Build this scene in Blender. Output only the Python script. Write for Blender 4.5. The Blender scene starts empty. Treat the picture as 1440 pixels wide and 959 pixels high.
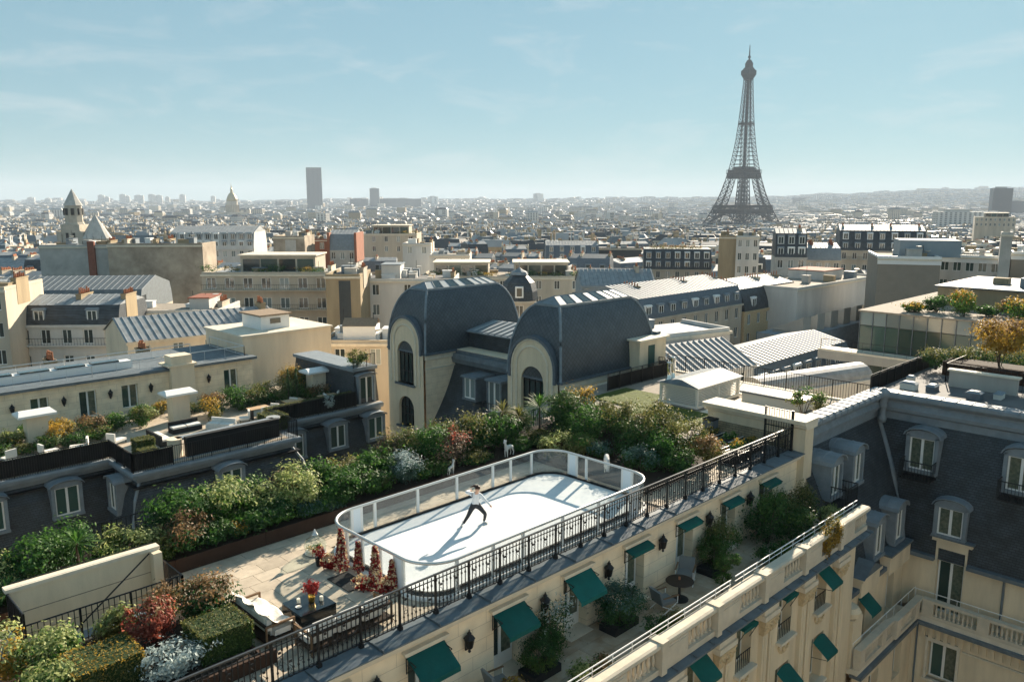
import bpy, bmesh, math, random
from mathutils import Vector, Matrix
R = math.radians
scene = bpy.context.scene
COL = scene.collection
rnd = random.Random(7)

# ---------------------------------------------------------------- camera, sky, sun, exposure
# world axes follow the hotel's own grid: +x along the long terrace, +y across it, z=0 on the terrace floor
cam_d = bpy.data.cameras.new('camera'); cam = bpy.data.objects.new('camera', cam_d); COL.objects.link(cam)
cam.location = (0, 0, 11.5)
cam.rotation_euler = (R(90 - 9.87), 0, R(45.3 - 90))
cam_d.sensor_width = 36; cam_d.lens = 1130 / 1440 * 36
cam_d.clip_start = 0.1; cam_d.clip_end = 60000
scene.camera = cam

SUN_AZ, SUN_EL = 20.0, 21.0          # azimuth from +x towards +y
world = bpy.data.worlds.new('World'); scene.world = world; world.use_nodes = True
wn = world.node_tree; wn.nodes.clear()
def wnode(t, **kw):
    n = wn.nodes.new(t)
    for k, v in kw.items(): setattr(n, k, v)
    return n
sky = wnode('ShaderNodeTexSky', sky_type='NISHITA', sun_disc=False)
sky.sun_elevation = R(SUN_EL); sky.sun_rotation = R(90 - SUN_AZ)
sky.altitude = 50; sky.air_density = 1.0; sky.dust_density = 0.15; sky.ozone_density = 1.0
gam = wnode('ShaderNodeGamma'); gam.inputs[1].default_value = 0.3      # flattens the sky's brightness range over the dome, lifting the ambient light
wn.links.new(sky.outputs[0], gam.inputs[0])
tint = wnode('ShaderNodeMix', data_type='RGBA', blend_type='MULTIPLY'); tint.inputs[0].default_value = 1.0
tint.inputs[7].default_value = (0.62, 1.00, 1.14, 1)
wn.links.new(gam.outputs[0], tint.inputs[6])
# thin high cloud, a noise in the direction of view over the whole dome
tc = wnode('ShaderNodeTexCoord')
mp = wnode('ShaderNodeMapping'); mp.inputs['Scale'].default_value = (3.2, 3.2, 11.0); mp.inputs['Location'].default_value = (0.3, 1.7, 0.2)
nz = wnode('ShaderNodeTexNoise'); nz.inputs['Scale'].default_value = 2.1; nz.inputs['Detail'].default_value = 7; nz.inputs['Roughness'].default_value = 0.58; nz.inputs['Distortion'].default_value = 0.5
rmp = wnode('ShaderNodeMapRange'); rmp.inputs[1].default_value = 0.52; rmp.inputs[2].default_value = 0.80; rmp.inputs[4].default_value = 0.42
wn.links.new(tc.outputs['Generated'], mp.inputs[0]); wn.links.new(mp.outputs[0], nz.inputs['Vector']); wn.links.new(nz.outputs[0], rmp.inputs[0])
cl = wnode('ShaderNodeMix', data_type='RGBA'); cl.inputs[7].default_value = (2.75, 2.8, 2.8, 1)
wn.links.new(rmp.outputs[0], cl.inputs[0]); wn.links.new(tint.outputs[2], cl.inputs[6])
bg = wnode('ShaderNodeBackground'); bg.inputs[1].default_value = 0.102
wo = wnode('ShaderNodeOutputWorld')
wn.links.new(cl.outputs[2], bg.inputs[0]); wn.links.new(bg.outputs[0], wo.inputs[0])

sun_d = bpy.data.lights.new('sun', 'SUN'); sun = bpy.data.objects.new('sun', sun_d); COL.objects.link(sun)
sun_d.energy = 5.0; sun_d.angle = R(0.6); sun_d.color = (1.0, 0.86, 0.68)
sdir = Vector((math.cos(R(SUN_AZ)) * math.cos(R(SUN_EL)), math.sin(R(SUN_AZ)) * math.cos(R(SUN_EL)), math.sin(R(SUN_EL))))
sun.rotation_euler = (-sdir).to_track_quat('-Z', 'Y').to_euler()
sun.location = sdir * 200

vs = scene.view_settings
vs.view_transform = 'Standard'; vs.look = 'None'; vs.exposure = 1.6; vs.gamma = 1.0; vs.use_curve_mapping = False
scene.render.film_transparent = False
cy = scene.cycles
cy.use_denoising = True; cy.max_bounces = 6; cy.diffuse_bounces = 4; cy.glossy_bounces = 3; cy.transparent_max_bounces = 24
cy.transmission_bounces = 4; cy.volume_bounces = 1; cy.use_adaptive_sampling = True; cy.adaptive_threshold = 0.02

# ---------------------------------------------------------------- helpers
class MB:
    """collects faces; build() links them as one mesh object"""
    def __init__(s): s.v = []; s.f = []; s.m = []; s.uv = None
    def vid(s, p): s.v.append(tuple(p)); return len(s.v) - 1
    def poly(s, pts, m=0):
        i = len(s.v); s.v += [tuple(p) for p in pts]; s.f.append(tuple(range(i, i + len(pts)))); s.m.append(m); return s
    def box(s, x0, y0, z0, x1, y1, z1, m=0, top=None):
        if x0 > x1: x0, x1 = x1, x0
        if y0 > y1: y0, y1 = y1, y0
        if z0 > z1: z0, z1 = z1, z0
        i = len(s.v)
        s.v += [(x0,y0,z0),(x1,y0,z0),(x1,y1,z0),(x0,y1,z0),(x0,y0,z1),(x1,y0,z1),(x1,y1,z1),(x0,y1,z1)]
        for q in ((3,2,1,0),(4,5,6,7),(0,1,5,4),(1,2,6,5),(2,3,7,6),(3,0,4,7)):
            s.f.append(tuple(i + k for k in q)); s.m.append(top if (top is not None and q == (4,5,6,7)) else m)
        return s
    def frus(s, a, za, b, zb, m=0, top=None):     # a, b = (x0,y0,x1,y1) rectangles
        i = len(s.v)
        s.v += [(a[0],a[1],za),(a[2],a[1],za),(a[2],a[3],za),(a[0],a[3],za),(b[0],b[1],zb),(b[2],b[1],zb),(b[2],b[3],zb),(b[0],b[3],zb)]
        for q in ((3,2,1,0),(4,5,6,7),(0,1,5,4),(1,2,6,5),(2,3,7,6),(3,0,4,7)):
            s.f.append(tuple(i + k for k in q)); s.m.append(top if (top is not None and q == (4,5,6,7)) else m)
        return s
    def prism(s, pts, z0, z1, m=0, top=None):
        n = len(pts); i = len(s.v)
        s.v += [(p[0], p[1], z0) for p in pts] + [(p[0], p[1], z1) for p in pts]
        s.f.append(tuple(range(i + n - 1, i - 1, -1))); s.m.append(m)
        s.f.append(tuple(range(i + n, i + 2 * n))); s.m.append(m if top is None else top)
        for k in range(n):
            j = (k + 1) % n; s.f.append((i + k, i + j, i + n + j, i + n + k)); s.m.append(m)
        return s
    def ext(s, prof, axis, a0, a1, m=0, caps=True):   # closed profile [(b,z)] swept along x or y
        n = len(prof); i = len(s.v)
        P = (lambda a, b, z: (a, b, z)) if axis == 'x' else (lambda a, b, z: (b, a, z))
        s.v += [P(a0, b, z) for b, z in prof] + [P(a1, b, z) for b, z in prof]
        for k in range(n):
            j = (k + 1) % n; s.f.append((i + k, i + j, i + n + j, i + n + k)); s.m.append(m)
        if caps:
            s.f.append(tuple(range(i + n - 1, i - 1, -1))); s.m.append(m); s.f.append(tuple(range(i + n, i + 2 * n))); s.m.append(m)
        return s
    def tube(s, path, r, n=6, m=0, closed=False):
        path = [Vector(p) for p in path]; N = len(path); i = len(s.v); rr = r if isinstance(r, (list, tuple)) else [r] * N
        for k, p in enumerate(path):
            a = path[k - 1] if (k > 0 or closed) else p; b = path[(k + 1) % N] if (k < N - 1 or closed) else p
            t = (b - a).normalized(); up = Vector((0, 0, 1)) if abs(t.z) < 0.95 else Vector((1, 0, 0))
            e1 = t.cross(up).normalized(); e2 = t.cross(e1)
            for q in range(n):
                an = 2 * math.pi * q / n; s.v.append(tuple(p + (e1 * math.cos(an) + e2 * math.sin(an)) * rr[k]))
        for k in range(N if closed else N - 1):
            k2 = (k + 1) % N
            for q in range(n):
                q2 = (q + 1) % n; s.f.append((i + k*n + q, i + k*n + q2, i + k2*n + q2, i + k2*n + q)); s.m.append(m)
        if not closed:
            s.f.append(tuple(i + q for q in range(n))); s.m.append(m); s.f.append(tuple(i + (N-1)*n + q for q in reversed(range(n)))); s.m.append(m)
        return s
    def lathe(s, prof, n=10, c=(0, 0), m=0):
        i = len(s.v); K = len(prof)
        for r, z in prof:
            for q in range(n):
                a = 2 * math.pi * q / n; s.v.append((c[0] + r * math.cos(a), c[1] + r * math.sin(a), z))
        for k in range(K - 1):
            for q in range(n):
                q2 = (q + 1) % n; s.f.append((i+k*n+q, i+k*n+q2, i+(k+1)*n+q2, i+(k+1)*n+q)); s.m.append(m)
        s.f.append(tuple(i + q for q in reversed(range(n)))); s.m.append(m)
        s.f.append(tuple(i + (K-1)*n + q for q in range(n))); s.m.append(m)
        return s
    def sphere(s, c, r, n=8, k=5, m=0):
        rx, ry, rz = r if isinstance(r, tuple) else (r, r, r); i = len(s.v)
        for a in range(k + 1):
            t = math.pi * a / k - math.pi / 2
            for q in range(n):
                p = 2 * math.pi * q / n; s.v.append((c[0]+rx*math.cos(t)*math.cos(p), c[1]+ry*math.cos(t)*math.sin(p), c[2]+rz*math.sin(t)))
        for a in range(k):
            for q in range(n):
                q2 = (q+1) % n; s.f.append((i+a*n+q, i+a*n+q2, i+(a+1)*n+q2, i+(a+1)*n+q)); s.m.append(m)
        return s
    def wall(s, o, d, w, z0, z1, ops, depth, m=0, mr=None, nrm=None):
        """flat wall from o along unit d, openings (a0,a1,z0,z1[,arch]) with reveals going inwards by depth"""
        o = Vector((o[0], o[1], 0)); d = Vector((d[0], d[1], 0)); n = Vector((d.y, -d.x, 0)) if nrm is None else Vector(nrm)  # outward
        mr = m if mr is None else mr
        xs = sorted(set([0, w] + [round(v, 4) for op in ops for v in op[:2]])); zs = sorted(set([z0, z1] + [round(v, 4) for op in ops for v in op[2:4]]))
        P = lambda a, z, dep=0: tuple(o + d * a - n * dep + Vector((0, 0, z)))
        for i in range(len(xs) - 1):
            run = None
            for j in range(len(zs) - 1):
                xm, zm = (xs[i] + xs[i+1]) / 2, (zs[j] + zs[j+1]) / 2
                hole = any(op[0] < xm < op[1] and op[2] < zm < op[3] for op in ops)
                if hole:
                    if run is not None: s.poly([P(xs[i], run), P(xs[i+1], run), P(xs[i+1], zs[j]), P(xs[i], zs[j])], m); run = None
                elif run is None: run = zs[j]
            if run is not None: s.poly([P(xs[i], run), P(xs[i+1], run), P(xs[i+1], z1), P(xs[i], z1)], m)
        for op in ops:
            a0, a1, b0, b1 = op[:4]
            s.poly([P(a0,b0), P(a0,b0,depth), P(a0,b1,depth), P(a0,b1)], mr); s.poly([P(a1,b1), P(a1,b1,depth), P(a1,b0,depth), P(a1,b0)], mr)
            s.poly([P(a0,b1), P(a0,b1,depth), P(a1,b1,depth), P(a1,b1)], mr); s.poly([P(a1,b0), P(a1,b0,depth), P(a0,b0,depth), P(a0,b0)], mr)
        return s
    def mesh(s, name, mats, off=(0, 0, 0), smooth=False):
        me = bpy.data.meshes.new(name)
        ox, oy, oz = off
        me.from_pydata([(x-ox, y-oy, z-oz) for x, y, z in s.v], [], s.f)
        mats = mats if isinstance(mats, (list, tuple)) else [mats]
        for q in mats: me.materials.append(M[q] if isinstance(q, str) else q)
        if len(mats) > 1: me.polygons.foreach_set('material_index', s.m)
        if smooth: me.polygons.foreach_set('use_smooth', [True] * len(s.f))
        if s.uv is not None:
            ul = me.uv_layers.new(name='UVMap'); ul.data.foreach_set('uv', s.uv)
        me.update(); return me
    def build(s, name, mats, parent=None, world=True, smooth=False, loc=None):
        off = loc if (loc is not None and parent is None) else (OFF.get(parent.name, (0,0,0)) if (parent is not None and world) else (0,0,0))
        me = s.mesh(name, mats, off, smooth)
        o = bpy.data.objects.new(name, me); COL.objects.link(o)
        if parent is not None: o.parent = parent; OFF[o.name] = OFF.get(parent.name, (0,0,0))
        elif loc is not None: o.location = loc; OFF[o.name] = tuple(loc)
        return o
OFF = {}
M = {}
def tag(o, label=None, cat=None, group=None, kind=None):
    if label: o['label'] = label
    if cat: o['category'] = cat
    if group: o['group'] = group
    if kind: o['kind'] = kind
    return o
def thing(name, label, cat, loc=(0, 0, 0), rz=0.0, group=None):
    o = bpy.data.objects.new(name, None); COL.objects.link(o); o.empty_display_size = 0.2
    o.location = loc; o.rotation_euler = (0, 0, rz); OFF[o.name] = tuple(loc)
    return tag(o, label, cat, group)
def inst(name, me, parent=None, loc=(0, 0, 0), sc=None, rz=0.0, world=True, rot=None):
    o = bpy.data.objects.new(name, me); COL.objects.link(o)
    if parent is not None:
        o.parent = parent
        if world:
            f = OFF.get(parent.name, (0, 0, 0)); OFF[o.name] = tuple(loc); loc = (loc[0]-f[0], loc[1]-f[1], loc[2]-f[2])
    else: OFF[o.name] = tuple(loc)
    o.location = loc
    o.rotation_euler = rot if rot is not None else (0, 0, rz)
    if sc is not None: o.scale = sc if isinstance(sc, (tuple, list)) else (sc, sc, sc)
    return o
def copy_tree(o, parent=None):
    c = o.copy(); COL.objects.link(c)
    if parent is not None: c.parent = parent
    for ch in o.children: copy_tree(ch, c)
    return c

# ---------------------------------------------------------------- materials
def mat(name, col, rough=0.7, metal=0.0, var=0.0, scale=3.0, bump=0.0, bscale=40.0, col2=None, spec=0.22, rand=0.0, streak=False, trans=None, emit=None):
    m = bpy.data.materials.new(name); m.use_nodes = True; nt = m.node_tree; L = nt.links; b = nt.nodes['Principled BSDF']
    b.inputs['Base Color'].default_value = (*col, 1); b.inputs['Roughness'].default_value = rough; b.inputs['Metallic'].default_value = metal
    b.inputs['Specular IOR Level'].default_value = spec
    geo = nt.nodes.new('ShaderNodeNewGeometry')
    src = None
    if var > 0 or col2:
        n = nt.nodes.new('ShaderNodeTexNoise'); n.inputs['Scale'].default_value = scale; n.inputs['Detail'].default_value = 6; n.inputs['Roughness'].default_value = 0.65
        if streak:
            mp = nt.nodes.new('ShaderNodeMapping'); mp.inputs['Scale'].default_value = (1, 1, 0.18); L.new(geo.outputs['Position'], mp.inputs[0]); L.new(mp.outputs[0], n.inputs['Vector'])
        else: L.new(geo.outputs['Position'], n.inputs['Vector'])
        mx = nt.nodes.new('ShaderNodeMix'); mx.data_type = 'RGBA'
        c2 = col2 or tuple(c * (1 - var) for c in col)
        mr = nt.nodes.new('ShaderNodeMapRange'); mr.inputs[1].default_value = 0.32; mr.inputs[2].default_value = 0.72; L.new(n.outputs[0], mr.inputs[0])
        L.new(mr.outputs[0], mx.inputs[0]); mx.inputs[6].default_value = (*col, 1); mx.inputs[7].default_value = (*c2, 1); src = mx.outputs[2]
    if rand > 0:
        oi = nt.nodes.new('ShaderNodeObjectInfo'); ma = nt.nodes.new('ShaderNodeMapRange'); ma.inputs[3].default_value = 1 - rand; ma.inputs[4].default_value = 1 + rand
        L.new(oi.outputs['Random'], ma.inputs[0]); h = nt.nodes.new('ShaderNodeHueSaturation'); L.new(ma.outputs[0], h.inputs['Value'])
        if src: L.new(src, h.inputs['Color'])
        else: h.inputs['Color'].default_value = (*col, 1)
        src = h.outputs[0]
    if src: L.new(src, b.inputs['Base Color'])
    if bump > 0:
        n2 = nt.nodes.new('ShaderNodeTexNoise'); n2.inputs['Scale'].default_value = bscale; n2.inputs['Detail'].default_value = 4; L.new(geo.outputs['Position'], n2.inputs['Vector'])
        bp = nt.nodes.new('ShaderNodeBump'); bp.inputs['Strength'].default_value = bump; bp.inputs['Distance'].default_value = 0.02; L.new(n2.outputs[0], bp.inputs['Height']); L.new(bp.outputs[0], b.inputs['Normal'])
    if emit: b.inputs['Emission Color'].default_value = (*emit[0], 1); b.inputs['Emission Strength'].default_value = emit[1]
    M[name] = m; return m
def brickmat(name, c1, c2, mortar, bw, bh, ms=0.02, rough=0.7, plane='xz', bump=0.4, spec=0.4, var=0.2, offset=0.5, rot=0.0):
    """rows of slates / ashlar courses as fine colour and relief, mapped along the dominant horizontal axis and height"""
    m = mat(name, c1, rough, spec=spec); nt = m.node_tree; L = nt.links; b = nt.nodes['Principled BSDF']
    geo = nt.nodes.new('ShaderNodeNewGeometry'); sx = nt.nodes.new('ShaderNodeSeparateXYZ'); L.new(geo.outputs['Position'], sx.inputs[0])
    cx = nt.nodes.new('ShaderNodeCombineXYZ')
    if plane == 'sum':
        ad = nt.nodes.new('ShaderNodeMath'); L.new(sx.outputs[0], ad.inputs[0]); L.new(sx.outputs[1], ad.inputs[1]); L.new(ad.outputs[0], cx.inputs[0]); L.new(sx.outputs[2], cx.inputs[1])
    elif plane == 'uv':
        tcn = nt.nodes.new('ShaderNodeUVMap'); cx = tcn
    elif plane == 'xy': L.new(sx.outputs[0], cx.inputs[0]); L.new(sx.outputs[1], cx.inputs[1])
    br = nt.nodes.new('ShaderNodeTexBrick'); br.offset = offset
    mp = nt.nodes.new('ShaderNodeMapping'); mp.inputs['Rotation'].default_value = (0, 0, rot)
    L.new(cx.outputs[0], mp.inputs[0]); L.new(mp.outputs[0], br.inputs['Vector'])
    br.inputs['Color1'].default_value = (*c1, 1); br.inputs['Color2'].default_value = (*c2, 1); br.inputs['Mortar'].default_value = (*mortar, 1)
    br.inputs['Scale'].default_value = 1; br.inputs['Mortar Size'].default_value = ms; br.inputs['Mortar Smooth'].default_value = 0.2; br.inputs['Brick Width'].default_value = bw; br.inputs['Row Height'].default_value = bh
    n = nt.nodes.new('ShaderNodeTexNoise'); n.inputs['Scale'].default_value = 1.3; n.inputs['Detail'].default_value = 6; L.new(geo.outputs['Position'], n.inputs['Vector'])
    mr = nt.nodes.new('ShaderNodeMapRange'); mr.inputs[1].default_value = 0.3; mr.inputs[2].default_value = 0.7; mr.inputs[3].default_value = 1 - var; mr.inputs[4].default_value = 1 + var; L.new(n.outputs[0], mr.inputs[0])
    h = nt.nodes.new('ShaderNodeHueSaturation'); L.new(br.outputs[0], h.inputs['Color']); L.new(mr.outputs[0], h.inputs['Value']); L.new(h.outputs[0], b.inputs['Base Color'])
    bp = nt.nodes.new('ShaderNodeBump'); bp.inputs['Strength'].default_value = bump; bp.inputs['Distance'].default_value = 0.02; bp.invert = True; L.new(br.outputs[1], bp.inputs['Height']); L.new(bp.outputs[0], b.inputs['Normal'])
    return m
def leafmat(name, c1, c2, trans=0.35, rough=0.5):
    m = bpy.data.materials.new(name); m.use_nodes = True; nt = m.node_tree; L = nt.links; b = nt.nodes['Principled BSDF']; out = nt.nodes['Material Output']
    geo = nt.nodes.new('ShaderNodeNewGeometry'); mx = nt.nodes.new('ShaderNodeMix'); mx.data_type = 'RGBA'
    L.new(geo.outputs['Random Per Island'], mx.inputs[0]); mx.inputs[6].default_value = (*c1, 1); mx.inputs[7].default_value = (*c2, 1)
    L.new(mx.outputs[2], b.inputs['Base Color']); b.inputs['Roughness'].default_value = 0.62; b.inputs['Specular IOR Level'].default_value = 0.2
    tr = nt.nodes.new('ShaderNodeBsdfTranslucent'); hs = nt.nodes.new('ShaderNodeHueSaturation'); hs.inputs['Value'].default_value = 1.5; L.new(mx.outputs[2], hs.inputs['Color']); L.new(hs.outputs[0], tr.inputs[0])
    ms = nt.nodes.new('ShaderNodeMixShader'); ms.inputs[0].default_value = trans; L.new(b.outputs[0], ms.inputs[1]); L.new(tr.outputs[0], ms.inputs[2]); L.new(ms.outputs[0], out.inputs[0])
    M[name] = m; return m
def glassmat(name, tintc=(0.9, 0.95, 0.95), gl=0.12, film=0.0):
    m = bpy.data.materials.new(name); m.use_nodes = True; nt = m.node_tree; L = nt.links; nt.nodes.remove(nt.nodes['Principled BSDF']); out = nt.nodes['Material Output']
    t = nt.nodes.new('ShaderNodeBsdfTransparent'); t.inputs[0].default_value = (*tintc, 1); g = nt.nodes.new('ShaderNodeBsdfGlossy'); g.inputs['Roughness'].default_value = 0.03
    lw_ = nt.nodes.new('ShaderNodeLayerWeight'); lw_.inputs[0].default_value = 0.5; fr = nt.nodes.new('ShaderNodeMath'); fr.operation = 'POWER'; fr.inputs[1].default_value = 4.5; L.new(lw_.outputs['Facing'], fr.inputs[0]); ad = nt.nodes.new('ShaderNodeMath'); ad.operation = 'MULTIPLY_ADD'; ad.inputs[1].default_value = 0.8; ad.inputs[2].default_value = gl; L.new(fr.outputs[0], ad.inputs[0])
    ms = nt.nodes.new('ShaderNodeMixShader'); L.new(ad.outputs[0], ms.inputs[0]); L.new(t.outputs[0], ms.inputs[1]); L.new(g.outputs[0], ms.inputs[2])
    if film > 0:
        d = nt.nodes.new('ShaderNodeBsdfDiffuse'); d.inputs[0].default_value = (0.75, 0.85, 0.88, 1); m2 = nt.nodes.new('ShaderNodeMixShader'); m2.inputs[0].default_value = film
        L.new(ms.outputs[0], m2.inputs[1]); L.new(d.outputs[0], m2.inputs[2]); L.new(m2.outputs[0], out.inputs[0])
    else: L.new(ms.outputs[0], out.inputs[0])
    M[name] = m; return m

mat('stone', (0.80, 0.67, 0.48), 0.85, var=0.30, scale=0.9, bump=0.25, bscale=18, streak=True)
brickmat('ashlar', (0.82, 0.69, 0.50), (0.77, 0.64, 0.46), (0.56, 0.46, 0.33), 1.1, 0.44, 0.010, 0.85, 'sum', 0.25, var=0.13)
mat('stone_pale', (0.64, 0.56, 0.44), 0.85, var=0.25, scale=1.4, bump=0.2, bscale=25)
mat('stone_carved', (0.70, 0.54, 0.33), 0.9, var=0.40, scale=5, bump=0.6, bscale=14)
mat('stone_cap', (0.74, 0.66, 0.53), 0.8, var=0.2, scale=2)
brickmat('rough_stone', (0.46, 0.36, 0.22), (0.34, 0.27, 0.17), (0.22, 0.18, 0.12), 0.35, 0.12, 0.02, 0.95, 'sum', 0.8, var=0.3)
mat('plaster', (0.80, 0.68, 0.51), 0.9, var=0.24, scale=0.7, bump=0.1, bscale=30, streak=True)
mat('paver', (0.52, 0.44, 0.34), 0.75, var=0.30, scale=2.2, bump=0.15, bscale=30, rand=0.13)
mat('paver_low', (0.46, 0.40, 0.31), 0.8, var=0.35, scale=1.6, bump=0.2, bscale=26, rand=0.16, col2=(0.33, 0.24, 0.15))
mat('mortar', (0.26, 0.22, 0.18), 0.95, var=0.2)
brickmat('slate', (0.048, 0.060, 0.070), (0.033, 0.043, 0.052), (0.013, 0.017, 0.021), 0.28, 0.13, 0.014, 0.55, 'sum', 0.8, 0.45, 0.35)
brickmat('slate_scale', (0.066, 0.082, 0.095), (0.048, 0.061, 0.072), (0.022, 0.028, 0.034), 0.25, 0.25, 0.020, 0.42, 'uv', 0.9, 0.5, 0.18, 0.0, R(45))
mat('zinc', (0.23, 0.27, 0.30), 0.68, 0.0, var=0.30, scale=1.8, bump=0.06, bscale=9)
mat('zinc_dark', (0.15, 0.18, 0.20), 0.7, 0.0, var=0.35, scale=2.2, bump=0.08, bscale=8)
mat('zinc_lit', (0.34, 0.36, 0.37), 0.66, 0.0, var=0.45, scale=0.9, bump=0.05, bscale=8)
mat('lead', (0.14, 0.17, 0.20), 0.5, 0.3, var=0.3, scale=3, bump=0.15, bscale=12)
mat('iron', (0.012, 0.013, 0.015), 0.45, 0.3, spec=0.5)
mat('ice', (0.76, 0.76, 0.75), 0.35, scale=3.4, col2=(0.63, 0.65, 0.67), bump=0.12, bscale=9, spec=0.5)
mat('white_paint', (0.78, 0.78, 0.76), 0.5, var=0.05, scale=3)
mat('white_frame', (0.74, 0.74, 0.71), 0.5)
mat('rail_alu', (0.62, 0.62, 0.60), 0.35, 0.6)
mat('rubber', (0.015, 0.018, 0.02), 0.7)
mat('corten', (0.055, 0.030, 0.020), 0.8, var=0.35, scale=4)
mat('soil', (0.035, 0.025, 0.018), 0.95, var=0.3, scale=6)
mat('lacquer', (0.010, 0.014, 0.016), 0.12, spec=0.6)
mat('wood', (0.20, 0.12, 0.065), 0.6, var=0.3, scale=6)
mat('dark_wood', (0.035, 0.022, 0.015), 0.55)
mat('cushion', (0.72, 0.70, 0.65), 0.9, var=0.10, scale=6, bump=0.3, bscale=30)
mat('fur', (0.66, 0.62, 0.55), 0.95, var=0.25, scale=9, bump=0.9, bscale=26)
mat('grey_fabric', (0.19, 0.20, 0.20), 0.9)
mat('awning', (0.004, 0.105, 0.095), 0.8, var=0.25, scale=2.5, rand=0.15, bump=0.4, bscale=5)
mat('gold', (0.65, 0.40, 0.08), 0.25, 0.9)
mat('wax', (0.85, 0.80, 0.68), 0.5)
mat('curtain', (0.16, 0.22, 0.14), 0.8, var=0.3, scale=4)
mat('room_dark', (0.012, 0.016, 0.016), 0.6)
mat('pane', (0.030, 0.045, 0.045), 0.06, spec=0.8, rand=0.35)
mat('pane_pale', (0.16, 0.20, 0.20), 0.08, spec=0.8, rand=0.3)
mat('pane_green', (0.030, 0.065, 0.055), 0.08, spec=0.45, rand=0.4)
mat('pane_curtain', (0.15, 0.17, 0.12), 0.10, spec=0.7, scale=6, col2=(0.03, 0.05, 0.04))
mat('clay', (0.42, 0.17, 0.085), 0.85, var=0.3, scale=5, rand=0.25)
mat('brick_red', (0.30, 0.11, 0.07), 0.9, var=0.3, scale=3)
mat('gravel', (0.32, 0.28, 0.23), 0.95, var=0.25, scale=3, bump=0.4, bscale=30)
mat('asphalt', (0.055, 0.055, 0.058), 0.9, var=0.2, scale=0.5)
mat('bitumen', (0.15, 0.15, 0.15), 0.85, var=0.4, scale=0.8)
mat('concrete', (0.42, 0.40, 0.36), 0.9, var=0.25, scale=0.6, streak=True)
mat('lawn', (0.10, 0.13, 0.025), 0.95, var=0.45, scale=3, bump=0.9, bscale=50)
mat('mesh_screen', (0.010, 0.012, 0.013), 0.8)
mat('chrome', (0.75, 0.70, 0.62), 0.12, 1.0)
mat('louvre', (0.62, 0.60, 0.54), 0.5)
mat('skin', (0.55, 0.33, 0.24), 0.5)
mat('hair', (0.045, 0.022, 0.014), 0.5)
mat('sweater', (0.70, 0.72, 0.74), 0.9, bump=0.3, bscale=60)
mat('leggings', (0.035, 0.038, 0.044), 0.7)
mat('statue', (0.66, 0.65, 0.62), 0.7, var=0.2, scale=12)
mat('bark', (0.10, 0.075, 0.055), 0.9, var=0.3, scale=8)
glassmat('glass', (0.90, 0.95, 0.94), 0.05)
glassmat('glass_rink', (0.90, 0.92, 0.92), 0.05, 0.035)
glassmat('glass_clear', (0.97, 0.98, 0.98), 0.02)
leafmat('leaf_dark', (0.010, 0.042, 0.012), (0.040, 0.105, 0.024), 0.25)
leafmat('leaf_mid', (0.022, 0.075, 0.014), (0.080, 0.165, 0.030), 0.35)
leafmat('leaf_pale', (0.09, 0.15, 0.035), (0.40, 0.42, 0.17), 0.35)
leafmat('leaf_bronze', (0.11, 0.075, 0.035), (0.25, 0.15, 0.07), 0.35)
leafmat('leaf_gold', (0.22, 0.14, 0.02), (0.40, 0.26, 0.045), 0.40)
leafmat('leaf_red', (0.16, 0.028, 0.020), (0.36, 0.11, 0.07), 0.35)
leafmat('leaf_silver', (0.24, 0.30, 0.29), (0.45, 0.52, 0.50), 0.25)
leafmat('leaf_blue', (0.035, 0.085, 0.065), (0.10, 0.17, 0.13), 0.25)
leafmat('leaf_yew', (0.020, 0.055, 0.010), (0.085, 0.130, 0.025), 0.20)
leafmat('leaf_olive', (0.07, 0.08, 0.022), (0.19, 0.18, 0.06), 0.35)
leafmat('flower_red', (0.13, 0.008, 0.010), (0.32, 0.030, 0.025), 0.25)
leafmat('flower_cream', (0.55, 0.42, 0.22), (0.75, 0.60, 0.38), 0.25)
leafmat('twig_leaf', (0.16, 0.11, 0.07), (0.30, 0.22, 0.15), 0.2)
# ================================================================ STRUCTURE NEAR: the hotel
UNIT = MB().box(-0.5, -0.5, -0.5, 0.5, 0.5, 0.5)
UM = {}
def unit(m):
    if m not in UM: UM[m] = UNIT.mesh('piece_' + m, m)
    return UM[m]
def piece(name, m, parent, x0, y0, z0, x1, y1, z1):
    return inst(name, unit(m), parent, ((x0+x1)/2, (y0+y1)/2, (z0+z1)/2), (abs(x1-x0), abs(y1-y0), abs(z1-z0)))

# ---- terrace floor with its pavers
def pavers(floor, x0, x1, y0, y1, z, w, d, m, skip=None, gap=0.012, th=0.05, bond=True, jit=0.004):
    j = 0; y = y0
    while y < y1 - 0.05:
        x = x0 - (w / 2 if (bond and j % 2) else 0)
        while x < x1 - 0.02:
            a, b = max(x, x0), min(x + w, x1); yb = min(y + d, y1)
            if b - a > 0.06 and not (skip and skip((a + b) / 2, (y + yb) / 2)):
                dz = rnd.uniform(-jit, jit)
                piece('paver', m, floor, a + gap/2, y + gap/2, z - th + dz, b - gap/2, yb - gap/2, z + dz)
            x += w
        y += d; j += 1
fl = MB().box(-6, 16.62, -0.30, 4.4, 27.15, -0.045).box(4.4, 16.62, -0.30, 8.35, 21.75, -0.045).box(4.4, 23.5, -0.30, 8.35, 27.15, -0.045).box(8.35, 16.62, -0.30, 30.7, 27.15, -0.045).build('terrace_floor', 'mortar', loc=(0, 0, 0)); tag(fl, kind='structure', label='beige stone paving of the roof terrace')
stair_hole = lambda x, y: (4.4 < x < 8.35 and 21.75 < y < 23.9) or (13.6 < x < 24.3 and 17.1 < y < 22.2)
pavers(fl, 3.0, 13.62, 16.78, 24.1, 0.0, 0.86, 0.62, 'paver', stair_hole)
pavers(fl, 13.62, 30.6, 22.45, 24.1, 0.0, 0.86, 0.62, 'paver')
pavers(fl, 24.6, 30.6, 16.78, 22.45, 0.0, 1.2, 0.95, 'paver')

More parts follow.
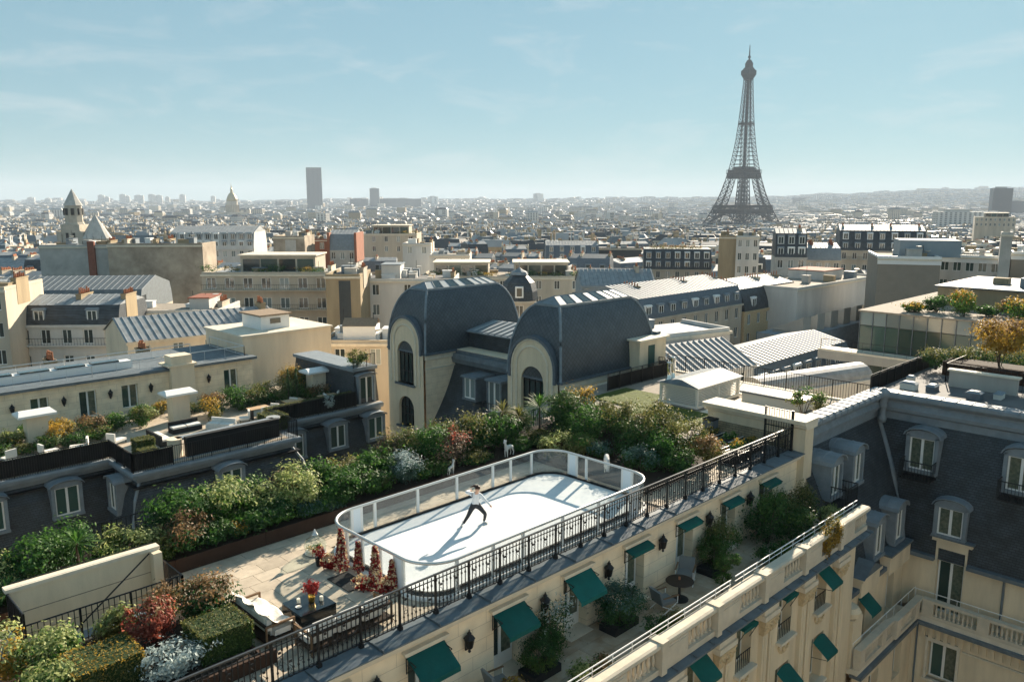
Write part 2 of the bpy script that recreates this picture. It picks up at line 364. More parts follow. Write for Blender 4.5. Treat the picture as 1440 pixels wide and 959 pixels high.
# ---- main block: storey under the terrace, cornice, ledge, street front
hotel = thing('hotel_building', 'cream stone hotel block carrying the ice rink terrace, with green awnings', 'building', (10, 16, -27))
DC = [12.7 + 3.23 * k for k in range(-3, 7)]
WZ = -2.85
ops = [(c - 0.58 + 6, c + 0.58 + 6, WZ + 0.001, -0.78) for c in DC]
w = MB().wall((-6, 16.3), (1, 0), 41.0, WZ, -0.34, ops, 0.42)
w.wall((35.0, 16.3), (0, 1), 11.0, -9.0, -0.34, [], 0.1, nrm=(1, 0, 0))
w.build('upper_wall', 'ashlar', hotel)
c = MB().ext([(16.3,-0.42),(16.14,-0.36),(16.10,-0.24),(16.02,-0.20),(16.02,-0.10),(16.6,-0.10),(16.6,-0.42)], 'x', -6, 35.0)
c.build('cornice', 'stone_cap', hotel)
x = -6.0
while x < 35.0:
    e = min(x + 1.9, 35.0)
    led = MB().ext([(15.95,-0.098),(15.95,-0.055),(16.75,-0.004),(16.75,-0.098)], 'x', x + 0.012, e - 0.012)
    led.box(x + 0.008, 15.955, -0.05, x + 0.03, 16.74, 0.012)
    led.build('ledge_sheet', 'zinc_dark', hotel); x = e
# door meshes
def frame_door(w, h, bar=0.07, leaf=2, panel=0.45, t=0.06):
    b = MB(); hw = w / 2
    b.box(-hw, 0, 0, -hw + bar, t, h); b.box(hw - bar, 0, 0, hw, t, h); b.box(-hw + bar, 0, h - bar, hw - bar, t, h)
    if panel > 0: b.box(-hw + bar, 0.004, 0, hw - bar, t - 0.004, panel)
    else: b.box(-hw + bar, 0, 0, hw - bar, t, bar)
    if leaf == 2: b.box(-bar * 0.8, -0.012, 0.002, bar * 0.8, t - 0.006, h - bar)
    return b
DOOR = frame_door(1.12, 2.06).mesh('door', 'white_frame'); 
PANE_L = MB().box(-0.49, 0.02, 0.45, -0.056, 0.035, 1.99).mesh('door_pane', 'pane'); PANE_R = MB().box(0.056, 0.02, 0.45, 0.49, 0.035, 1.99).mesh('door_pane', 'pane_curtain')
LAN = MB().lathe([(0.01,-0.34),(0.05,-0.30),(0.03,-0.24),(0.10,-0.18),(0.15,0.08),(0.17,0.10),(0.11,0.17),(0.06,0.22),(0.07,0.25),(0.03,0.29),(0.01,0.36)], 8).box(-0.02,-0.02,-0.22,0.02,0.16,-0.18).box(-0.05,0.10,-0.3,0.05,0.14,-0.05)
LANM = LAN.mesh('wall_lantern', 'iron')
LGL = MB().lathe([(0.085,-0.165),(0.135,0.075)], 8).mesh('lantern_glass', 'pane_pale')
BRK = MB().tube([(0,0,0),(0,-0.42,-0.06)],0.016,5).tube([(0,0,-0.42),(0,-0.16,-0.30),(0,-0.40,-0.07)],0.014,5).tube([(0,0.02,0.02),(0,0.02,-0.46)],0.018,5).tube([(0,-0.05,-0.12),(0,-0.11,-0.17),(0,-0.06,-0.22),(0,-0.03,-0.17)],0.01,4)
BRKM = BRK.mesh('awning_bracket', 'iron')
for k, c0 in enumerate(DC):
    d = inst('door', DOOR, hotel, (c0, 16.66, WZ)); inst('pane', PANE_L, d, (c0, 16.66, WZ)); inst('pane', PANE_R, d, (c0, 16.66, WZ))
    MB().box(c0 - 0.72, 16.17, -0.66, c0 + 0.72, 16.298, -0.58).box(c0 - 0.78, 16.13, -0.58, c0 + 0.78, 16.298, -0.52).build('door_hood', 'stone_cap', hotel)
    MB().box(c0 - 0.57, 16.0, WZ - 0.002, c0 + 0.57, 16.7, WZ + 0.03).build('threshold', 'stone_cap', hotel)
    lx = c0 - 1.7
    ln = inst('wall_lantern', LANM, hotel, (lx, 16.14, -1.08), 1.05); inst('lantern_glass', LGL, ln, (lx, 16.14, -1.08))
    ext_ = c0 < 20
    yo, zo = (15.52, -1.20 + 0.05 * math.sin(k * 2.1)) if ext_ else (15.92, -0.80)
    a = MB(); hw = 0.66
    a.poly([(c0-hw,16.22,-0.70),(c0-hw,yo,zo),(c0+hw,yo,zo),(c0+hw,16.22,-0.70)]); a.poly([(c0-hw,16.22,-0.72),(c0+hw,16.22,-0.72),(c0+hw,yo,zo-0.02),(c0-hw,yo,zo-0.02)])
    a.poly([(c0-hw,yo,zo),(c0-hw,yo-0.01,zo-0.14),(c0+hw,yo-0.01,zo-0.14),(c0+hw,yo,zo)])
    a.poly([(c0-hw,16.22,-0.70),(c0-hw,16.22,-0.72),(c0-hw,yo,zo-0.02),(c0-hw,yo,zo)]); a.poly([(c0+hw,16.22,-0.70),(c0+hw,yo,zo),(c0+hw,yo,zo-0.02),(c0+hw,16.22,-0.72)])
    aw = a.build('awning', 'awning', hotel)
    for sx in (-1, 1): inst('bracket', BRKM, aw, (c0 + sx * 0.63, 16.27, -0.76))
# lower terrace floor, balustrade, zinc ledge, front
lt = MB().box(-6, 13.05, -3.1, 35.0, 16.3, -2.9).build('lower_terrace_floor', 'mortar', loc=(0,0,0)); tag(lt, kind='structure', label='stained beige stone paving of the narrow lower terrace')
pavers(lt, 8.0, 35.0, 13.36, 16.29, WZ, 0.95, 0.73, 'paver_low', lambda x, y: x < 12 and y < 14)
x = -6.0
while x < 35.3:
    e = min(x + 1.08, 35.35)
    MB().ext([(12.72,-3.12),(12.72,-3.04),(13.1,-2.97),(13.1,-3.12)], 'x', x + 0.01, e - 0.01).box(x + 0.006, 12.725, -3.05, x + 0.03, 13.08, -2.975).build('ledge_sheet', 'zinc_dark', hotel); x = e
f = MB().ext([(13.45,-3.6),(13.30,-3.55),(13.22,-3.42),(13.0,-3.34),(12.86,-3.26),(12.80,-3.12),(13.5,-3.12),(13.5,-3.6)], 'x', -6, 35.3); f.build('cornice', 'stone_cap', hotel)
WC = [25.4 + 3.23 * k for k in range(-4, 3)]
rows = [(-5.65, -3.72), (-9.1, -6.9), (-12.6, -10.2), (-16.4, -13.8), (-20, -17.6)]
ops = [(cx - 0.56 + 6, cx + 0.56 + 6, a, b) for cx in WC for a, b in rows]
MB().wall((-6, 13.45), (1, 0), 41.3, -27, -3.58, ops, 0.45).build('front_wall', 'stone', hotel)
MB().wall((35.3, 13.45), (0, 1), 2.8, -27, -3.1, [], 0.1, nrm=(1, 0, 0)).build('end_wall', 'stone', hotel)
WIN = frame_door(1.1, 1.9, 0.07, 2, 0).mesh('window', 'white_frame')
WPL = MB().box(-0.48, 0.02, 0.07, -0.056, 0.035, 1.83).mesh('window_pane', 'pane_green'); WPR = MB().box(0.056, 0.02, 0.07, 0.48, 0.035, 1.83).mesh('window_pane', 'pane_curtain')
BAL = MB().lathe([(0.07,0),(0.07,0.05),(0.035,0.07),(0.04,0.12),(0.064,0.22),(0.066,0.30),(0.045,0.42),(0.03,0.52),(0.042,0.57),(0.03,0.60),(0.065,0.63),(0.065,0.68)], 9).mesh('baluster', 'stone_pale')
for cx in WC:
    for ri, (a, b) in enumerate(rows[:3]):
        h = b - a
        wd = inst('window', WIN, hotel, (cx, 13.84, a), (1, 1, h / 1.9)); inst('pane', WPL, wd, (cx, 13.84, a)); inst('pane', WPR, wd, (cx, 13.84, a))
        MB().box(cx - 0.68, 13.2, a - 0.12, cx + 0.68, 13.86, a - 0.001).build('sill', 'stone_cap', hotel)
        if ri < 2 and cx > 17:
            ext_ = (ri == 0 and (cx < 23 or cx > 31)) or ri == 1
            yo, zo = (12.75, b - 0.62) if ext_ else (13.18, b - 0.12)
            n = 6; up = []; dn = []
            A = MB()
            for q in range(n):
                x0, x1 = cx - 0.54 + 1.08 * q / n, cx - 0.54 + 1.08 * (q + 1) / n
                za, zb = b - 0.14 + 0.14 * math.sin(math.pi * q / n), b - 0.14 + 0.14 * math.sin(math.pi * (q + 1) / n)
                A.poly([(x0, 13.40, za), (x0, yo, zo + (za - b) * 0.2), (x1, yo, zo + (zb - b) * 0.2), (x1, 13.40, zb)])
                A.poly([(x0, yo, zo + (za - b) * 0.2), (x0, yo, zo - 0.14), (x1, yo, zo - 0.14), (x1, yo, zo + (zb - b) * 0.2)])
            aw = A.build('awning', 'awning', hotel)
            [MB().tube([(cx + sx * 0.5, 13.5, b - 0.85), (cx + sx * 0.5, yo, zo - 0.1)], 0.014, 4).build('arm', 'iron', aw) for sx in (-1, 1)]
        if ri == 0:
            rl = MB(); rl.tube([(cx - 0.55, 13.47, a + 0.62), (cx + 0.55, 13.47, a + 0.62)], 0.02, 5)
            for q in range(8): rl.box(cx - 0.5 + q * 0.143 - 0.012, 13.46, a, cx - 0.5 + q * 0.143 + 0.012, 13.48, a + 0.62)
            rl.build('window_railing', 'iron', hotel)
            g = MB()
            for q in range(9):
                an = math.pi * q / 8; g.sphere((cx + 0.42 * math.cos(an), 13.43, a - 0.35 - 0.30 * math.sin(an)), (0.07, 0.06, 0.07), 6, 4)
            g.sphere((cx, 13.42, a - 0.55), (0.12, 0.07, 0.16), 7, 4).build('carved_swag', 'stone_carved', hotel)
    for sx in (-1, 1):     # coupled pilasters between the windows
        px = cx + 1.615 + sx * 0.28
        p = MB().box(px - 0.20, 13.28, -27, px + 0.20, 13.452, -4.75).box(px - 0.06, 13.262, -27, px + 0.06, 13.28, -4.85)
        pl = p.build('pilaster', 'stone', hotel)
        cp = MB().frus((px-0.21,13.26,px+0.21,13.45), -4.75, (px-0.27,13.17,px+0.27,13.45), -4.2).box(px-0.28,13.14,-4.2,px+0.28,13.45,-4.12)
        for q in range(4): cp.sphere((px - 0.2 + 0.13 * q, 13.2, -4.45 + 0.12 * (q % 2)), 0.075, 6, 4)
        cp.build('capital', 'stone_carved', pl)
    px = cx + 1.615
    MB().box(px - 0.6, 13.14, -4.10, px + 0.6, 13.452, -3.9).box(px - 0.52, 13.22, -3.9, px + 0.52, 13.452, -3.6).build('entablature_block', 'stone_cap', hotel)
# balustrade along the lower terrace: solid panels and baluster bays
bz = -2.97
blr = thing('stone_balustrade', 'long stone balustrade with a thin white handrail along the lower terrace', 'balustrade', (20, 13.1, bz))
MB().box(-6, 12.98, bz, 35.2, 13.34, bz + 0.2).build('plinth', 'stone_pale', blr)
MB().ext([(12.94,bz+0.88),(12.90,bz+0.95),(12.92,bz+1.04),(13.0,bz+1.08),(13.32,bz+1.08),(13.38,bz+1.0),(13.34,bz+0.88)], 'x', -6, 35.25).build('coping', 'stone_pale', blr)
x = 19.4 - 3.23 * 4
while x < 35:
    e = min(x + 1.38, 35.2)
    MB().box(x, 12.93, bz + 0.2, e, 13.33, bz + 0.88).box(x + 0.12, 12.905, bz + 0.28, e - 0.12, 12.93, bz + 0.80).build('solid_panel', 'stone_pale', blr)
    MB().box(x - 0.16, 12.86, bz + 0.001, x + 0.12, 13.32, bz + 1.085).box(x - 0.19, 12.84, bz + 0.86, x + 0.15, 13.36, bz + 1.12).build('pier', 'stone_pale', blr)
    if e < 35:
        for q in range(7): inst('baluster', BAL, blr, (e + 0.15 + q * 0.24, 13.14, bz + 0.2))
    x += 3.23
hr = MB().tube([(8, 13.44, WZ + 1.14), (24.2, 13.44, WZ + 1.14)], 0.022, 6).tube([(8, 13.44, WZ + 0.98), (24.2, 13.44, WZ + 0.98)], 0.015, 6)
hr.tube([(24.5, 13.44, WZ + 1.18), (35, 13.44, WZ + 1.18)], 0.022, 6).tube([(24.5, 13.44, WZ + 1.0), (35, 13.44, WZ + 1.0)], 0.015, 6)
q = 8.0
while q < 35: hr.tube([(q, 13.44, WZ), (q, 13.44, WZ + 1.16)], 0.014, 5); q += 0.95
hr.build('handrail', 'white_paint', blr)

MB().box(-6, 17.2, -27, 30.6, 27.0, -0.32).box(30.6, 17.2, -27, 35.0, 31.0, -0.52).build('body', 'stone', hotel)  # hidden solid filling, added so sunlight cannot leak through the hollow block
# ---- stone wall closing the terrace at its far end (chimney wall)
ew = thing('stone_end_wall', 'tall cream stone wall with white coping at the far end of the terrace', 'wall', (35.4, 18.6, -1.3))
MB().box(35.02, 16.05, -1.4, 35.75, 21.2, 1.06).build('wall', 'stone', ew)
MB().box(35.0, 16.9, -0.1, 35.02, 20.6, 0.62).build('rubble_panel', 'rough_stone', ew)
MB().ext([(35.0,1.06),(34.88,1.12),(34.86,1.22),(34.72,1.30),(34.72,1.42),(36.0,1.42),(36.0,1.06)], 'y', 15.9, 21.35).build('cornice', 'stone_cap', ew)
y = 15.86
for q in range(6): piece('coping_slab', 'stone_cap', ew, 34.66, y + 0.004, 1.425, 36.05, y + 0.914, 1.50); y += 0.92
MB().box(34.95, 15.98, -4.2, 35.8, 16.6, 1.05).build('corner_pier', 'stone', ew)

# ---- iron railing on the terrace edge
BARM = MB().box(-0.011, -0.011, 0.10, 0.011, 0.011, 1.13).box(-0.02, -0.02, 0.86, 0.02, 0.02, 0.92).box(-0.022,-0.018,0.30,0.022,0.018,0.345).mesh('baluster_bar', 'iron')
POSTM = MB().box(-0.028, -0.028, 0, 0.028, 0.028, 1.18).box(-0.06, -0.06, 0, 0.06, 0.06, 0.10).box(-0.045,-0.045,0.10,0.045,0.045,0.16).box(-0.04,-0.04,0.98,0.04,0.04,1.02).mesh('post', 'iron')
SCR = MB().tube([(0.02 * 0 + 0.055 * math.cos(t), 0, 0.10 + 0.055 * math.sin(t)) for t in [k * math.pi / 5 for k in range(10)]], 0.009, 4, closed=True).tube([(-0.02,0,0.18),(0.05,0,0.30),(-0.03,0,0.40)],0.008,4)
SCR.box(-0.036,-0.012,0.44,0.036,0.012,0.50)
SCRM = SCR.mesh('scroll', 'iron')
def ornate_rail(rl, x0, x1, y, z):
    MB().box(x0, y - 0.03, z + 1.16, x1, y + 0.03, z + 1.20).build('top_rail', 'rail_dark', rl)
    MB().box(x0, y - 0.014, z + 0.10, x1, y + 0.014, z + 0.125).box(x0, y - 0.012, z + 1.02, x1, y + 0.012, z + 1.045).build('bottom_rail', 'iron', rl)
    x = x0; n = 0
    while x < x1 + 0.1:
        inst('post', POSTM, rl, (x, y, z))
        for q in range(1, 9):
            xx = x + q * 1.26 / 9
            if xx < x1:
                if n < 200: inst('bar', BARM, rl, (xx, y, z)); n += 1
                else: EXTRA.append((xx, y, z))
                if q % 2: inst('scroll', SCRM, rl, (xx + 0.07, y, z + (0.35 if q % 4 == 1 else 0.03)))
        x += 1.26
mat('rail_dark', (0.10, 0.10, 0.10), 0.3, 0.6)
EXTRA = []
rl = thing('iron_railing', 'black wrought iron railing with scrollwork along the terrace ledge', 'railing', (20, 16.55, -0.02))
ornate_rail(rl, 3.26, 34.8, 16.55, -0.02)
if EXTRA:
    b = MB()
    for xx, y, z in EXTRA: b.box(xx - 0.011, y - 0.011, z + 0.1, xx + 0.011, y + 0.011, z + 1.13)
    tag(b.build('bars', 'iron', rl), kind='stuff')
MB().box(34.75, 16.5, 0.0, 34.81, 16.62, 1.9).box(34.75,17.9,0,34.81,17.96,1.9).box(34.76,16.5,1.84,34.80,17.96,1.88).box(34.76,16.5,1.0,34.8,17.96,1.04).build('end_gate', 'iron', rl)
b = MB()
for q in range(11): b.box(34.77, 16.6 + q * 0.125, 0.0, 34.79, 16.62 + q * 0.125, 1.84)
b.build('gate_bars', 'iron', rl)

def plain_rail(name, label, pts, z, h, parent=None, gap=0.13, screen=None, m='iron', mt=None, r=0.018, cat='railing', group=None):
    """bars between posts along a polyline"""
    t = thing(name, label, cat, (pts[0][0], pts[0][1], z), group=group) if parent is None else parent
    tr = MB(); br = MB()
    for a, b2 in zip(pts[:-1], pts[1:]):
        za = z if len(a) < 3 else a[2]; zb = z if len(b2) < 3 else b2[2]
        L = math.dist(a[:2], b2[:2]); n = max(1, int(L / gap))
        tr.tube([(a[0], a[1], za + h), (b2[0], b2[1], zb + h)], r * 1.3, 5); tr.tube([(a[0], a[1], za + 0.08), (b2[0], b2[1], zb + 0.08)], r * 0.8, 4)
        for k in range(n + 1):
            f = k / n; x, y, zz = a[0] + (b2[0]-a[0]) * f, a[1] + (b2[1]-a[1]) * f, za + (zb - za) * f
            rr = 0.026 if k % 9 == 0 or k == n else 0.010
            br.box(x - rr, y - rr, zz, x + rr, y + rr, zz + h)
        if screen:
            dx, dy = (b2[0]-a[0]) / L, (b2[1]-a[1]) / L; nx, ny = -dy * 0.02, dx * 0.02
            s = MB(); s.prism([(a[0]+nx*2, a[1]+ny*2), (b2[0]+nx*2, b2[1]+ny*2), (b2[0]+nx*3, b2[1]+ny*3), (a[0]+nx*3, a[1]+ny*3)], za + 0.1, za + h * screen); s.build('screen', 'mesh_screen', t)
    tr.build('top_rail', mt or m, t); tag(br.build('bars', m, t), kind='stuff'); return t

# ---- right wing round the courtyard corner: slate mansards, zinc cornice, stone balcony storey
wing = thing('courtyard_wing', 'hotel wing with dark slate mansard, zinc cornice and stone balcony storey', 'building', (45, 12, -27))
def curve(p0, p1, bulge, n=6):        # mansard profile, bulging outwards
    out = []
    for k in range(n + 1):
        t = k / n; a = p0[0] + (p1[0]-p0[0]) * t; z = p0[1] + (p1[1]-p0[1]) * t
        out.append((a - bulge * math.sin(math.pi * t) * (1 if True else 0), z))
    return out
pl = curve((14.15, -7.0), (16.55, -0.25), 0.34)     # slope facing -y
pr = curve((43.75, -7.0), (45.05, -0.25), 0.24)     # slope facing -x
s = MB()
for k in range(len(pl) - 1):
    (ya, za), (yb, zb) = pl[k], pl[k+1]; (xa, _), (xb, _) = pr[k], pr[k+1]
    s.poly([(35.3, ya, za), (xa, ya, za), (xb, yb, zb), (35.3, yb, zb)])
    s.poly([(xa, ya, za), (xa, -8, za), (xb, -8, zb), (xb, yb, zb)])
s.build('mansard_roof', 'slate', wing)
v = MB().tube([(a[0] - 0.03, b[0] - 0.03, b[1] + 0.03) for a, b in zip(pr, pl)], 0.13, 8); v.build('valley_gutter', 'zinc', wing, smooth=True)
prof = [(-0.45), ]
cz = [(0.0,-0.30),(-0.10,-0.28),(-0.12,0.12),(-0.30,0.22),(-0.36,0.42),(-0.22,0.66),(-0.24,0.78),(-0.48,0.88),(-0.60,1.02),(-0.60,1.18),(-0.50,1.27),(0.3,1.27),(0.3,-0.30)]
cm = MB(); n = len(cz)
for k in range(n):
    (a, za), (b2, zb) = cz[k], cz[(k+1) % n]
    cm.poly([(35.5, 16.6+a, za), (45.1+a, 16.6+a, za), (45.1+b2, 16.6+b2, zb), (35.5, 16.6+b2, zb)])
    cm.poly([(45.1+a, 16.6+a, za), (45.1+a, -8, za), (45.1+b2, -8, zb), (45.1+b2, 16.6+b2, zb)])
cm.build('zinc_cornice', 'zinc', wing)
seam = MB().box(-0.012, -0.62, 1.0, 0.012, 0.3, 1.3).mesh('roll_seam', 'zinc')
for k in range(13): inst('roll_seam', seam, wing, (36.0 + k * 0.72, 16.6, 0))
seam2 = MB().box(-0.62, -0.012, 1.0, 0.3, 0.012, 1.3).mesh('roll_seam', 'zinc')
for k in range(16): inst('roll_seam', seam2, wing, (45.1, 15.4 - k * 0.72, 0))
MB().lathe([(0.20,-0.45),(0.24,-0.2),(0.15,0.0),(0.17,0.35),(0.26,0.45),(0.20,0.62),(0.24,0.9),(0.34,1.0),(0.34,1.25),(0.18,1.36),(0.1,1.45)], 10, (44.62, 16.12)).build('corner_console', 'zinc', wing, smooth=True)
MB().box(45.4, -8, 1.0, 58, 16.9, 1.1).build('roof_deck', 'bitumen', wing)
MB().box(45.9, -8, -27, 57.9, 16.9, 0.99).box(35.8, 17.3, -27, 46.3, 31.4, -0.52).box(45.3, -8, -27, 45.9, 16.4, -0.4).box(35.4, 16.8, -27, 45.9, 17.3, -0.5).build('body', 'stone', wing)  # unseen inner blocks, added to stop sun leaking into the courtyard corner
# stone storey below the slate, behind balustrade
bw = MB(); bw.wall((35.3, 14.1), (1, 0), 8.5, -10, -7.0, [(2.5, 3.5, -9.95, -7.6), (6.2, 7.2, -9.95, -7.5)], 0.35)
bw.wall((43.75, 14.1), (0, -1), 22, -10, -7.0, [(1.65, 2.95, -9.95, -7.0), (9.0, 10.2, -9.95, -7.0)], 0.35, nrm=(-1, 0, 0)); bw.build('balcony_wall', 'stone', wing)
g = MB().box(35.3, 13.82, -7.05, 43.5, 14.2, -6.85); g.build('gutter', 'zinc_dark', wing)
MB().box(43.42, -8, -7.05, 43.8, 11.0, -6.85).box(43.42, 12.55, -7.05, 43.8, 13.75, -6.85).build('gutter', 'zinc_dark', wing)
# stone dormer rising from balcony wall (right wing)
for yc in (11.8, 4.5):
    d = MB().wall((43.70, yc + 0.75), (0, -1), 1.5, -7.0, -5.95, [(0.1, 1.4, -7.0, -6.35)], 0.3, nrm=(-1, 0, 0)).box(43.72, yc - 0.745, -6.95, 45.2, yc - 0.64, -5.95).box(43.72, yc + 0.64, -6.95, 45.2, yc + 0.745, -5.95)
    d.box(43.6, yc - 0.95, -5.95, 45.3, yc + 0.95, -5.75); d.build('stone_dormer', 'stone', wing)
    MB().box(43.5, yc - 1.05, -5.75, 45.3, yc + 1.05, -5.68).build('dormer_roof', 'zinc_dark', wing)
    wd = inst('window', WIN, wing, (44.02, yc, -9.95), (1.15, 1, 3.5 / 1.9), rz=-math.pi / 2); inst('pane', WPL, wd, (0, 0, 0), world=False); inst('pane', WPR, wd, (0, 0, 0), world=False)
for xc in (38.3, 42.0):
    wd = inst('window', WIN, wing, (xc, 14.4, -9.95), (0.9, 1, 2.3 / 1.9)); inst('pane', WPL, wd, (0, 0, 0), world=False); inst('pane', WPR, wd, (0, 0, 0), world=False)
A = MB().poly([(37.7, 14.05, -7.65), (37.7, 13.35, -8.25), (38.9, 13.35, -8.25), (38.9, 14.05, -7.65)]).poly([(37.7, 13.35, -8.25), (37.7, 13.34, -8.4), (38.9, 13.34, -8.4), (38.9, 13.35, -8.25)]); A.build('awning', 'awning', wing)
# pediment gable dormer on the recess
MB().prism([(37.2, 13.75), (39.4, 13.75), (39.4, 14.3), (37.2, 14.3)], -7.3, -6.5).box(37.1, 13.66, -6.5, 39.5, 14.6, -6.35).build('stone_dormer', 'stone', wing)
MB().poly([(37.1,13.6,-6.34),(38.3,13.6,-5.75),(38.3,15.2,-5.75),(37.1,15.2,-6.34)]).poly([(38.3,13.6,-5.75),(39.5,13.6,-6.34),(39.5,15.2,-6.34),(38.3,15.2,-5.75)]).poly([(37.1,13.66,-6.34),(39.5,13.66,-6.34),(38.3,13.66,-5.77)]).build('dormer_roof', 'zinc_dark', wing)
MB().box(40.6, 13.7, -7.3, 43.4, 14.4, -6.3).build('parapet_block', 'stone', wing); MB().box(40.5, 13.6, -6.3, 43.5, 14.6, -6.2).build('parapet_cap', 'zinc_dark', wing)
# balcony slab, cornice, balustrade
MB().box(35.3, 12.95, -10.25, 43.2, 14.1, -9.96).box(42.85, -8, -10.25, 43.75, 12.95, -9.96).build('balcony_slab', 'stone_cap', wing)
MB().box(35.3, 12.75, -10.38, 43.0, 13.3, -10.2).box(42.65, -8, -10.38, 43.2, 12.75, -10.2).build('ledge', 'zinc_dark', wing)
wb = thing('stone_balustrade', 'weathered stone balustrade turning the courtyard corner below the slate roof', 'balustrade', (43, 13, -9.95))
def bal_run(par, p0, p1, z, bay=2.6, nb=10):
    L = math.dist(p0, p1); d = ((p1[0]-p0[0]) / L, (p1[1]-p0[1]) / L); nx, ny = -d[1], d[0]
    def strip(o0, o1, hw): return [(p0[0]+d[0]*o0+nx*hw, p0[1]+d[1]*o0+ny*hw), (p0[0]+d[0]*o0-nx*hw, p0[1]+d[1]*o0-ny*hw), (p0[0]+d[0]*o1-nx*hw, p0[1]+d[1]*o1-ny*hw), (p0[0]+d[0]*o1+nx*hw, p0[1]+d[1]*o1+ny*hw)]
    MB().prism(strip(0, L, 0.15), z, z + 0.18).build('plinth', 'stone_pale', par); MB().prism(strip(0, L, 0.18), z + 0.86, z + 1.0).build('coping', 'stone_pale', par)
    o = 0
    while o < L - 0.1:
        MB().prism(strip(o, min(o + 0.55, L), 0.17), z + 0.18, z + 0.86).build('pier', 'stone_pale', par)
        a = o + 0.55; k = 0
        while a + 0.2 < min(o + bay, L): inst('baluster', BAL, par, (p0[0] + d[0] * (a + 0.11), p0[1] + d[1] * (a + 0.11), z + 0.18)); a += 0.21
        o += bay
bal_run(wb, (35.4, 13.05), (39.4, 13.05), -9.95); bal_run(wb, (39.4, 12.88), (43.0, 12.88), -9.95); bal_run(wb, (42.98, 12.7), (42.98, 1.5), -9.95)
hb = MB().tube([(35.4, 13.3, -8.75), (43.3, 13.3, -8.75), (43.3, 1.5, -8.75)], 0.022, 6)
for k in range(9): hb.tube([(35.5 + k, 13.3, -9.95), (35.5 + k, 13.3, -8.75)], 0.014, 5)
for k in range(11): hb.tube([(43.3, 13.2 - k, -9.95), (43.3, 13.2 - k, -8.75)], 0.014, 5)
hb.build('handrail', 'white_paint', wb)
fw = MB(); fw.wall((35.3, 13.2), (1, 0), 7.9, -27, -10.38, [(2.2, 3.4, -13.4, -11.3), (5.4, 6.5, -13.0, -11.0)], 0.35)
fw.wall((43.2, 13.2), (0, -1), 21, -27, -10.38, [(0.9, 2.25, -13.4, -11.3), (6.0, 7.3, -13.4, -11.3)], 0.35, nrm=(-1, 0, 0)); fw.build('front_wall', 'stone', wing)
for yc in (11.62, 6.55):
    wd = inst('window', WIN, wing, (43.5, yc, -13.4), (1.2, 1, 2.1 / 1.9), rz=-math.pi / 2); inst('pane', WPL, wd, world=False); inst('pane', WPR, wd, world=False)
    MB().box(42.98, yc - 0.85, -13.55, 43.3, yc + 0.85, -13.4).build('sill', 'stone_cap', wing)
    MB().box(43.08, yc - 0.82, -13.4, 43.198, yc - 0.70, -11.1).box(43.08, yc + 0.70, -13.4, 43.198, yc + 0.82, -11.1).box(43.06, yc - 0.85, -11.3, 43.198, yc + 0.85, -11.1).build('surround', 'stone_cap', wing)
for xc in (38.1, 41.25):
    wd = inst('window', WIN, wing, (xc, 13.5, -13.4), (1.05, 1, 2.1 / 1.9)); inst('pane', WPL, wd, world=False); inst('pane', WPR, wd, world=False)
TRG = MB().box(-0.10, -0.08, -0.62, 0.10, 0.08, 0.0).box(-0.05,-0.1,-0.6,-0.02,-0.08,-0.04).box(0.02,-0.1,-0.6,0.05,-0.08,-0.04).mesh('triglyph', 'stone')
for k in range(26): inst('triglyph', TRG, wing, (43.15, 12.6 - k * 0.36, -10.5), rz=-math.pi / 2)
MB().box(43.08, -8, -11.35, 43.198, 10.7, -11.28).build('string_course', 'stone_cap', wing)
dp = MB().tube([(43.64, 9.3, -7.0), (43.64, 9.3, -9.9)], 0.06, 6).tube([(43.1, 12.9, -10.4), (43.1, 12.9, -20)], 0.05, 6); dp.build('downpipe', 'zinc_dark', wing)

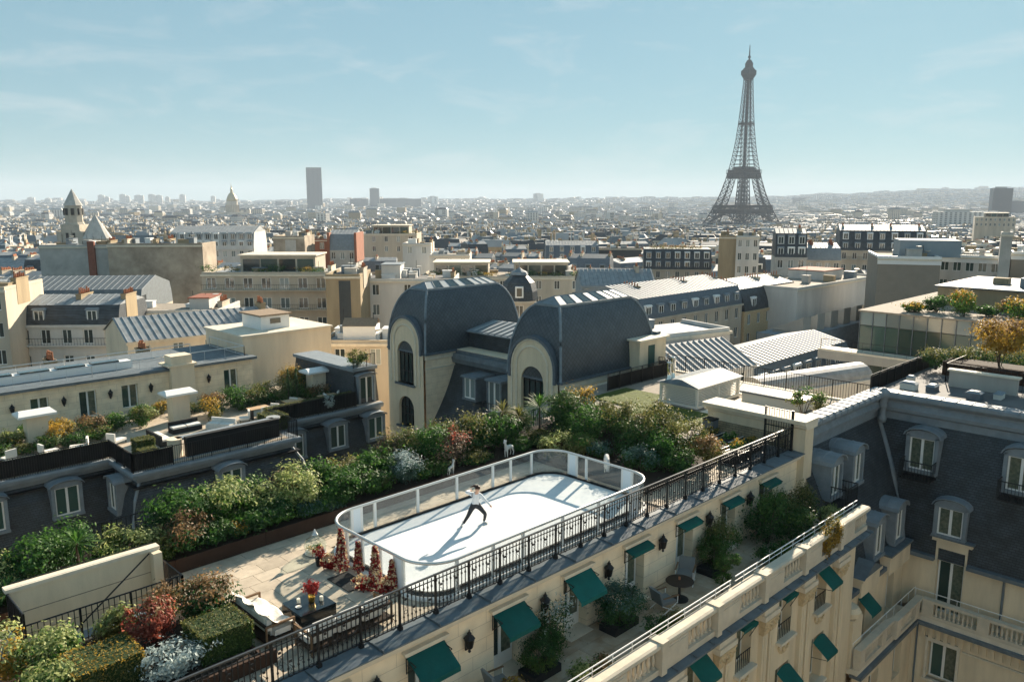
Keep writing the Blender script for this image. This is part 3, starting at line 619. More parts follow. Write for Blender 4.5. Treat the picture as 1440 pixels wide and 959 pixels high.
# dormers of the hotel roofs: zinc barrel hood, carved lead front, white casement
def dormer(par, x, y, z, ang, w=1.35, h=1.9, depth=2.0, hood='zinc', balcony=False, win='curtain', front='lead', arch=0.38):
    """local: window faces -y, sill at z=0; built as one part with a window and panes below it"""
    b = MB(); hw = w / 2; n = 8
    b.box(-hw - 0.18, 0, -0.12, -hw, depth, h).box(hw, 0, -0.12, hw + 0.18, depth, h).box(-hw - 0.2, -0.06, -0.16, hw + 0.2, 0.25, 0.0)
    b.box(-hw, 0.001, h - 0.12, hw, 0.2, h)
    for k in range(n):
        a0, a1 = math.pi * k / n, math.pi * (k + 1) / n; H = hw + 0.22
        P = lambda a, yy, e=0: (-(H + e) * math.cos(a), yy, h - 0.06 + (arch + e) * math.sin(a))
        b.poly([P(a0, 0), P(a1, 0), (0, 0, h - 0.07)]);
    b2 = MB()
    for k in range(n):
        a0, a1 = math.pi * k / n, math.pi * (k + 1) / n; H = hw + 0.26
        P = lambda a, yy, e=0: (-(H + e) * math.cos(a), yy, h - 0.02 + (arch + 0.03 + e) * math.sin(a))
        b2.poly([P(a0, -0.14, .05), P(a1, -0.14, .05), P(a1, depth + 0.6, .05), P(a0, depth + 0.6, .05)]); b2.poly([P(a0, -0.14), P(a0, -0.14, .05), P(a1, -0.14, .05), P(a1, -0.14)][::-1])
        b2.poly([P(a1, -0.14), P(a1, 0.1), P(a0, 0.1), P(a0, -0.14)])
        if k in (2, 5): b2.poly([P(a0, 0.0, .07), P(a1, 0.0, .07), P(a1, 0.06, .07), P(a0, 0.06, .07)])
    for yy in (0.5, 1.1): b2.tube([(-(hw + 0.31) * math.cos(math.pi * k / n), yy, h - 0.02 + (arch + 0.08) * math.sin(math.pi * k / n)) for k in range(n + 1)], 0.025, 4)
    d = b.build('dormer', front, par, world=False); f = OFF.get(par.name, (0,0,0)); d.location = (x - f[0], y - f[1], z - f[2]); d.rotation_euler = (0, 0, ang)
    b2.build('hood', hood, d, world=False)
    fr = frame_door(w, h - 0.1, 0.08, 2, 0).build('window', 'white_frame', d, world=False); fr.location = (0, 0.12, 0)
    pn = MB().box(-hw + 0.08, 0.16, 0.08, hw - 0.08, 0.18, h - 0.18); pn.build('pane', 'pane_green' if win == 'green' else 'pane_curtain', d, world=False)
    if balcony:
        rb = MB().tube([(-hw - 0.15, 0.0, 0.6), (-hw - 0.15, -0.75, 0.6), (hw + 0.15, -0.75, 0.6), (hw + 0.15, 0, 0.6)], 0.03, 5)
        for k in range(11): xx = -hw - 0.15 + k * (w + 0.3) / 10; rb.box(xx - 0.012, -0.76, -0.35, xx + 0.012, -0.74, 0.6)
        for k in range(6): rb.box(-hw - 0.16, -0.75 + k * 0.14, -0.35, -hw - 0.14, -0.73 + k * 0.14, 0.6); rb.box(hw + 0.14, -0.75 + k * 0.14, -0.35, hw + 0.16, -0.73 + k * 0.14, 0.6)
        rb.box(-hw - 0.15, -0.75, -0.38, hw + 0.15, 0.2, -0.34); rb.build('balcony_railing', 'iron', d, world=False)
    return d
mat('sky_glass', (0.34, 0.37, 0.38), 0.4, spec=0.4)  # pale base colour paints sky glare onto the roof panes
mat('clay_tile', (0.30, 0.22, 0.15), 0.9, var=0.3, scale=5)
# dormers of the courtyard wing
dormer(wing, 44.05, 13.8, -2.55, -math.pi/2, 1.25, 1.85, 1.2, 'zinc', True, front='zinc')
dormer(wing, 44.05, 9.2, -2.55, -math.pi/2, 1.25, 1.85, 1.2, 'zinc', True, front='zinc')
dormer(wing, 43.62, 12.0, -5.6, -math.pi/2, 1.2, 1.6, 1.3, 'zinc', front='zinc')
dormer(wing, 43.62, 7.0, -5.6, -math.pi/2, 1.2, 1.6, 1.3, 'zinc', front='zinc')
dormer(wing, 36.75, 15.12, -2.35, 0, 1.0, 1.6, 1.8, 'zinc', True, front='zinc')
dormer(wing, 39.25, 15.12, -2.35, 0, 1.0, 1.6, 1.8, 'zinc', front='zinc')
dormer(wing, 39.7, 13.98, -6.0, 0, 1.0, 1.75, 1.6, 'zinc', front='zinc')
dormer(wing, 42.4, 13.98, -6.0, 0, 1.0, 1.75, 1.6, 'zinc', front='zinc')
MB().prism([(35.3, 13.3), (36.4, 13.3), (36.4, 14.2), (35.3, 14.2)], -10, -7.6).lathe([(0.02,-7.6),(0.5,-7.55),(0.55,-7.3),(0.4,-7.1),(0.1,-7.05)], 10, (35.75, 13.7)).build('volute', 'stone', wing)

# ---------------------------------------------------------------- the two slate pavilions
def arch_front(b, x, y0, y1, base, topf, wins, thick=0.35, m=0, n=44):
    """stone front in plane x=const facing -x; wins = (yc, hw, z0, zspring) with round heads"""
    ys = set([y0, y1]);
    for k in range(n + 1): ys.add(y0 + (y1 - y0) * k / n)
    for yc, hw, z0, zs in wins:
        for k in range(11): ys.add(yc - hw + 2 * hw * k / 10)
    ys = sorted(ys)
    def head(w_, y):
        yc, hw, z0, zs = w_; t = max(0.0, 1 - ((y - yc) / hw) ** 2); return zs + hw * math.sqrt(t)
    for a, c in zip(ys[:-1], ys[1:]):
        if c - a < 1e-5: continue
        cur = [(base, base)]; mid = (a + c) / 2; segs = []; lo = (base, base)
        for w_ in sorted([w_ for w_ in wins if abs(mid - w_[0]) < w_[1]], key=lambda q: q[2]):
            segs.append((lo, (w_[2], w_[2]))); lo = (head(w_, a), head(w_, c))
            b.poly([(x, a, lo[0]), (x, c, lo[1]), (x + thick, c, lo[1]), (x + thick, a, lo[0])], m); b.poly([(x, a, w_[2]), (x, c, w_[2]), (x + thick, c, w_[2]), (x + thick, a, w_[2])], m)
        segs.append((lo, (topf(a), topf(c))))
        for l, h in segs: b.poly([(x, a, l[0]), (x, a, h[0]), (x, c, h[1]), (x, c, l[1])], m)
    for yc, hw, z0, zs in wins:
        for s_ in (-1, 1): b.poly([(x, yc + s_*hw, z0), (x, yc + s_*hw, zs), (x + thick, yc + s_*hw, zs), (x + thick, yc + s_*hw, z0)], m)
    return b
def pavilion(label, y0, y1, low=True):
    yc = (y0 + y1) / 2; x0, x1 = 36.0, 45.6; ze = 0.45; d = 1.32; hgt = 4.45
    t = thing('slate_pavilion', label, 'pavilion', (40.8, yc, -12))
    hw = (y1 - y0) / 2; R_ = hw - 0.32
    top = lambda y: 1.15 + math.sqrt(max(0, R_ * R_ - (y - yc) ** 2)) if abs(y - yc) < R_ else ze - 0.05
    wins = [(yc, 0.98, -2.0, 0.25)] + ([(yc, 0.92, -5.3, -3.9)] if low else [])
    f = MB(); arch_front(f, 35.82, y0, y1, -12, top, wins); f.build('front_wall', 'stone', t)
    for w_ in wins:
        yc_, hw_, z0, zs = w_
        g = MB(); pts = [(yc_ + hw_ * math.cos(math.pi * k / 10), zs + hw_ * math.sin(math.pi * k / 10)) for k in range(11)]
        fr = MB().tube([(36.10, p[0], p[1]) for p in [(yc_ + hw_, z0)] + pts + [(yc_ - hw_, z0)]], 0.06, 5, closed=True)
        for k in (-1, 0, 1): fr.box(36.06, yc_ + k * hw_ * 0.5 - 0.03, z0, 36.13, yc_ + k * hw_ * 0.5 + 0.03, zs + hw_ * math.sqrt(1 - 0.25 * k * k))
        for zz in (z0 + 0.9, zs): fr.box(36.06, yc_ - hw_, zz - 0.03, 36.13, yc_ + hw_, zz + 0.03)
        wo_ = fr.build('window', 'iron', t)
        MB().poly([(36.14, yc_ + hw_, z0)] + [(36.14, p[0], p[1]) for p in pts] + [(36.14, yc_ - hw_, z0)]).build('pane', 'pane', wo_)
        MB().box(35.66, yc_ - hw_ - 0.2, z0 - 0.14, 36.1, yc_ + hw_ + 0.2, z0).build('sill', 'lead', t)
        ar = MB()
        if w_ is wins[0]:
            for rr in (R_ - 0.10, R_ - 0.52):
                ar.tube([(35.80, yc + rr * math.cos(math.pi * k / 16), 1.15 + rr * math.sin(math.pi * k / 16)) for k in range(17)], 0.07, 5)
                ar.box(35.75, yc + rr - 0.06, -2.0, 35.84, yc + rr + 0.06, 1.15).box(35.75, yc - rr - 0.06, -2.0, 35.84, yc - rr + 0.06, 1.15)
            ar.build('arch_moulding', 'stone_cap', t)
    # barrel hood over the arch
    hb_ = MB(); n = 18
    for k in range(n):
        a0, a1 = math.pi * k / n, math.pi * (k + 1) / n
        P = lambda a, xx, r: (xx, yc + r * math.cos(a), 1.15 + r * math.sin(a))
        hb_.poly([P(a0, 35.70, R_ + 0.16), P(a1, 35.70, R_ + 0.16), P(a1, 38.0, R_ + 0.16), P(a0, 38.0, R_ + 0.16)]); hb_.poly([P(a0, 35.70, R_ - 0.02), P(a1, 35.70, R_ - 0.02), P(a1, 35.70, R_ + 0.16), P(a0, 35.70, R_ + 0.16)])
        hb_.poly([P(a0, 35.70, R_ - 0.02), P(a0, 35.9, R_ - 0.02), P(a1, 35.9, R_ - 0.02), P(a1, 35.70, R_ - 0.02)])
    hb_.box(35.70, yc + R_ - 0.02, ze - 0.1, 37.2, yc + R_ + 0.16, 1.16).box(35.70, yc - R_ - 0.16, ze - 0.1, 37.2, yc - R_ + 0.02, 1.16)
    hb_.build('arch_hood', 'lead', t)
    w_ = MB(); w_.wall((36.0, y0), (1, 0), x1 - x0, -12, ze, [], .1); w_.wall((x1, y0), (0, 1), y1 - y0, -12, ze, [], .1); w_.wall((x1, y1), (-1, 0), x1 - x0, -12, ze, [], .1)
    w_.build('side_wall', 'ashlar', t)
    MB().box(35.95, y0 - 0.10, ze - 0.42, x1 + 0.1, y0 - 0.002, ze - 0.05).box(35.95, y0 - 0.06, ze - 1.15, x1, y0 - 0.003, ze - 1.05).build('cornice', 'stone_cap', t)
    bd = MB().box(35.9, y0 - 0.26, ze - 0.05, x1 + 0.26, y1 + 0.26, ze + 0.10); bd.build('eave_band', 'lead', t)
    # convex slate roof, hipped on all four sides
    N = 12; pr_ = [(d * (1 - math.cos(math.pi / 2 * k / N)) * 1.0, ze + 0.1 + (hgt) * math.sin(math.pi / 2 * k / N * 0.93)) for k in range(N + 1)]
    r = MB(); uv = []; ln = 0
    for k in range(N):
        (a, za), (c, zc) = pr_[k], pr_[k+1]; sl = math.hypot(c - a, zc - za)
        A = (x0 - 0.05 + a, y0 - 0.1 + a, x1 + 0.1 - a, y1 + 0.1 - a); C = (x0 - 0.05 + c, y0 - 0.1 + c, x1 + 0.1 - c, y1 + 0.1 - c)
        for q in ([(A[0],A[1]),(A[2],A[1]),(C[2],C[1]),(C[0],C[1])], [(A[2],A[1]),(A[2],A[3]),(C[2],C[3]),(C[2],C[1])], [(A[2],A[3]),(A[0],A[3]),(C[0],C[3]),(C[2],C[3])], [(A[0],A[3]),(A[0],A[1]),(C[0],C[1]),(C[0],C[3])]):
            r.poly([(q[0][0],q[0][1],za),(q[1][0],q[1][1],za),(q[2][0],q[2][1],zc),(q[3][0],q[3][1],zc)])
            ax = 0 if abs(q[0][0]-q[1][0]) > abs(q[0][1]-q[1][1]) else 1
            for i_, p in enumerate(q): uv += [p[ax], ln + (sl if i_ > 1 else 0)]
        ln += sl
    r.uv = uv; ro = r.build('slate_roof', 'slate_scale', t)
    for sx, sy in ((0, 0), (1, 0), (0, 1), (1, 1)):
        MB().tube([((x0 - 0.05 + a) if not sx else (x1 + 0.1 - a), (y0 - 0.1 + a) if not sy else (y1 + 0.1 - a), z) for a, z in pr_], 0.09, 6).build('hip_roll', 'zinc', t, smooth=True)
    a, zt = pr_[-1]; b0 = (x0 - 0.05 + a, y0 - 0.1 + a, x1 + 0.1 - a, y1 + 0.1 - a)
    MB().box(b0[0]-0.12, b0[1]-0.12, zt - 0.05, b0[2]+0.12, b0[3]+0.12, zt + 0.1).build('roof_curb', 'zinc', t)
    zk = zt + 0.1; zr = zk + 0.42; ym = (b0[1] + b0[3]) / 2
    sk = MB(); n = 9; xa, xb = b0[0] + 0.5, b0[2] - 0.5
    sk.poly([(b0[0], b0[1], zk), (xa, ym, zr), (b0[0], b0[3], zk)]); sk.poly([(b0[2], b0[3], zk), (xb, ym, zr), (b0[2], b0[1], zk)])
    sk.tube([(b0[0], b0[1], zk), (xa, ym, zr), (xb, ym, zr), (b0[2], b0[1], zk)], 0.05, 5).tube([(b0[0], b0[3], zk), (xa, ym, zr)], 0.05, 5)
    sko = sk.build('skylight', 'zinc', t)
    for s_ in (0, 1):
        for k in range(n):
            f0, f1 = k / n, (k + 1) / n; yb = b0[1] if s_ == 0 else b0[3]
            X0, X1 = b0[0] + (b0[2]-b0[0]) * f0, b0[0] + (b0[2]-b0[0]) * f1; T0, T1 = xa + (xb - xa) * f0, xa + (xb - xa) * f1; g_ = 0.05
            MB().poly([(X0+g_, yb, zk+0.02), (X1-g_, yb, zk+0.02), (T1-g_, ym, zr+0.02), (T0+g_, ym, zr+0.02)]).build('pane', 'sky_glass' if (k % 2 == 0 or k > 6) else 'pane', sko)  # pale panes carry painted sky reflection, the others stay dark
            if k: MB().tube([(X0, yb, zk + 0.03), (T0, ym, zr + 0.03)], 0.03, 4).build('glazing_bar', 'zinc', sko)
    return t
p1_ = pavilion('left domed slate pavilion with arched stone front and two round-headed windows', 45.4, 49.7)
p2_ = pavilion('right domed slate pavilion with one tall arched window behind the shrubs', 32.2, 36.6, False)
# glazed stair head on the right flank of pavilion two
MB().box(42.9, 31.3, -0.05, 45.9, 32.2, 2.3).build('stair_head', 'stone', p2_); MB().box(42.7, 31.1, 2.3, 46.1, 32.4, 2.42).build('stair_head_cap', 'stone_cap', p2_)
sd = frame_door(0.9, 2.0, 0.08, 1, 0).build('door', 'awning', p2_); sd.location = (44.2 - 40.8, 31.24 - 34.4, 12.0 - 0.0); MB().box(43.84, 31.26, 0.1, 44.56, 31.28, 1.95).build('door_pane', 'pane_green', p2_)
MB().box(45.62, 31.9, 0.4, 46.1, 32.6, 2.6).build('pipe_box', 'lead', p2_)
# side balcony in front of pavilion two
sb = plain_rail('iron_railing', 'black iron balcony railing at the foot of the right slate pavilion', [(38.2, 30.2), (45.0, 30.2), (45.0, 31.2)], -0.1, 1.15, screen=0.8)
MB().box(38.0, 30.1, -0.5, 45.2, 32.2, -0.12).build('balcony_slab', 'stone_cap', sb)

# ---- link wing between the pavilions (mansard facing the courtyard)
link = thing('link_wing', 'dark mansard link between the two domed pavilions, with two zinc dormers', 'building', (40, 41, -27))
pf = curve((36.25, -5.2), (38.9, -0.45), -0.25, 6)
s = MB()
for (xa, za), (xb, zb) in zip(pf[:-1], pf[1:]): s.poly([(xa, 45.4, za), (xa, 36.6, za), (xb, 36.6, zb), (xb, 45.4, zb)])
s.build('mansard_roof', 'slate', link)
MB().ext([(38.6,-0.45),(38.5,-0.1),(38.6,0.25),(38.85,0.25),(38.85,0.5),(46,0.5),(46,-0.45)], 'y', 36.62, 45.38).build('cornice', 'zinc_dark', link)
MB().wall((36.4, 45.4), (0, -1), 8.8, -27, -5.2, [], 0.2, nrm=(-1, 0, 0)).build('wall', 'stone', link)
MB().box(40.2, 36.7, 0.5, 45.3, 45.3, 1.75).build('attic_wall', 'slate', link); MB().box(38.86, 36.65, 0.1, 40.2, 45.35, 0.55).build('attic_step', 'stone', link)
lr = MB().poly([(40.0, 36.62, 1.8), (40.0, 45.36, 1.8), (42.8, 45.36, 2.35), (42.8, 36.62, 2.35)]).poly([(45.5, 36.62, 1.8), (42.8, 36.62, 2.35), (42.8, 45.36, 2.35), (45.5, 45.36, 1.8)]).box(40.0, 36.62, 1.7, 45.5, 45.36, 1.795); lro = lr.build('glazed_roof', 'zinc', link)
for k in range(12):
    y = 37.0 + k * 0.68
    MB().poly([(40.2, y, 1.86), (40.2, y + 0.42, 1.86), (42.7, y + 0.42, 2.36), (42.7, y, 2.36)]).build('pane', 'sky_glass', lro); MB().tube([(40.0, y - 0.13, 1.83), (42.8, y - 0.13, 2.38)], 0.03, 4).build('glazing_bar', 'zinc', lro)
def flat_dormer(par, x, y, z, ang, w, h, depth, balcony=False, m='zinc_dark'):
    hw = w / 2; b = MB().box(-hw - 0.14, 0, -0.15, -hw, depth, h).box(hw, 0, -0.15, hw + 0.14, depth, h).frus((-hw-0.26,-0.16,hw+0.26,depth+0.4), h, (-hw-0.20,-0.1,hw+0.20,depth+0.4), h + 0.14).box(-hw-0.16,-0.05,-0.14,hw+0.16,0.1,0)
    d = b.build('dormer', m, par, world=False); f = OFF.get(par.name, (0,0,0)); d.location = (x - f[0], y - f[1], z - f[2]); d.rotation_euler = (0, 0, ang)
    fr = frame_door(w, h, 0.08, 2, 0).build('window', 'white_frame', d, world=False); fr.location = (0, 0.06, 0)
    MB().box(-hw + 0.08, 0.10, 0.08, hw - 0.08, 0.12, h - 0.08).build('pane', 'pane_pale', d, world=False)
    if balcony:
        rb = MB().tube([(-hw - 0.1, -0.5, 0.7), (hw + 0.1, -0.5, 0.7)], 0.03, 5)
        for k in range(9): xx = -hw - 0.1 + k * (w + 0.2) / 8; rb.box(xx - 0.012, -0.51, -0.2, xx + 0.012, -0.49, 0.7)
        rb.box(-hw - 0.1, -0.5, -0.25, hw + 0.1, 0.1, -0.2).build('balcony_railing', 'iron', d, world=False)
MB().box(38.95, 36.7, -27, 46, 45.3, -0.5).build('body', 'stone', link)  # solid core out of sight, added against light leaks behind the mansard
flat_dormer(link, 37.0, 41.7, -2.35, -math.pi/2, 1.15, 1.5, 1.8); flat_dormer(link, 36.75, 38.9, -2.75, -math.pi/2, 1.2, 2.1, 2.0, True)

# ---------------------------------------------------------------- left wing: mansard with white-framed dormers, roof gardens, cream attic
lw = thing('left_wing', 'hotel wing across the courtyard with slate mansard and roof gardens', 'building', (12, 44, -27))
def man(par, pts, prof, m, name):
    """prof = [(outset,z)] swept along polyline pts, outset measured to the right of travel"""
    b = MB(); off = []
    for k, p in enumerate(pts):
        a = pts[k-1] if k else None; c = pts[k+1] if k < len(pts)-1 else None
        n1 = None; n2 = None
        if a: L = math.dist(a, p); n1 = ((p[1]-a[1]) / L, -(p[0]-a[0]) / L)
        if c: L = math.dist(p, c); n2 = ((c[1]-p[1]) / L, -(c[0]-p[0]) / L)
        off.append((n1[0] + n2[0], n1[1] + n2[1]) if (n1 and n2) else (n1 or n2))
    for i in range(len(pts) - 1):
        for (a, za), (c, zc) in zip(prof[:-1], prof[1:]):
            P = lambda q, o, z: (pts[q][0] + off[q][0] * o, pts[q][1] + off[q][1] * o, z)
            b.poly([P(i, a, za), P(i+1, a, za), P(i+1, c, zc), P(i, c, zc)])
    return b.build(name, m, par)
LP = [(-14, 50.9), (16.0, 50.9), (16.0, 47.0), (25.8, 47.0), (25.8, 50.9), (35.75, 50.9)]
man(lw, LP, [(1.15,-10.3),(1.1,-8.6),(0.86,-6.9),(0.5,-5.5),(0.0,-4.6)], 'slate', 'mansard_roof')
man(lw, LP, [(-0.3,-4.6),(0.15,-4.6),(0.2,-4.35),(0.5,-4.26),(0.56,-4.04),(0.5,-3.92),(-0.6,-3.9)], 'zinc', 'zinc_cornice')
man(lw, LP, [(0.46,-4.88),(0.46,-4.80),(0.2,-4.78)], 'iron', 'gutter')
man(lw, LP, [(1.2,-27),(1.2,-10.3)], 'stone', 'wall')
for x_, y_ in ((5.3, 49.9), (9.1, 49.9), (12.95, 49.9), (21.2, 46.0), (27.8, 49.9), (31.3, 49.9), (34.7, 49.9)):
    dormer(lw, x_, y_, -6.55, 0, 1.3, 1.8, 1.6, 'zinc', win='green', front='zinc', arch=0.26)
dormer(lw, 15.0, 48.8, -6.55, -math.pi/2, 1.15, 1.8, 1.6, 'zinc', win='green', front='zinc', arch=0.26)
for x_, y_, sx in ((16.0, 47.0, -1), (25.8, 47.0, 1)):
    MB().tube([(x_ + sx*1.1, y_ - 1.1, -8.6), (x_ + sx*0.84, y_ - 0.84, -6.9), (x_ + sx*0.5, y_ - 0.5, -5.5), (x_, y_, -4.6)], 0.1, 6).build('hip_roll', 'zinc', lw)
gf = MB().prism([(-14, 50.7), (16.2, 50.7), (16.2, 46.8), (25.6, 46.8), (25.6, 50.7), (35.75, 50.7), (35.75, 61.6), (-14, 61.6)], -4.3, -3.905); gfo = gf.build('roof_garden_floor', 'paver', loc=(0,0,0)); tag(gfo, kind='structure', label='stone floor of the roof gardens on the left wing')
r1 = plain_rail('iron_railing', 'black railing with dark screen round the left roof garden', [(0, 50.5), (15.6, 50.5), (15.6, 46.65), (17.9, 46.65)], -3.9, 1.2, screen=0.92)
r2 = plain_rail('iron_railing', 'black railing before the lounge and bar on the left wing', [(17.9, 46.65), (26.1, 46.65), (26.1, 50.45)], -3.9, 1.15)
r3 = plain_rail('iron_railing', 'black screened railing between dining terrace and left slate pavilion', [(26.5, 50.5), (33.3, 50.5)], -3.9, 1.2, screen=0.95)
# mansard stub with French window beside the left pavilion
MB().frus((33.4, 51.0, 35.75, 60), -3.9, (33.8, 51.4, 35.75, 60), -1.35).build('mansard_stub', 'slate', lw); MB().box(33.5, 51.1, -1.35, 35.78, 60, -1.1).build('mansard_cap', 'zinc', lw)
dr = dormer(lw, 34.65, 50.9, -3.9, 0, 1.2, 2.2, 0.8, 'zinc', win='green', front='zinc', arch=0.15)
plain_rail('iron_railing', 'small iron railing over the mansard beside the left slate pavilion', [(33.7, 51.3), (35.7, 51.3)], -1.1, 0.95)
MB().box(-14, 51.3, -27, 35.7, 70, -4.35).box(16.3, 47.4, -27, 25.5, 51.3, -4.7).build('body', 'stone', lw)  # hidden mass under the roof gardens, put in to block stray sunlight
# cream attic
at_ = thing('cream_attic', 'long low cream attic pavilion behind the left roof gardens', 'building', (20, 62, -3.9))
ops = [(x_ - 2.3 - .58, x_ - 2.3 + .58, z0_, -1.95) for x_, z0_ in ((6.4, -3.7), (11.3, -3.1), (14.8, -3.0), (17.9, -3.88), (20.8, -3.7), (24.6, -3.2), (28.7, -3.6))]
MB().wall((2.3, 61.5), (1, 0), 28.3, -3.9, -1.3, ops, 0.25).wall((30.6, 61.5), (0, 1), 8, -3.9, -1.3, [], .1, nrm=(1, 0, 0)).build('wall', 'ashlar', at_)
for a, b_, c_, d_ in ops:
    xm = (a + b_) / 2 + 2.3
    wd = inst('window', WIN, at_, (xm, 61.7, c_), (1.05, 1, (d_ - c_) / 1.9)); inst('pane', WPL, wd, world=False); inst('pane', WPR, wd, world=False)
MB().box(2.2, 61.2, -1.32, 30.9, 62.1, -1.12).box(2.2, 62.1, -1.32, 30.9, 70, -1.2).build('zinc_parapet', 'zinc_dark', at_)
MB().box(23.7, 60.9, -3.9, 25.5, 61.49, -1.0).box(23.5, 60.8, -1.0, 25.7, 62.8, -0.85).box(23.8, 61.0, -0.85, 25.4, 62.3, -0.2).build('chimney_block', 'plaster', at_)
for x_ in (13.1, 16.3, 19.4, 22.3, 26.8): inst('wall_lantern', LANM, at_, (x_, 61.36, -2.4), 1.1)
plain_rail('roof_guard_rail', 'pale metal guard rail along the roof of the cream attic', [(3.4, 62.4), (30.4, 62.4), (30.4, 69)], -1.2, 0.85, gap=1.6, m='rail_alu', r=0.03)
plain_rail('roof_guard_rail', 'second pale guard rail further back on the cream attic roof', [(3.4, 66.5), (27.6, 66.5)], -1.2, 0.85, gap=1.6, m='rail_alu', r=0.03)
sr = thing('zinc_roof_unit', 'long white ventilation duct with skylights on the cream attic roof', 'duct', (17, 64, -1.2))
MB().box(11.5, 64, -1.2, 22, 65.1, -0.65).build('duct', 'white_paint', sr)
for k in range(4): MB().box(12 + k * 2.4, 64.15, -0.65, 13.9 + k * 2.4, 64.95, -0.52).build('skylight', 'pane', sr)
# small stone kiosks standing in the roof gardens
for x_, y_, lab in ((13.3, 56.7, 'stone kiosk with white slab roof by the leftmost garden chairs'), (22.1, 55.9, 'stone kiosk with wide white slab roof beside the lounge'), (33.0, 55.6, 'stone kiosk with white slab roof at the dining terrace')):
    k_ = thing('garden_kiosk', lab, 'kiosk', (x_, y_, -3.9), group='stone kiosks in the roof gardens')
    MB().box(x_ - 0.6, y_ - 0.5, -3.9, x_ + 0.6, y_ + 0.5, -1.9).build('body', 'plaster', k_); MB().box(x_ - 1.1, y_ - 0.8, -1.9, x_ + 1.1, y_ + 0.8, -1.76).frus((x_-1.1,y_-0.8,x_+1.1,y_+0.8), -1.76, (x_-0.9,y_-0.1,x_+0.9,y_+0.1), -1.55).build('roof_slab', 'white_paint', k_)
# big blank cream block behind the attic
bb = thing('cream_block', 'large blank cream rendered block behind the roof gardens', 'building', (35, 66, -27))
MB().box(31.0, 63.8, -27, 39.6, 71, 0.1).build('wall', 'plaster', bb); MB().box(30.85, 63.65, 0.1, 39.75, 71.1, 0.25).build('coping', 'stone_cap', bb)
MB().box(33.6, 65.5, 0.25, 36.4, 69, 1.45).build('roof_hut', 'white_paint', bb); MB().box(33.4, 65.3, 1.45, 36.6, 69.2, 1.58).build('hut_roof', 'clay_tile', bb); MB().box(34.5, 65.45, 0.75, 35.5, 65.495, 1.2).build('hut_window', 'pane', bb)
# ---------------------------------------------------------------- roofs to the right
rd = MB().box(30.72, 16.9, -0.5, 35.0, 31.0, -0.05).box(35.76, 17.0, -0.5, 46.4, 31.6, -0.05).box(35.0, 21.2, -0.5, 35.76, 31.0, -0.051).build('roof_deck', 'gravel', loc=(0,0,0)); tag(rd, kind='structure', label='pale flat roof deck beyond the shrubs')
pavers(rd, 34.6, 46.2, 21.4, 23.4, -0.0, 1.3, 1.0, 'stone_cap'); pavers(rd, 43.2, 46.2, 23.4, 29.5, -0.0, 1.5, 1.2, 'stone_cap')
MB().box(33.5, 22.0, -0.04, 37.7, 26.5, 0.03).box(36.0, 26.5, -0.04, 39.5, 29.8, 0.03).build('lawn', 'lawn', loc=(36, 25, 0)); tag(bpy.data.objects['lawn'], 'sunlit strip of rough lawn on the roof beside the louvred box', 'lawn', kind='stuff')
lb = thing('plant_enclosure', 'white louvred plant box with glazed white roof and chrome flues', 'plant box', (40.4, 25, 0))
MB().box(38.1, 23.75, 0.0, 42.8, 26.4, 0.16).box(38.15, 23.8, 1.05, 42.75, 26.35, 1.2).box(38.15,23.8,0.16,38.3,23.95,1.05).box(42.6,23.8,0.16,42.75,23.95,1.05).box(38.15,26.2,0.16,38.3,26.35,1.05).box(40.4,23.81,0.16,40.5,23.95,1.05).box(38.4, 24.1, 0.16, 42.5, 26.2, 1.05).build('frame', 'louvre', lb)
for k in range(9):
    z_ = 0.2 + k * 0.095
    piece('slat', 'louvre', lb, 38.3, 23.84, z_, 42.6, 23.9, z_ + 0.055); piece('slat', 'louvre', lb, 38.18, 23.95, z_, 38.24, 26.2, z_ + 0.055)
MB().frus((38.0,23.65,42.9,26.5), 1.2, (38.2,24.9,42.7,25.2), 1.5).build('roof', 'zinc_dark', lb)
for k in range(7):
    x_ = 38.55 + k * 0.62; MB().poly([(x_, 23.75, 1.235), (x_ + 0.32, 23.75, 1.235), (x_ + 0.32, 24.88, 1.505), (x_, 24.88, 1.505)]).build('roof_pane', 'sky_glass', lb); MB().poly([(x_, 25.25, 1.505), (x_ + 0.32, 25.25, 1.505), (x_ + 0.32, 26.4, 1.235), (x_, 26.4, 1.235)]).build('roof_pane', 'sky_glass', lb)
for x_, h_ in ((38.55, 2.25), (38.95, 2.5)): MB().lathe([(0.2,1.2),(0.2,1.32),(0.13,1.4),(0.13,h_),(0.16,h_),(0.16,h_+0.08)], 12, (x_, 26.0)).build('flue', 'chrome', lb, smooth=True)
wb2 = thing('roof_light_box', 'low pale box with white glazed panels beside the pine shrub', 'roof light', (42.2, 21.2, 0))
MB().box(41.6, 19.3, 0, 43.0, 23.0, 0.55).build('body', 'louvre', wb2); MB().frus((41.5,19.2,43.1,23.1), 0.55, (41.5,19.2,43.1,23.1), 0.65).build('rim', 'zinc_dark', wb2)
for k in range(5): piece('pane', 'sky_glass', wb2, 41.62, 19.32 + k * 0.75, 0.652, 42.98, 19.98 + k * 0.75, 0.67)
plain_rail('iron_railing', 'black railing along the back edge of the pale roof deck', [(46.2, 31.3), (46.2, 17.4)], 0.0, 1.1, gap=0.16)
MB().box(46.0, 17.2, -1.5, 46.5, 31.5, 0.02).build('parapet_wall', 'stone_cap', loc=(46.2, 24, -1.5)); tag(bpy.data.objects['parapet_wall'], 'low pale parapet wall under the back railing of the roof deck', 'wall')
plain_rail('iron_railing', 'long black mesh railing running back from the zinc cornice corner', [(45.4, 17.15), (56.5, 17.15)], 0.75, 1.15, screen=0.9)
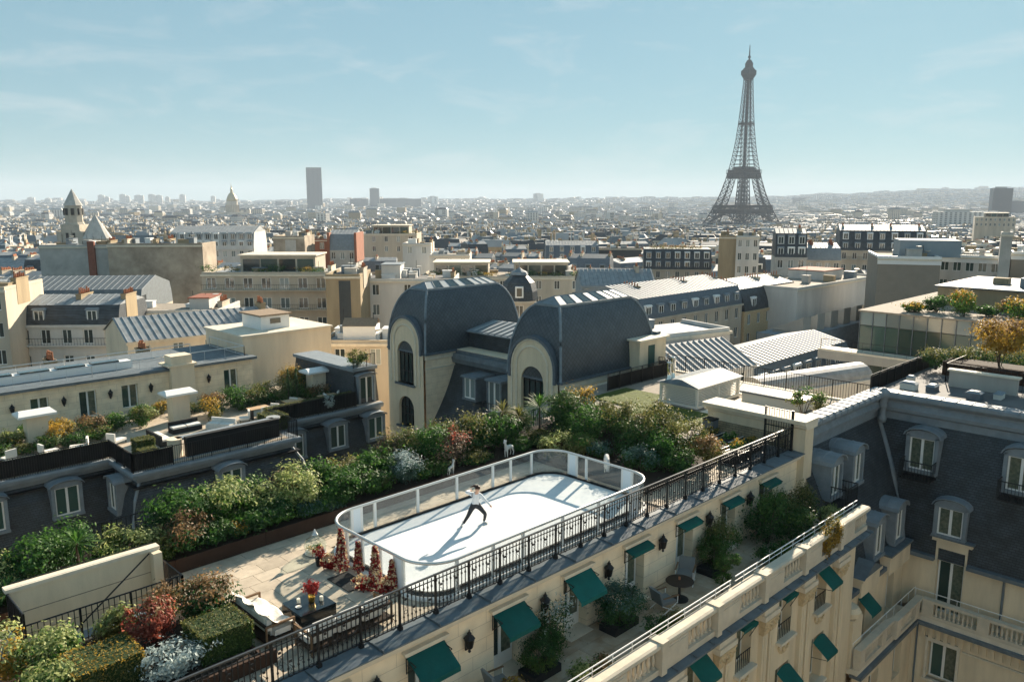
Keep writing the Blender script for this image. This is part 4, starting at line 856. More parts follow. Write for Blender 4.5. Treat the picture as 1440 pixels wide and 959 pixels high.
MB().box(45.3, 16.95, -1.0, 56.6, 17.35, 0.74).build('parapet_wall', 'stone_cap', loc=(50, 17.1, -1)); tag(bpy.data.objects['parapet_wall.001'], 'pale parapet wall under the long mesh railing behind the zinc cornice', 'wall')
pw = thing('stone_planter_wall', 'stained concrete planter wall on the roof behind the zinc cornice', 'wall', (49.4, 12.5, 1.1))
MB().box(49.2, 10.9, 1.1, 49.5, 14.3, 2.0).build('wall', 'concrete', pw); MB().box(49.1, 10.8, 2.0, 49.6, 14.4, 2.1).build('coping', 'stone_cap', pw)
plain_rail('iron_railing', 'black railing round the planted roof by the golden tree', [(50.3, 10.6), (50.3, 14.8), (54, 14.8)], 1.1, 1.1, gap=0.3)
pb_ = thing('planter_box', 'dark planter box under the golden tree', 'planter', (53, 12.5, 1.1))
MB().box(52.2, 9.0, 1.1, 54.0, 15.6, 1.95).build('box', 'corten', pb_); MB().box(52.3, 9.1, 1.9, 53.9, 15.5, 1.97).build('soil', 'soil', pb_)
for k, (x_, y_, a, b_, c_, lb_) in enumerate(((46.8, 15.6, 0.7, 1.1, 0.5, 'pale roof vent hood'), (47.5, 14.6, 1.1, 0.6, 0.35, 'dark rooftop cooling unit'), (48.2, 16.0, 0.5, 0.5, 0.6, 'small white roof vent'), (46.9, 12.3, 0.8, 0.9, 0.5, 'white rooftop fan box'), (47.9, 11.4, 1.0, 0.5, 0.4, 'dark low rooftop unit'), (46.6, 9.2, 0.6, 0.6, 0.7, 'pale rooftop exhaust box'))):
    u_ = thing('rooftop_unit', lb_ + (' nearest the zinc corner' if k == 0 else ' beside the planter wall' if k in (1, 2) else ' behind the right cornice'), 'roof unit', (x_, y_, 1.1), group='rooftop units behind the cornice'); a *= 0.75; b_ *= 0.75; c_ *= 0.7
    MB().box(x_ - a/2, y_ - b_/2, 1.1, x_ + a/2, y_ + b_/2, 1.1 + c_).build('casing', 'louvre' if k % 2 == 0 else 'lead', u_); MB().frus((x_-a/2-.05,y_-b_/2-.05,x_+a/2+.05,y_+b_/2+.05), 1.1 + c_, (x_-a/3,y_-b_/3,x_+a/3,y_+b_/3), 1.2 + c_).build('lid', 'zinc', u_)
# small fence across the terrace before the roof deck
plain_rail('dark_fence', 'tall dark mesh fence closing the garden at the back of the rink terrace', [(30.6, 20.4), (30.6, 27.1)], 0.0, 1.25, screen=0.97)
# ================================================================ OBJECTS ON THE TERRACES
mat('pale_wood', (0.48, 0.33, 0.19), 0.7, var=0.2, scale=5)
import numpy as np
def leaf_mesh(name, mats, seed, dims, n, size, shape='ball', clumps=36, sig=0.16, frac=None, lw=0.55, up=0.25):
    """leaf-sized quads spread through a crown; shape ball | box | cone | spiky"""
    rg = np.random.default_rng(seed); w, d, h = dims
    if shape == 'box':
        P = rg.uniform(-1, 1, (n, 3)); ax = rg.integers(0, 3, n); P[np.arange(n), ax] = np.sign(P[np.arange(n), ax]) * rg.uniform(0.90, 1.02, n); N = np.zeros((n, 3)); N[np.arange(n), ax] = np.sign(P[np.arange(n), ax])
        C = P * np.array([w/2, d/2, h/2]) + np.array([0, 0, h/2])
    elif shape == 'cone':
        t = rg.uniform(0, 1, n) ** 0.8; a = rg.uniform(0, 2*np.pi, n); r = (1 - t * 0.78) * rg.uniform(0.75, 1.05, n)
        C = np.stack([r*np.cos(a)*w/2, r*np.sin(a)*d/2, t*h], 1); N = np.stack([np.cos(a), np.sin(a), np.full(n, 0.4)], 1)
    else:
        K = clumps; u = rg.normal(size=(K, 3)); u /= np.linalg.norm(u, axis=1)[:, None]; u[:, 2] = u[:, 2] * 0.9 + 0.12
        rad = rg.uniform(0.35, 0.95, K) ** 0.6
        cc = u * rad[:, None]; k = rg.integers(0, K, n)
        g = rg.normal(size=(n, 3)) * sig * rg.uniform(0.6, 1.5, (K,))[k][:, None]
        Q = cc[k] + g; C = Q * np.array([w/2, d/2, h/2]) + np.array([0, 0, h/2]); N = u[k] * 0.7 + g / (sig * 3)
        C[:, 2] = np.maximum(C[:, 2], 0.02)
    N = N + rg.normal(size=(n, 3)) * 0.55 + np.array([0, 0, up]); N /= np.linalg.norm(N, axis=1)[:, None]
    T = np.cross(N, rg.normal(size=(n, 3))); T /= np.linalg.norm(T, axis=1)[:, None]; B = np.cross(N, T)
    s = size * rg.uniform(0.6, 1.35, n)[:, None]
    V = np.stack([C - T*s, C + B*s*lw*0.8 - T*s*0.1, C + T*s, C - B*s*lw*0.8 - T*s*0.1], 1).reshape(-1, 3)
    me = bpy.data.meshes.new(name); me.vertices.add(len(V)); me.vertices.foreach_set('co', V.ravel()); me.loops.add(n*4); me.loops.foreach_set('vertex_index', np.arange(n*4)); me.polygons.add(n); me.polygons.foreach_set('loop_start', np.arange(n)*4); me.polygons.foreach_set('loop_total', np.full(n, 4))
    mats = mats if isinstance(mats, (list, tuple)) else [mats]
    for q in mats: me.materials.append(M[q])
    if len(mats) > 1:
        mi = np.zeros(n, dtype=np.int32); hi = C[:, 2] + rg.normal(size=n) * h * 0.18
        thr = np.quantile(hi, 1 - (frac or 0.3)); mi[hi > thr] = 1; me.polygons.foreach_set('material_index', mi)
    me.update(); me.validate(); return me
def stems(seed, dims, n=5, r=0.02, m='bark'):
    rg = random.Random(seed); b = MB(); w, d, h = dims
    for k in range(n):
        a = rg.uniform(0, 6.28); q = rg.uniform(0.2, 0.7); x, y = math.cos(a) * q * w / 2, math.sin(a) * q * d / 2
        b.tube([(x*0.1, y*0.1, 0), (x*0.5, y*0.5, h*0.4), (x, y, h*0.8)], [r, r*0.7, r*0.35], 5)
    return b
SEED = [100]
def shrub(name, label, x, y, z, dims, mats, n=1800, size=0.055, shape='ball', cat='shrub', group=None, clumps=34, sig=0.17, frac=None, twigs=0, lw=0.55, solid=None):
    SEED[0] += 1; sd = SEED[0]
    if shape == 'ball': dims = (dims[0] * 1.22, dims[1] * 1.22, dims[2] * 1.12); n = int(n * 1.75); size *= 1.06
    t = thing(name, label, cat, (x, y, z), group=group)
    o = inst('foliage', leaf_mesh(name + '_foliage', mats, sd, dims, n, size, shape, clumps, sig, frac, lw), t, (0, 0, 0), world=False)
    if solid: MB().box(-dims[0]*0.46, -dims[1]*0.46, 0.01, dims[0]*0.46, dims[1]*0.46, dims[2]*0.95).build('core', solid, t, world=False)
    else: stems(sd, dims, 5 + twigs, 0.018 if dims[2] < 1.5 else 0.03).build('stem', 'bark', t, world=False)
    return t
def spiky(name, label, x, y, z, h, r, n=70, m='leaf_mid', heads=((0, 0, 1.0),), group=None, trunk=True):
    """palm or yucca heads of long narrow leaves on stems"""
    SEED[0] += 1; rg = random.Random(SEED[0]); t = thing(name, label, 'plant', (x, y, z), group=group); b = MB(); tr = MB()
    for hx, hy, f in heads:
        zc = h * f * 0.62
        if trunk: tr.tube([(hx*0.3, hy*0.3, 0), (hx, hy, zc)], [0.06, 0.045], 6)
        for k in range(n):
            a = rg.uniform(0, 6.28); e = rg.uniform(-0.5, 1.35); L = r * rg.uniform(0.7, 1.1); ca, sa = math.cos(a), math.sin(a); wv = 0.03
            p1 = (hx + ca*math.cos(e)*L*0.55, hy + sa*math.cos(e)*L*0.55, zc + math.sin(e)*L*0.55); p2 = (hx + ca*math.cos(e)*L, hy + sa*math.cos(e)*L, zc + math.sin(e)*L*0.85 - 0.12*L)
            b.poly([(hx, hy, zc), (p1[0]-sa*wv, p1[1]+ca*wv, p1[2]), p2, (p1[0]+sa*wv, p1[1]-ca*wv, p1[2])])
    b.build('fronds', m, t, world=False)
    if trunk: tr.build('stem', 'bark', t, world=False)
    return t

# ---- ice rink
X0, X1, Y0, Y1, RC = 13.36, 24.48, 16.95, 22.45, 1.12
def rr_pts(inset=0.0, n=10):
    x0, x1, y0, y1, r = X0 + inset, X1 - inset, Y0 + inset, Y1 - inset, RC - inset; out = []
    for cx, cy, a0 in ((x1 - r, y1 - r, 0), (x0 + r, y1 - r, 90), (x0 + r, y0 + r, 180), (x1 - r, y0 + r, 270)):
        for k in range(n + 1): a = R(a0 + 90 * k / n); out.append((cx + r * math.cos(a), cy + r * math.sin(a)))
    return out
rink = thing('ice_rink', 'small white ice rink with rounded corners and low glass boards', 'ice rink', (19, 19.7, 0))
MB().prism(rr_pts(-0.12), -0.045, 0.06).build('platform', 'white_paint', rink)
MB().prism(rr_pts(0.06), 0.06, 0.12).build('ice', 'ice', rink)
def ring(b, i0, i1, z0, z1):
    a, c = rr_pts(i0), rr_pts(i1); n = len(a)
    for k in range(n):
        j = (k + 1) % n; b.poly([(*a[k], z1), (*a[j], z1), (*c[j], z1), (*c[k], z1)]); b.poly([(*a[k], z0), (*a[j], z0), (*a[j], z1), (*a[k], z1)]); b.poly([(*c[k], z0), (*c[k], z1), (*c[j], z1), (*c[j], z0)])
    return b
ring(MB(), 0.045, 0.12, 0.06, 0.20).build('kick_strip', 'rubber', rink)
MB().tube([(x, y, 1.12) for x, y in rr_pts(0.0)], 0.05, 8, closed=True).build('top_rail', 'rail_alu', rink, smooth=True)
POST_R = MB().box(-0.05, -0.035, 0.06, 0.05, 0.035, 1.09).mesh('rink_post', 'white_paint')
def panel(p, q, opaque=False):
    L = math.dist(p, q); a = math.atan2(q[1]-p[1], q[0]-p[0]); c = ((p[0]+q[0])/2, (p[1]+q[1])/2)
    o = inst('white_panel' if opaque else 'glass_panel', PM[opaque], rink, (c[0], c[1], 0.06), (L - 0.02, 1, 1), rz=a)
PM = {False: MB().box(-0.5, -0.012, 0.03, 0.5, 0.012, 1.03).mesh('glass_panel', 'glass_rink'), True: MB().box(-0.5, -0.03, 0.0, 0.5, 0.03, 1.03).mesh('white_panel', 'panel_white')} if mat('panel_white', (0.72, 0.78, 0.82), 0.35) else None
def run(pts, kinds):
    for k in range(len(pts)):
        d = (pts[min(k+1, len(pts)-1)][0] - pts[max(k-1, 0)][0], pts[min(k+1, len(pts)-1)][1] - pts[max(k-1, 0)][1])
        inst('post', POST_R, rink, (pts[k][0], pts[k][1], 0), rz=math.atan2(d[1], d[0]))
    for k in range(len(pts) - 1): panel(pts[k], pts[k+1], kinds[k] if k < len(kinds) else False)
g = X0 + RC; h_ = X1 - RC; yb = Y0 + RC; yt = Y1 - RC
run([(g - 0.0, Y1), (g + 0.38, Y1), (g + 0.95, Y1), (g + 2.85, Y1), (g + 4.75, Y1), (g + 6.65, Y1), (g + 7.65, Y1), (h_, Y1)], [True, False, False, False, False, False, False, True])
run([(X1, yt), (X1, yt - 0.42), (X1, yt - 0.95), (X1, yb + 0.45), (X1, yb)], [True, False, False, True])
run([(h_, Y0), (h_ - 0.45, Y0), (h_ - 2.3, Y0), (h_ - 4.2, Y0), (h_ - 6.1, Y0), (h_ - 7.4, Y0), (g, Y0)], [True, False, False, False, False, False, True])
run([(X0, yb), (X0, yb + 0.4), (X0, yb + 1.15), (X0, yb + 2.1), (X0, yt - 0.3), (X0, yt)], [True, False, False, False, False])
for cx, cy, a0 in ((h_, yt, 0), (g, yt, 90), (g, yb, 180), (h_, yb, 270)):       # curved corner glass
    b = MB(); n = 10
    for k in range(n):
        a, c = R(a0 + 90*k/n), R(a0 + 90*(k+1)/n)
        for r0, r1 in ((RC - 0.012, RC - 0.012), (RC + 0.012, RC + 0.012)): b.poly([(cx + r0*math.cos(a), cy + r0*math.sin(a), 0.09), (cx + r0*math.cos(c), cy + r0*math.sin(c), 0.09), (cx + r0*math.cos(c), cy + r0*math.sin(c), 1.08), (cx + r0*math.cos(a), cy + r0*math.sin(a), 1.08)])
    b.build('glass_panel', 'glass_rink', rink, smooth=True)

# ---- skater and statues: one skinned surface each
def skin(name, joints, edges, root, sub=2):
    me = bpy.data.meshes.new(name + '_sk'); names = list(joints); me.from_pydata([joints[k][:3] for k in names], [], []); me.edges.add(len(edges))
    for e, (a, b) in zip(me.edges, edges): e.vertices = (names.index(a), names.index(b))
    me.update(); o = bpy.data.objects.new(name + '_sk', me); COL.objects.link(o)
    md = o.modifiers.new('skin', 'SKIN'); md.use_smooth_shade = True
    if not me.skin_vertices: me.attributes  # layer is made by the modifier below
    bm = bmesh.new(); bm.from_mesh(me); lay = bm.verts.layers.skin.verify(); bm.verts.ensure_lookup_table()
    for k, nme in enumerate(names):
        r = joints[nme][3]; bm.verts[k][lay].radius = r if isinstance(r, tuple) else (r, r); bm.verts[k][lay].use_root = (nme == root)
    bm.to_mesh(me); bm.free()
    o.modifiers.new('sub', 'SUBSURF').levels = sub; o.modifiers['sub'].render_levels = sub
    dg = bpy.context.evaluated_depsgraph_get(); dg.update(); out = bpy.data.meshes.new_from_object(o.evaluated_get(dg)); out.name = name
    bpy.data.objects.remove(o); return out
def region_mats(me, joints, regions, mats):
    """material by nearest skeleton segment"""
    for q in mats: me.materials.append(M[q])
    for p in me.polygons:
        c = p.center; best = (9e9, 0)
        for a, b, mi in regions:
            A, B = Vector(joints[a][:3]), Vector(joints[b][:3]); d = B - A; t = max(0, min(1, (c - A).dot(d) / max(d.length_squared, 1e-9))); dd = (A + d*t - c).length
            if dd < best[0]: best = (dd, mi)
        p.material_index = best[1]; p.use_smooth = True
RV, CV = Vector((0.711, -0.703, 0)), Vector((-0.703, -0.711, 0))
def J(r, c, z, rad): v = RV * r + CV * c; return (v.x, v.y, z, rad)
sk = {'pelvis': J(.04,0,.84,(.135,.105)), 'waist': J(.05,.02,.99,(.125,.095)), 'chest': J(.07,.05,1.16,(.145,.105)), 'neck0': J(.09,.08,1.30,(.075,.07)), 'neck1': J(.11,.12,1.37,.048), 'head': J(.13,.16,1.46,(.082,.092)), 'crown': J(.135,.16,1.55,(.075,.085)),
      'shl': J(-.07,.05,1.26,.075), 'ell': J(-.30,.02,1.33,.052), 'wrl': J(-.16,-.20,1.30,.036), 'hal': J(-.10,-.26,1.30,.034),
      'shr': J(.23,.07,1.24,.075), 'elr': J(.40,.12,1.06,.052), 'wrr': J(.56,.18,.93,.036), 'har': J(.60,.20,.885,.036), 'fir': J(.635,.215,.84,.02), 'thr': J(.59,.25,.865,.014),
      'hpl': J(-.06,.02,.80,.105), 'knl': J(-.20,.12,.50,.072), 'anl': J(-.37,.10,.21,.050), 'hel': J(-.385,.10,.165,.050), 'tol': J(-.44,.24,.155,.045),
      'hpr': J(.15,-.02,.80,.105), 'knr': J(.40,.06,.53,.072), 'anr': J(.36,-.14,.22,.050), 'her': J(.35,-.16,.165,.050), 'tor': J(.44,-.02,.155,.045)}
sk_e = [('pelvis','waist'),('waist','chest'),('chest','neck0'),('neck0','neck1'),('neck1','head'),('head','crown'),('neck0','shl'),('shl','ell'),('ell','wrl'),('wrl','hal'),('neck0','shr'),('shr','elr'),('elr','wrr'),('wrr','har'),('har','fir'),('har','thr'),('pelvis','hpl'),('hpl','knl'),('knl','anl'),('anl','hel'),('hel','tol'),('pelvis','hpr'),('hpr','knr'),('knr','anr'),('anr','her'),('her','tor')]
sm = skin('skater', sk, sk_e, 'pelvis')
region_mats(sm, sk, [('pelvis','pelvis',1),('waist','chest',0),('chest','neck0',0),('neck1','head',2),('head','crown',2),('neck0','shl',0),('shl','ell',0),('ell','wrl',0),('wrl','hal',2),('neck0','shr',0),('shr','elr',0),('elr','wrr',0),('har','fir',2),('har','thr',2),('hpl','knl',1),('knl','anl',1),('hel','tol',3),('hpr','knr',1),('knr','anr',1),('her','tor',3)], ['sweater', 'leggings', 'skin', 'white_paint'])
sko = inst('person', sm, None, (18.18, 20.29, 0.0)); tag(sko, 'ice skater in white sweater and black leggings lunging with arms out', 'person')
hd = Vector(sk['head'][:3]); cr = Vector(sk['crown'][:3])
hr_ = MB().sphere(tuple(cr + Vector((0,0,-0.02)) - CV*0.025), (0.098, 0.098, 0.095), 10, 7); q0 = cr - CV*0.09 + Vector((0,0,0.0)); hr_.tube([tuple(q0), tuple(q0 - RV*0.12 + Vector((0,0,0.03))), tuple(q0 - RV*0.26 + Vector((0,0,-0.01)))], [0.05, 0.045, 0.012], 6)
hr_.build('hair', 'hair', sko, world=False, smooth=True)
hm = MB()
for e, wv in (('l', ''), ('r', '')):
    a, b = Vector(sk['he'+e][:3]), Vector(sk['to'+e][:3]); d = (b - a).normalized(); n_ = Vector((-d.y, d.x, 0)) * 0.006
    p = [a - d*0.06, b + d*0.06]; bl = MB(); bl.prism([(p[0].x+n_.x, p[0].y+n_.y), (p[1].x+n_.x, p[1].y+n_.y), (p[1].x-n_.x, p[1].y-n_.y), (p[0].x-n_.x, p[0].y-n_.y)], 0.121, 0.152).build('skate_blade', 'rail_alu', sko, world=False)
    bt = MB().tube([tuple(a - d*0.02 + Vector((0,0,0.10))), tuple(a + Vector((0,0,0.0))), tuple(b)], [0.06, 0.062, 0.05], 7); bt.build('skate_boot', 'white_paint', sko, world=False, smooth=True)
def deer(label, x, y, z, ang, s, pose='up'):
    j = {'hip': (-.32,0,.62,(.11,.13)), 'mid': (0,0,.62,(.11,.13)), 'sho': (.28,0,.64,(.12,.14)), 'nk': ((.42,0,.86,.075) if pose == 'up' else (.48,0,.55,.075)), 'hd': ((.46,0,1.05,.07) if pose == 'up' else (.56,0,.30,.07)), 'mz': ((.63,0,1.0,.035) if pose == 'up' else (.66,0,.16,.035)), 'e1': ((.42,.10,1.17,.02) if pose == 'up' else (.50,.10,.42,.02)), 'e2': ((.42,-.10,1.17,.02) if pose == 'up' else (.50,-.10,.42,.02)), 'tl': (-.46,0,.6,.03)}
    e = [('hip','mid'),('mid','sho'),('sho','nk'),('nk','hd'),('hd','mz'),('hd','e1'),('hd','e2'),('hip','tl')]
    for nme, xx, rt in (('f', .28, 'sho'), ('h', -.32, 'hip')):
        for sd, yy in (('l', .09), ('r', -.09)):
            off = rnd.uniform(-.05, .05); k1 = (xx + (0.03 if nme == 'f' else 0.05) + off, yy, .42, .055); k2 = (xx + (0.02 if nme == 'f' else -0.08) + off, yy, .22, .034); k3 = (xx + off, yy, 0.02, .03)
            j[nme+sd+'1'] = k1; j[nme+sd+'2'] = k2; j[nme+sd+'3'] = k3; e += [(rt, nme+sd+'1'), (nme+sd+'1', nme+sd+'2'), (nme+sd+'2', nme+sd+'3')]
    me = skin('deer', j, e, 'mid', 1); me.materials.append(M['statue']); o = inst('deer_statue', me, None, (x, y, z), s, rz=ang); tag(o, label, 'statue', 'white deer statues'); return o
deer('white deer statue standing with head raised behind the rink', 23.9, 24.35, 0.39, R(195), 0.72)
deer('small white fawn statue among the bushes behind the rink', 20.5, 24.3, 0.39, R(20), 0.52)
deer('white deer statue bending its neck right of the rink', 25.9, 20.45, 0.21, R(-140), 0.95, 'down')

# ---- garlands of red leaves at the rink entrance, mat
def garland(label, x, y, h, w, n):
    SEED[0] += 1; t = thing('leaf_garland', label, 'garland', (x, y, 0), group='red leaf garlands at the rink gate')
    inst('leaves', leaf_mesh('garland_red', ['flower_red', 'flower_red'], SEED[0], (w, w, h), n, 0.055, 'cone'), t, world=False)
    inst('blossoms', leaf_mesh('garland_cream', ['flower_cream'], SEED[0] + 500, (w * 1.06, w * 1.06, h), n // 3, 0.045, 'cone', lw=1.0), t, world=False)
    MB().tube([(0, 0, 0), (0, 0, h * 0.95)], 0.025, 6).build('stake', 'bark', t, world=False)
garland('tall red leaf garland left of the rink entrance', 12.95, 20.75, 1.35, 0.5, 700); garland('short red leaf garland just inside the left rink gate post', 13.25, 20.25, 1.0, 0.42, 450)
garland('tall red leaf garland right of the rink entrance', 12.98, 18.95, 1.35, 0.52, 700); garland('short red leaf garland at the right rink gate post', 13.22, 18.45, 1.0, 0.42, 450)
for lab, x, y in (('low mound of red and cream flowers by the left rink garland', 12.75, 21.1), ('low mound of red flowers between the right rink garlands', 13.0, 18.6), ('low mound of red and white flowers by the right rink garland', 12.7, 19.2)):
    shrub('flower_mound', lab, x, y, 0, (0.55, 0.5, 0.38), ['flower_red', 'flower_cream'], 300, 0.05, cat='flowers', frac=0.3)
mt_ = MB().box(12.25, 19.3, 0.006, 12.95, 20.5, 0.03).build('door_mat', 'rubber', loc=(12.6, 19.9, 0)); tag(mt_, 'black rubber mat at the rink entrance', 'mat')

# ---- coffee table, vase, candles
ct = thing('coffee_table', 'low square black lacquer coffee table with flowers', 'table', (10.65, 18.85, 0))
MB().box(10.1, 18.32, 0.03, 11.2, 19.35, 0.44).box(10.16, 18.38, 0.0, 11.14, 19.29, 0.03).build('body', 'lacquer', ct)
vz = thing('flower_vase', 'gold vase of dark red flowers on the black coffee table', 'vase', (10.75, 18.85, 0.44)); MB().lathe([(0.06,0.0),(0.085,0.02),(0.10,0.16),(0.095,0.27),(0.085,0.27),(0.085,0.05)], 12).build('vase', 'gold', vz, world=False, smooth=True)
fo = inst('flowers', leaf_mesh('bouquet', ['flower_red'], 900, (0.46, 0.46, 0.40), 420, 0.05), vz, (0, 0, 0.22), world=False)
for lab, x, y in (('white candle in a glass on the left of the coffee table', 10.45, 19.05), ('white candle in a glass beside the gold vase', 10.98, 18.72)):
    cd = thing('candle', lab, 'candle', (x, y, 0.44), group='candles on the coffee table'); MB().lathe([(0.05,0.005),(0.05,0.13)], 10).build('wax', 'wax', cd, world=False); MB().lathe([(0.068,0.0),(0.07,0.19),(0.066,0.19),(0.064,0.01)], 12).build('glass', 'glass_clear', cd, world=False)
sc_ = thing('saucer', 'small white saucer on the front left of the coffee table', 'dish', (10.32, 18.82, 0.44)); MB().lathe([(0.05,0.0),(0.09,0.02),(0.085,0.025),(0.04,0.012)], 12).build('dish', 'white_paint', sc_, world=False); MB().lathe([(0.035,0.012),(0.04,0.05)], 10).build('cup', 'wax', sc_, world=False)
# ---- sofas
def sofa(name, label, x, y, rz, L, throw=False):
    t = thing(name, label, 'sofa', (x, y, 0), rz); D = 0.85
    MB().box(-L/2, 0, 0.12, L/2, D, 0.2).box(-L/2, D - 0.05, 0.55, L/2, D, 0.62).build('frame', 'dark_wood', t, world=False)
    for sx in (-1, 1):
        MB().box(sx*L/2 - 0.03, 0.0, 0.56, sx*L/2 + 0.03, D, 0.61).box(sx*L/2 - 0.025, 0.0, 0.0, sx*L/2 + 0.025, 0.05, 0.56).box(sx*L/2 - 0.025, D - 0.05, 0.0, sx*L/2 + 0.025, D, 0.56).build('arm', 'wood', t, world=False)
    nb = 3 if L > 1.9 else 2; wv = (L - 0.1) / nb
    for k in range(nb):
        a = -L/2 + 0.05 + k * wv
        for nm, bx in (('seat_cushion', (a + 0.01, 0.02, 0.2, a + wv - 0.01, D - 0.22, 0.40)), ('back_cushion', (a + 0.01, D - 0.24, 0.38, a + wv - 0.01, D - 0.06, 0.80))):
            bm = bmesh.new(); bmesh.ops.create_cube(bm, size=1); bmesh.ops.bevel(bm, geom=list(bm.edges), offset=0.12, segments=3, affect='EDGES'); me = bpy.data.meshes.new(nm); bm.to_mesh(me); bm.free(); me.materials.append(M['cushion'])
            inst(nm, me, t, ((bx[0]+bx[3])/2, (bx[1]+bx[4])/2, (bx[2]+bx[5])/2), (bx[3]-bx[0], bx[4]-bx[1], bx[5]-bx[2]), world=False)
    return t
sofa('garden_sofa', 'long sofa with pale cushions and dark frame behind the iron railing', 10.9, 17.85, math.pi, 2.5)
s2 = sofa('garden_sofa', 'wood-armed sofa heaped with white fur throws beside the box hedge', 9.85, 19.15, math.pi/2, 1.9)
th = MB(); n = 22; hgt = {}
for i in range(n + 1):
    for k in range(13):
        u_, v_ = -1.0 + 2.0*i/n, k/12
        z_ = 0.42 + 0.40 * (v_ ** 3) + 0.05*math.sin(u_*5.1 + v_*3) + 0.035*math.sin(u_*9 + 5*v_) + 0.03*math.cos(v_*11 + u_*5) - 0.25 * max(0, 0.16 - v_) / 0.16
        hgt[(i, k)] = th.vid((u_*0.98, -0.10 + 0.92*v_ + 0.05*math.sin(u_*9), z_ + 0.08))
for i in range(n):
    for k in range(12): th.f.append((hgt[(i,k)], hgt[(i+1,k)], hgt[(i+1,k+1)], hgt[(i,k+1)])); th.m.append(0)
tho = th.build('fur_throw', 'fur', loc=(0,0,0), smooth=True); tho.location = (9.85, 19.15, 0); tho.rotation_euler = (0, 0, math.pi/2); tag(tho, 'crumpled white fur throw spread over the wood-armed sofa', 'throw')
bg_ = thing('carry_bag', 'black bag standing behind the sofa by the photinia bush', 'bag', (9.15, 20.2, 0)); MB().frus((-0.22,-0.12,0.22,0.12), 0, (-0.26,-0.16,0.26,0.16), 0.42).sphere((0,0,0.45), (0.25,0.15,0.12), 8, 5).build('body', 'rubber', bg_, world=False); MB().tube([(-0.12,0,0.5),(-0.08,0,0.72),(0.08,0,0.72),(0.12,0,0.5)], 0.018, 5).build('handle', 'rubber', bg_, world=False)
# ---- glass cloche lantern
gl = thing('glass_lantern', 'large glass globe lantern with white flowers beside the rink corner', 'lantern', (13.0, 22.4, 0))
MB().lathe([(0.18,0.02),(0.34,0.12),(0.38,0.30),(0.30,0.48),(0.12,0.58),(0.10,0.66)], 14).build('globe', 'glass', gl, world=False, smooth=True); MB().lathe([(0.2,0.0),(0.36,0.03),(0.36,0.05),(0.2,0.06)], 14).build('foot', 'rail_alu', gl, world=False); MB().lathe([(0.11,0.66),(0.06,0.74),(0.02,0.84)], 10).build('finial', 'rail_alu', gl, world=False)
inst('flowers', leaf_mesh('cloche_flowers', ['flower_cream', 'leaf_mid'], 901, (0.5, 0.5, 0.25), 200, 0.05), gl, (0, 0, 0.06), world=False)
for lab, x, y in (('black potted arrangement at the left foot of the rink gate', 12.6, 21.5),):
    p_ = thing('plant_pot', lab, 'pot', (x, y, 0)); MB().lathe([(0.10,0.0),(0.14,0.28),(0.15,0.30)], 10).build('pot', 'rubber', p_, world=False); inst('plant', leaf_mesh('pot_plant', ['flower_red'], 902, (0.35, 0.35, 0.4), 160, 0.05), p_, (0, 0, 0.25), world=False)

# ---- stair well with its wall and railings
sw = thing('stair_enclosure', 'cream stone stair wall with black railings sunk into the terrace', 'stairwell', (6.4, 22.8, -1.6))
MB().box(4.45, 23.32, -2.9, 8.25, 23.5, 1.36).box(8.05, 23.0, -0.3, 8.3, 23.5, 1.36).build('wall', 'stone', sw); MB().box(4.35, 23.26, 1.36, 8.34, 23.56, 1.46).build('coping', 'stone_cap', sw)
for z_ in (0.05, 0.70): MB().box(4.46, 23.31, z_, 8.05, 23.321, z_ + 0.018).build('joint', 'mortar', sw)
MB().box(4.2, 21.75, -0.2, 4.45, 23.55, 0.30).box(4.45, 21.6, -0.3, 8.35, 21.76, 0.10).build('kerb', 'stone_cap', sw)
for k in range(12): piece('step', 'stone_cap', sw, 8.05 - (k+1)*0.30, 21.77, -2.6, 8.05 - k*0.30, 23.31, -0.17*(k+1))
MB().box(5.6, 22.2, -1.0, 8.2, 22.5, -0.12).build('inner_wall', 'stone_pale', sw); MB().box(5.55, 22.1, -0.12, 8.25, 22.6, -0.02).build('inner_cap', 'zinc', sw)
plain_rail('', '', [(4.4, 23.3), (4.4, 21.8)], 0.3, 1.05, parent=sw, gap=0.07); plain_rail('', '', [(4.4, 21.75), (8.35, 21.75)], 0.10, 0.95, parent=sw, gap=0.14); plain_rail('', '', [(8.35, 21.75), (8.35, 23.1)], 0.0, 1.05, parent=sw, gap=0.10)
MB().tube([(8.0, 23.18, 1.35), (4.6, 21.95, -0.35)], 0.022, 6).tube([(8.1, 21.9, 0.95), (5.2, 21.9, -0.8)], 0.022, 6).build('handrail', 'iron', sw)
MB().tube([(4.5, 23.41, 1.56), (8.2, 23.41, 1.56)], 0.012, 5).build('coping_wire', 'iron', sw)
# ---- planters
pt = thing('long_planter', 'long rusty brown planter trough along the back of the terrace', 'planter', (18, 25.5, 0))
for k in range(9): piece('trough_panel', 'corten', pt, 3.0 + k*3.05, 24.12, 0.0, 3.0 + (k+1)*3.05 - 0.02, 24.18, 0.46)
MB().box(3.0, 24.19, 0.0, 30.4, 26.9, 0.40).build('soil', 'soil', pt)
pt2 = thing('front_planter', 'dark planter bed of shrubs behind the railing at the near corner', 'planter', (6, 19.4, 0))
MB().box(2.8, 17.45, 0.0, 8.9, 17.52, 0.36).box(8.5, 17.52, 0.0, 8.57, 19.9, 0.36).build('panel', 'corten', pt2); MB().box(2.8, 17.53, 0.0, 8.49, 21.4, 0.30).build('soil', 'soil', pt2)
plain_rail('iron_railing', 'plain black railing behind the shrubs at the back of the terrace', [(2.5, 27.0), (30.5, 27.0)], 0.0, 1.2, gap=0.15)
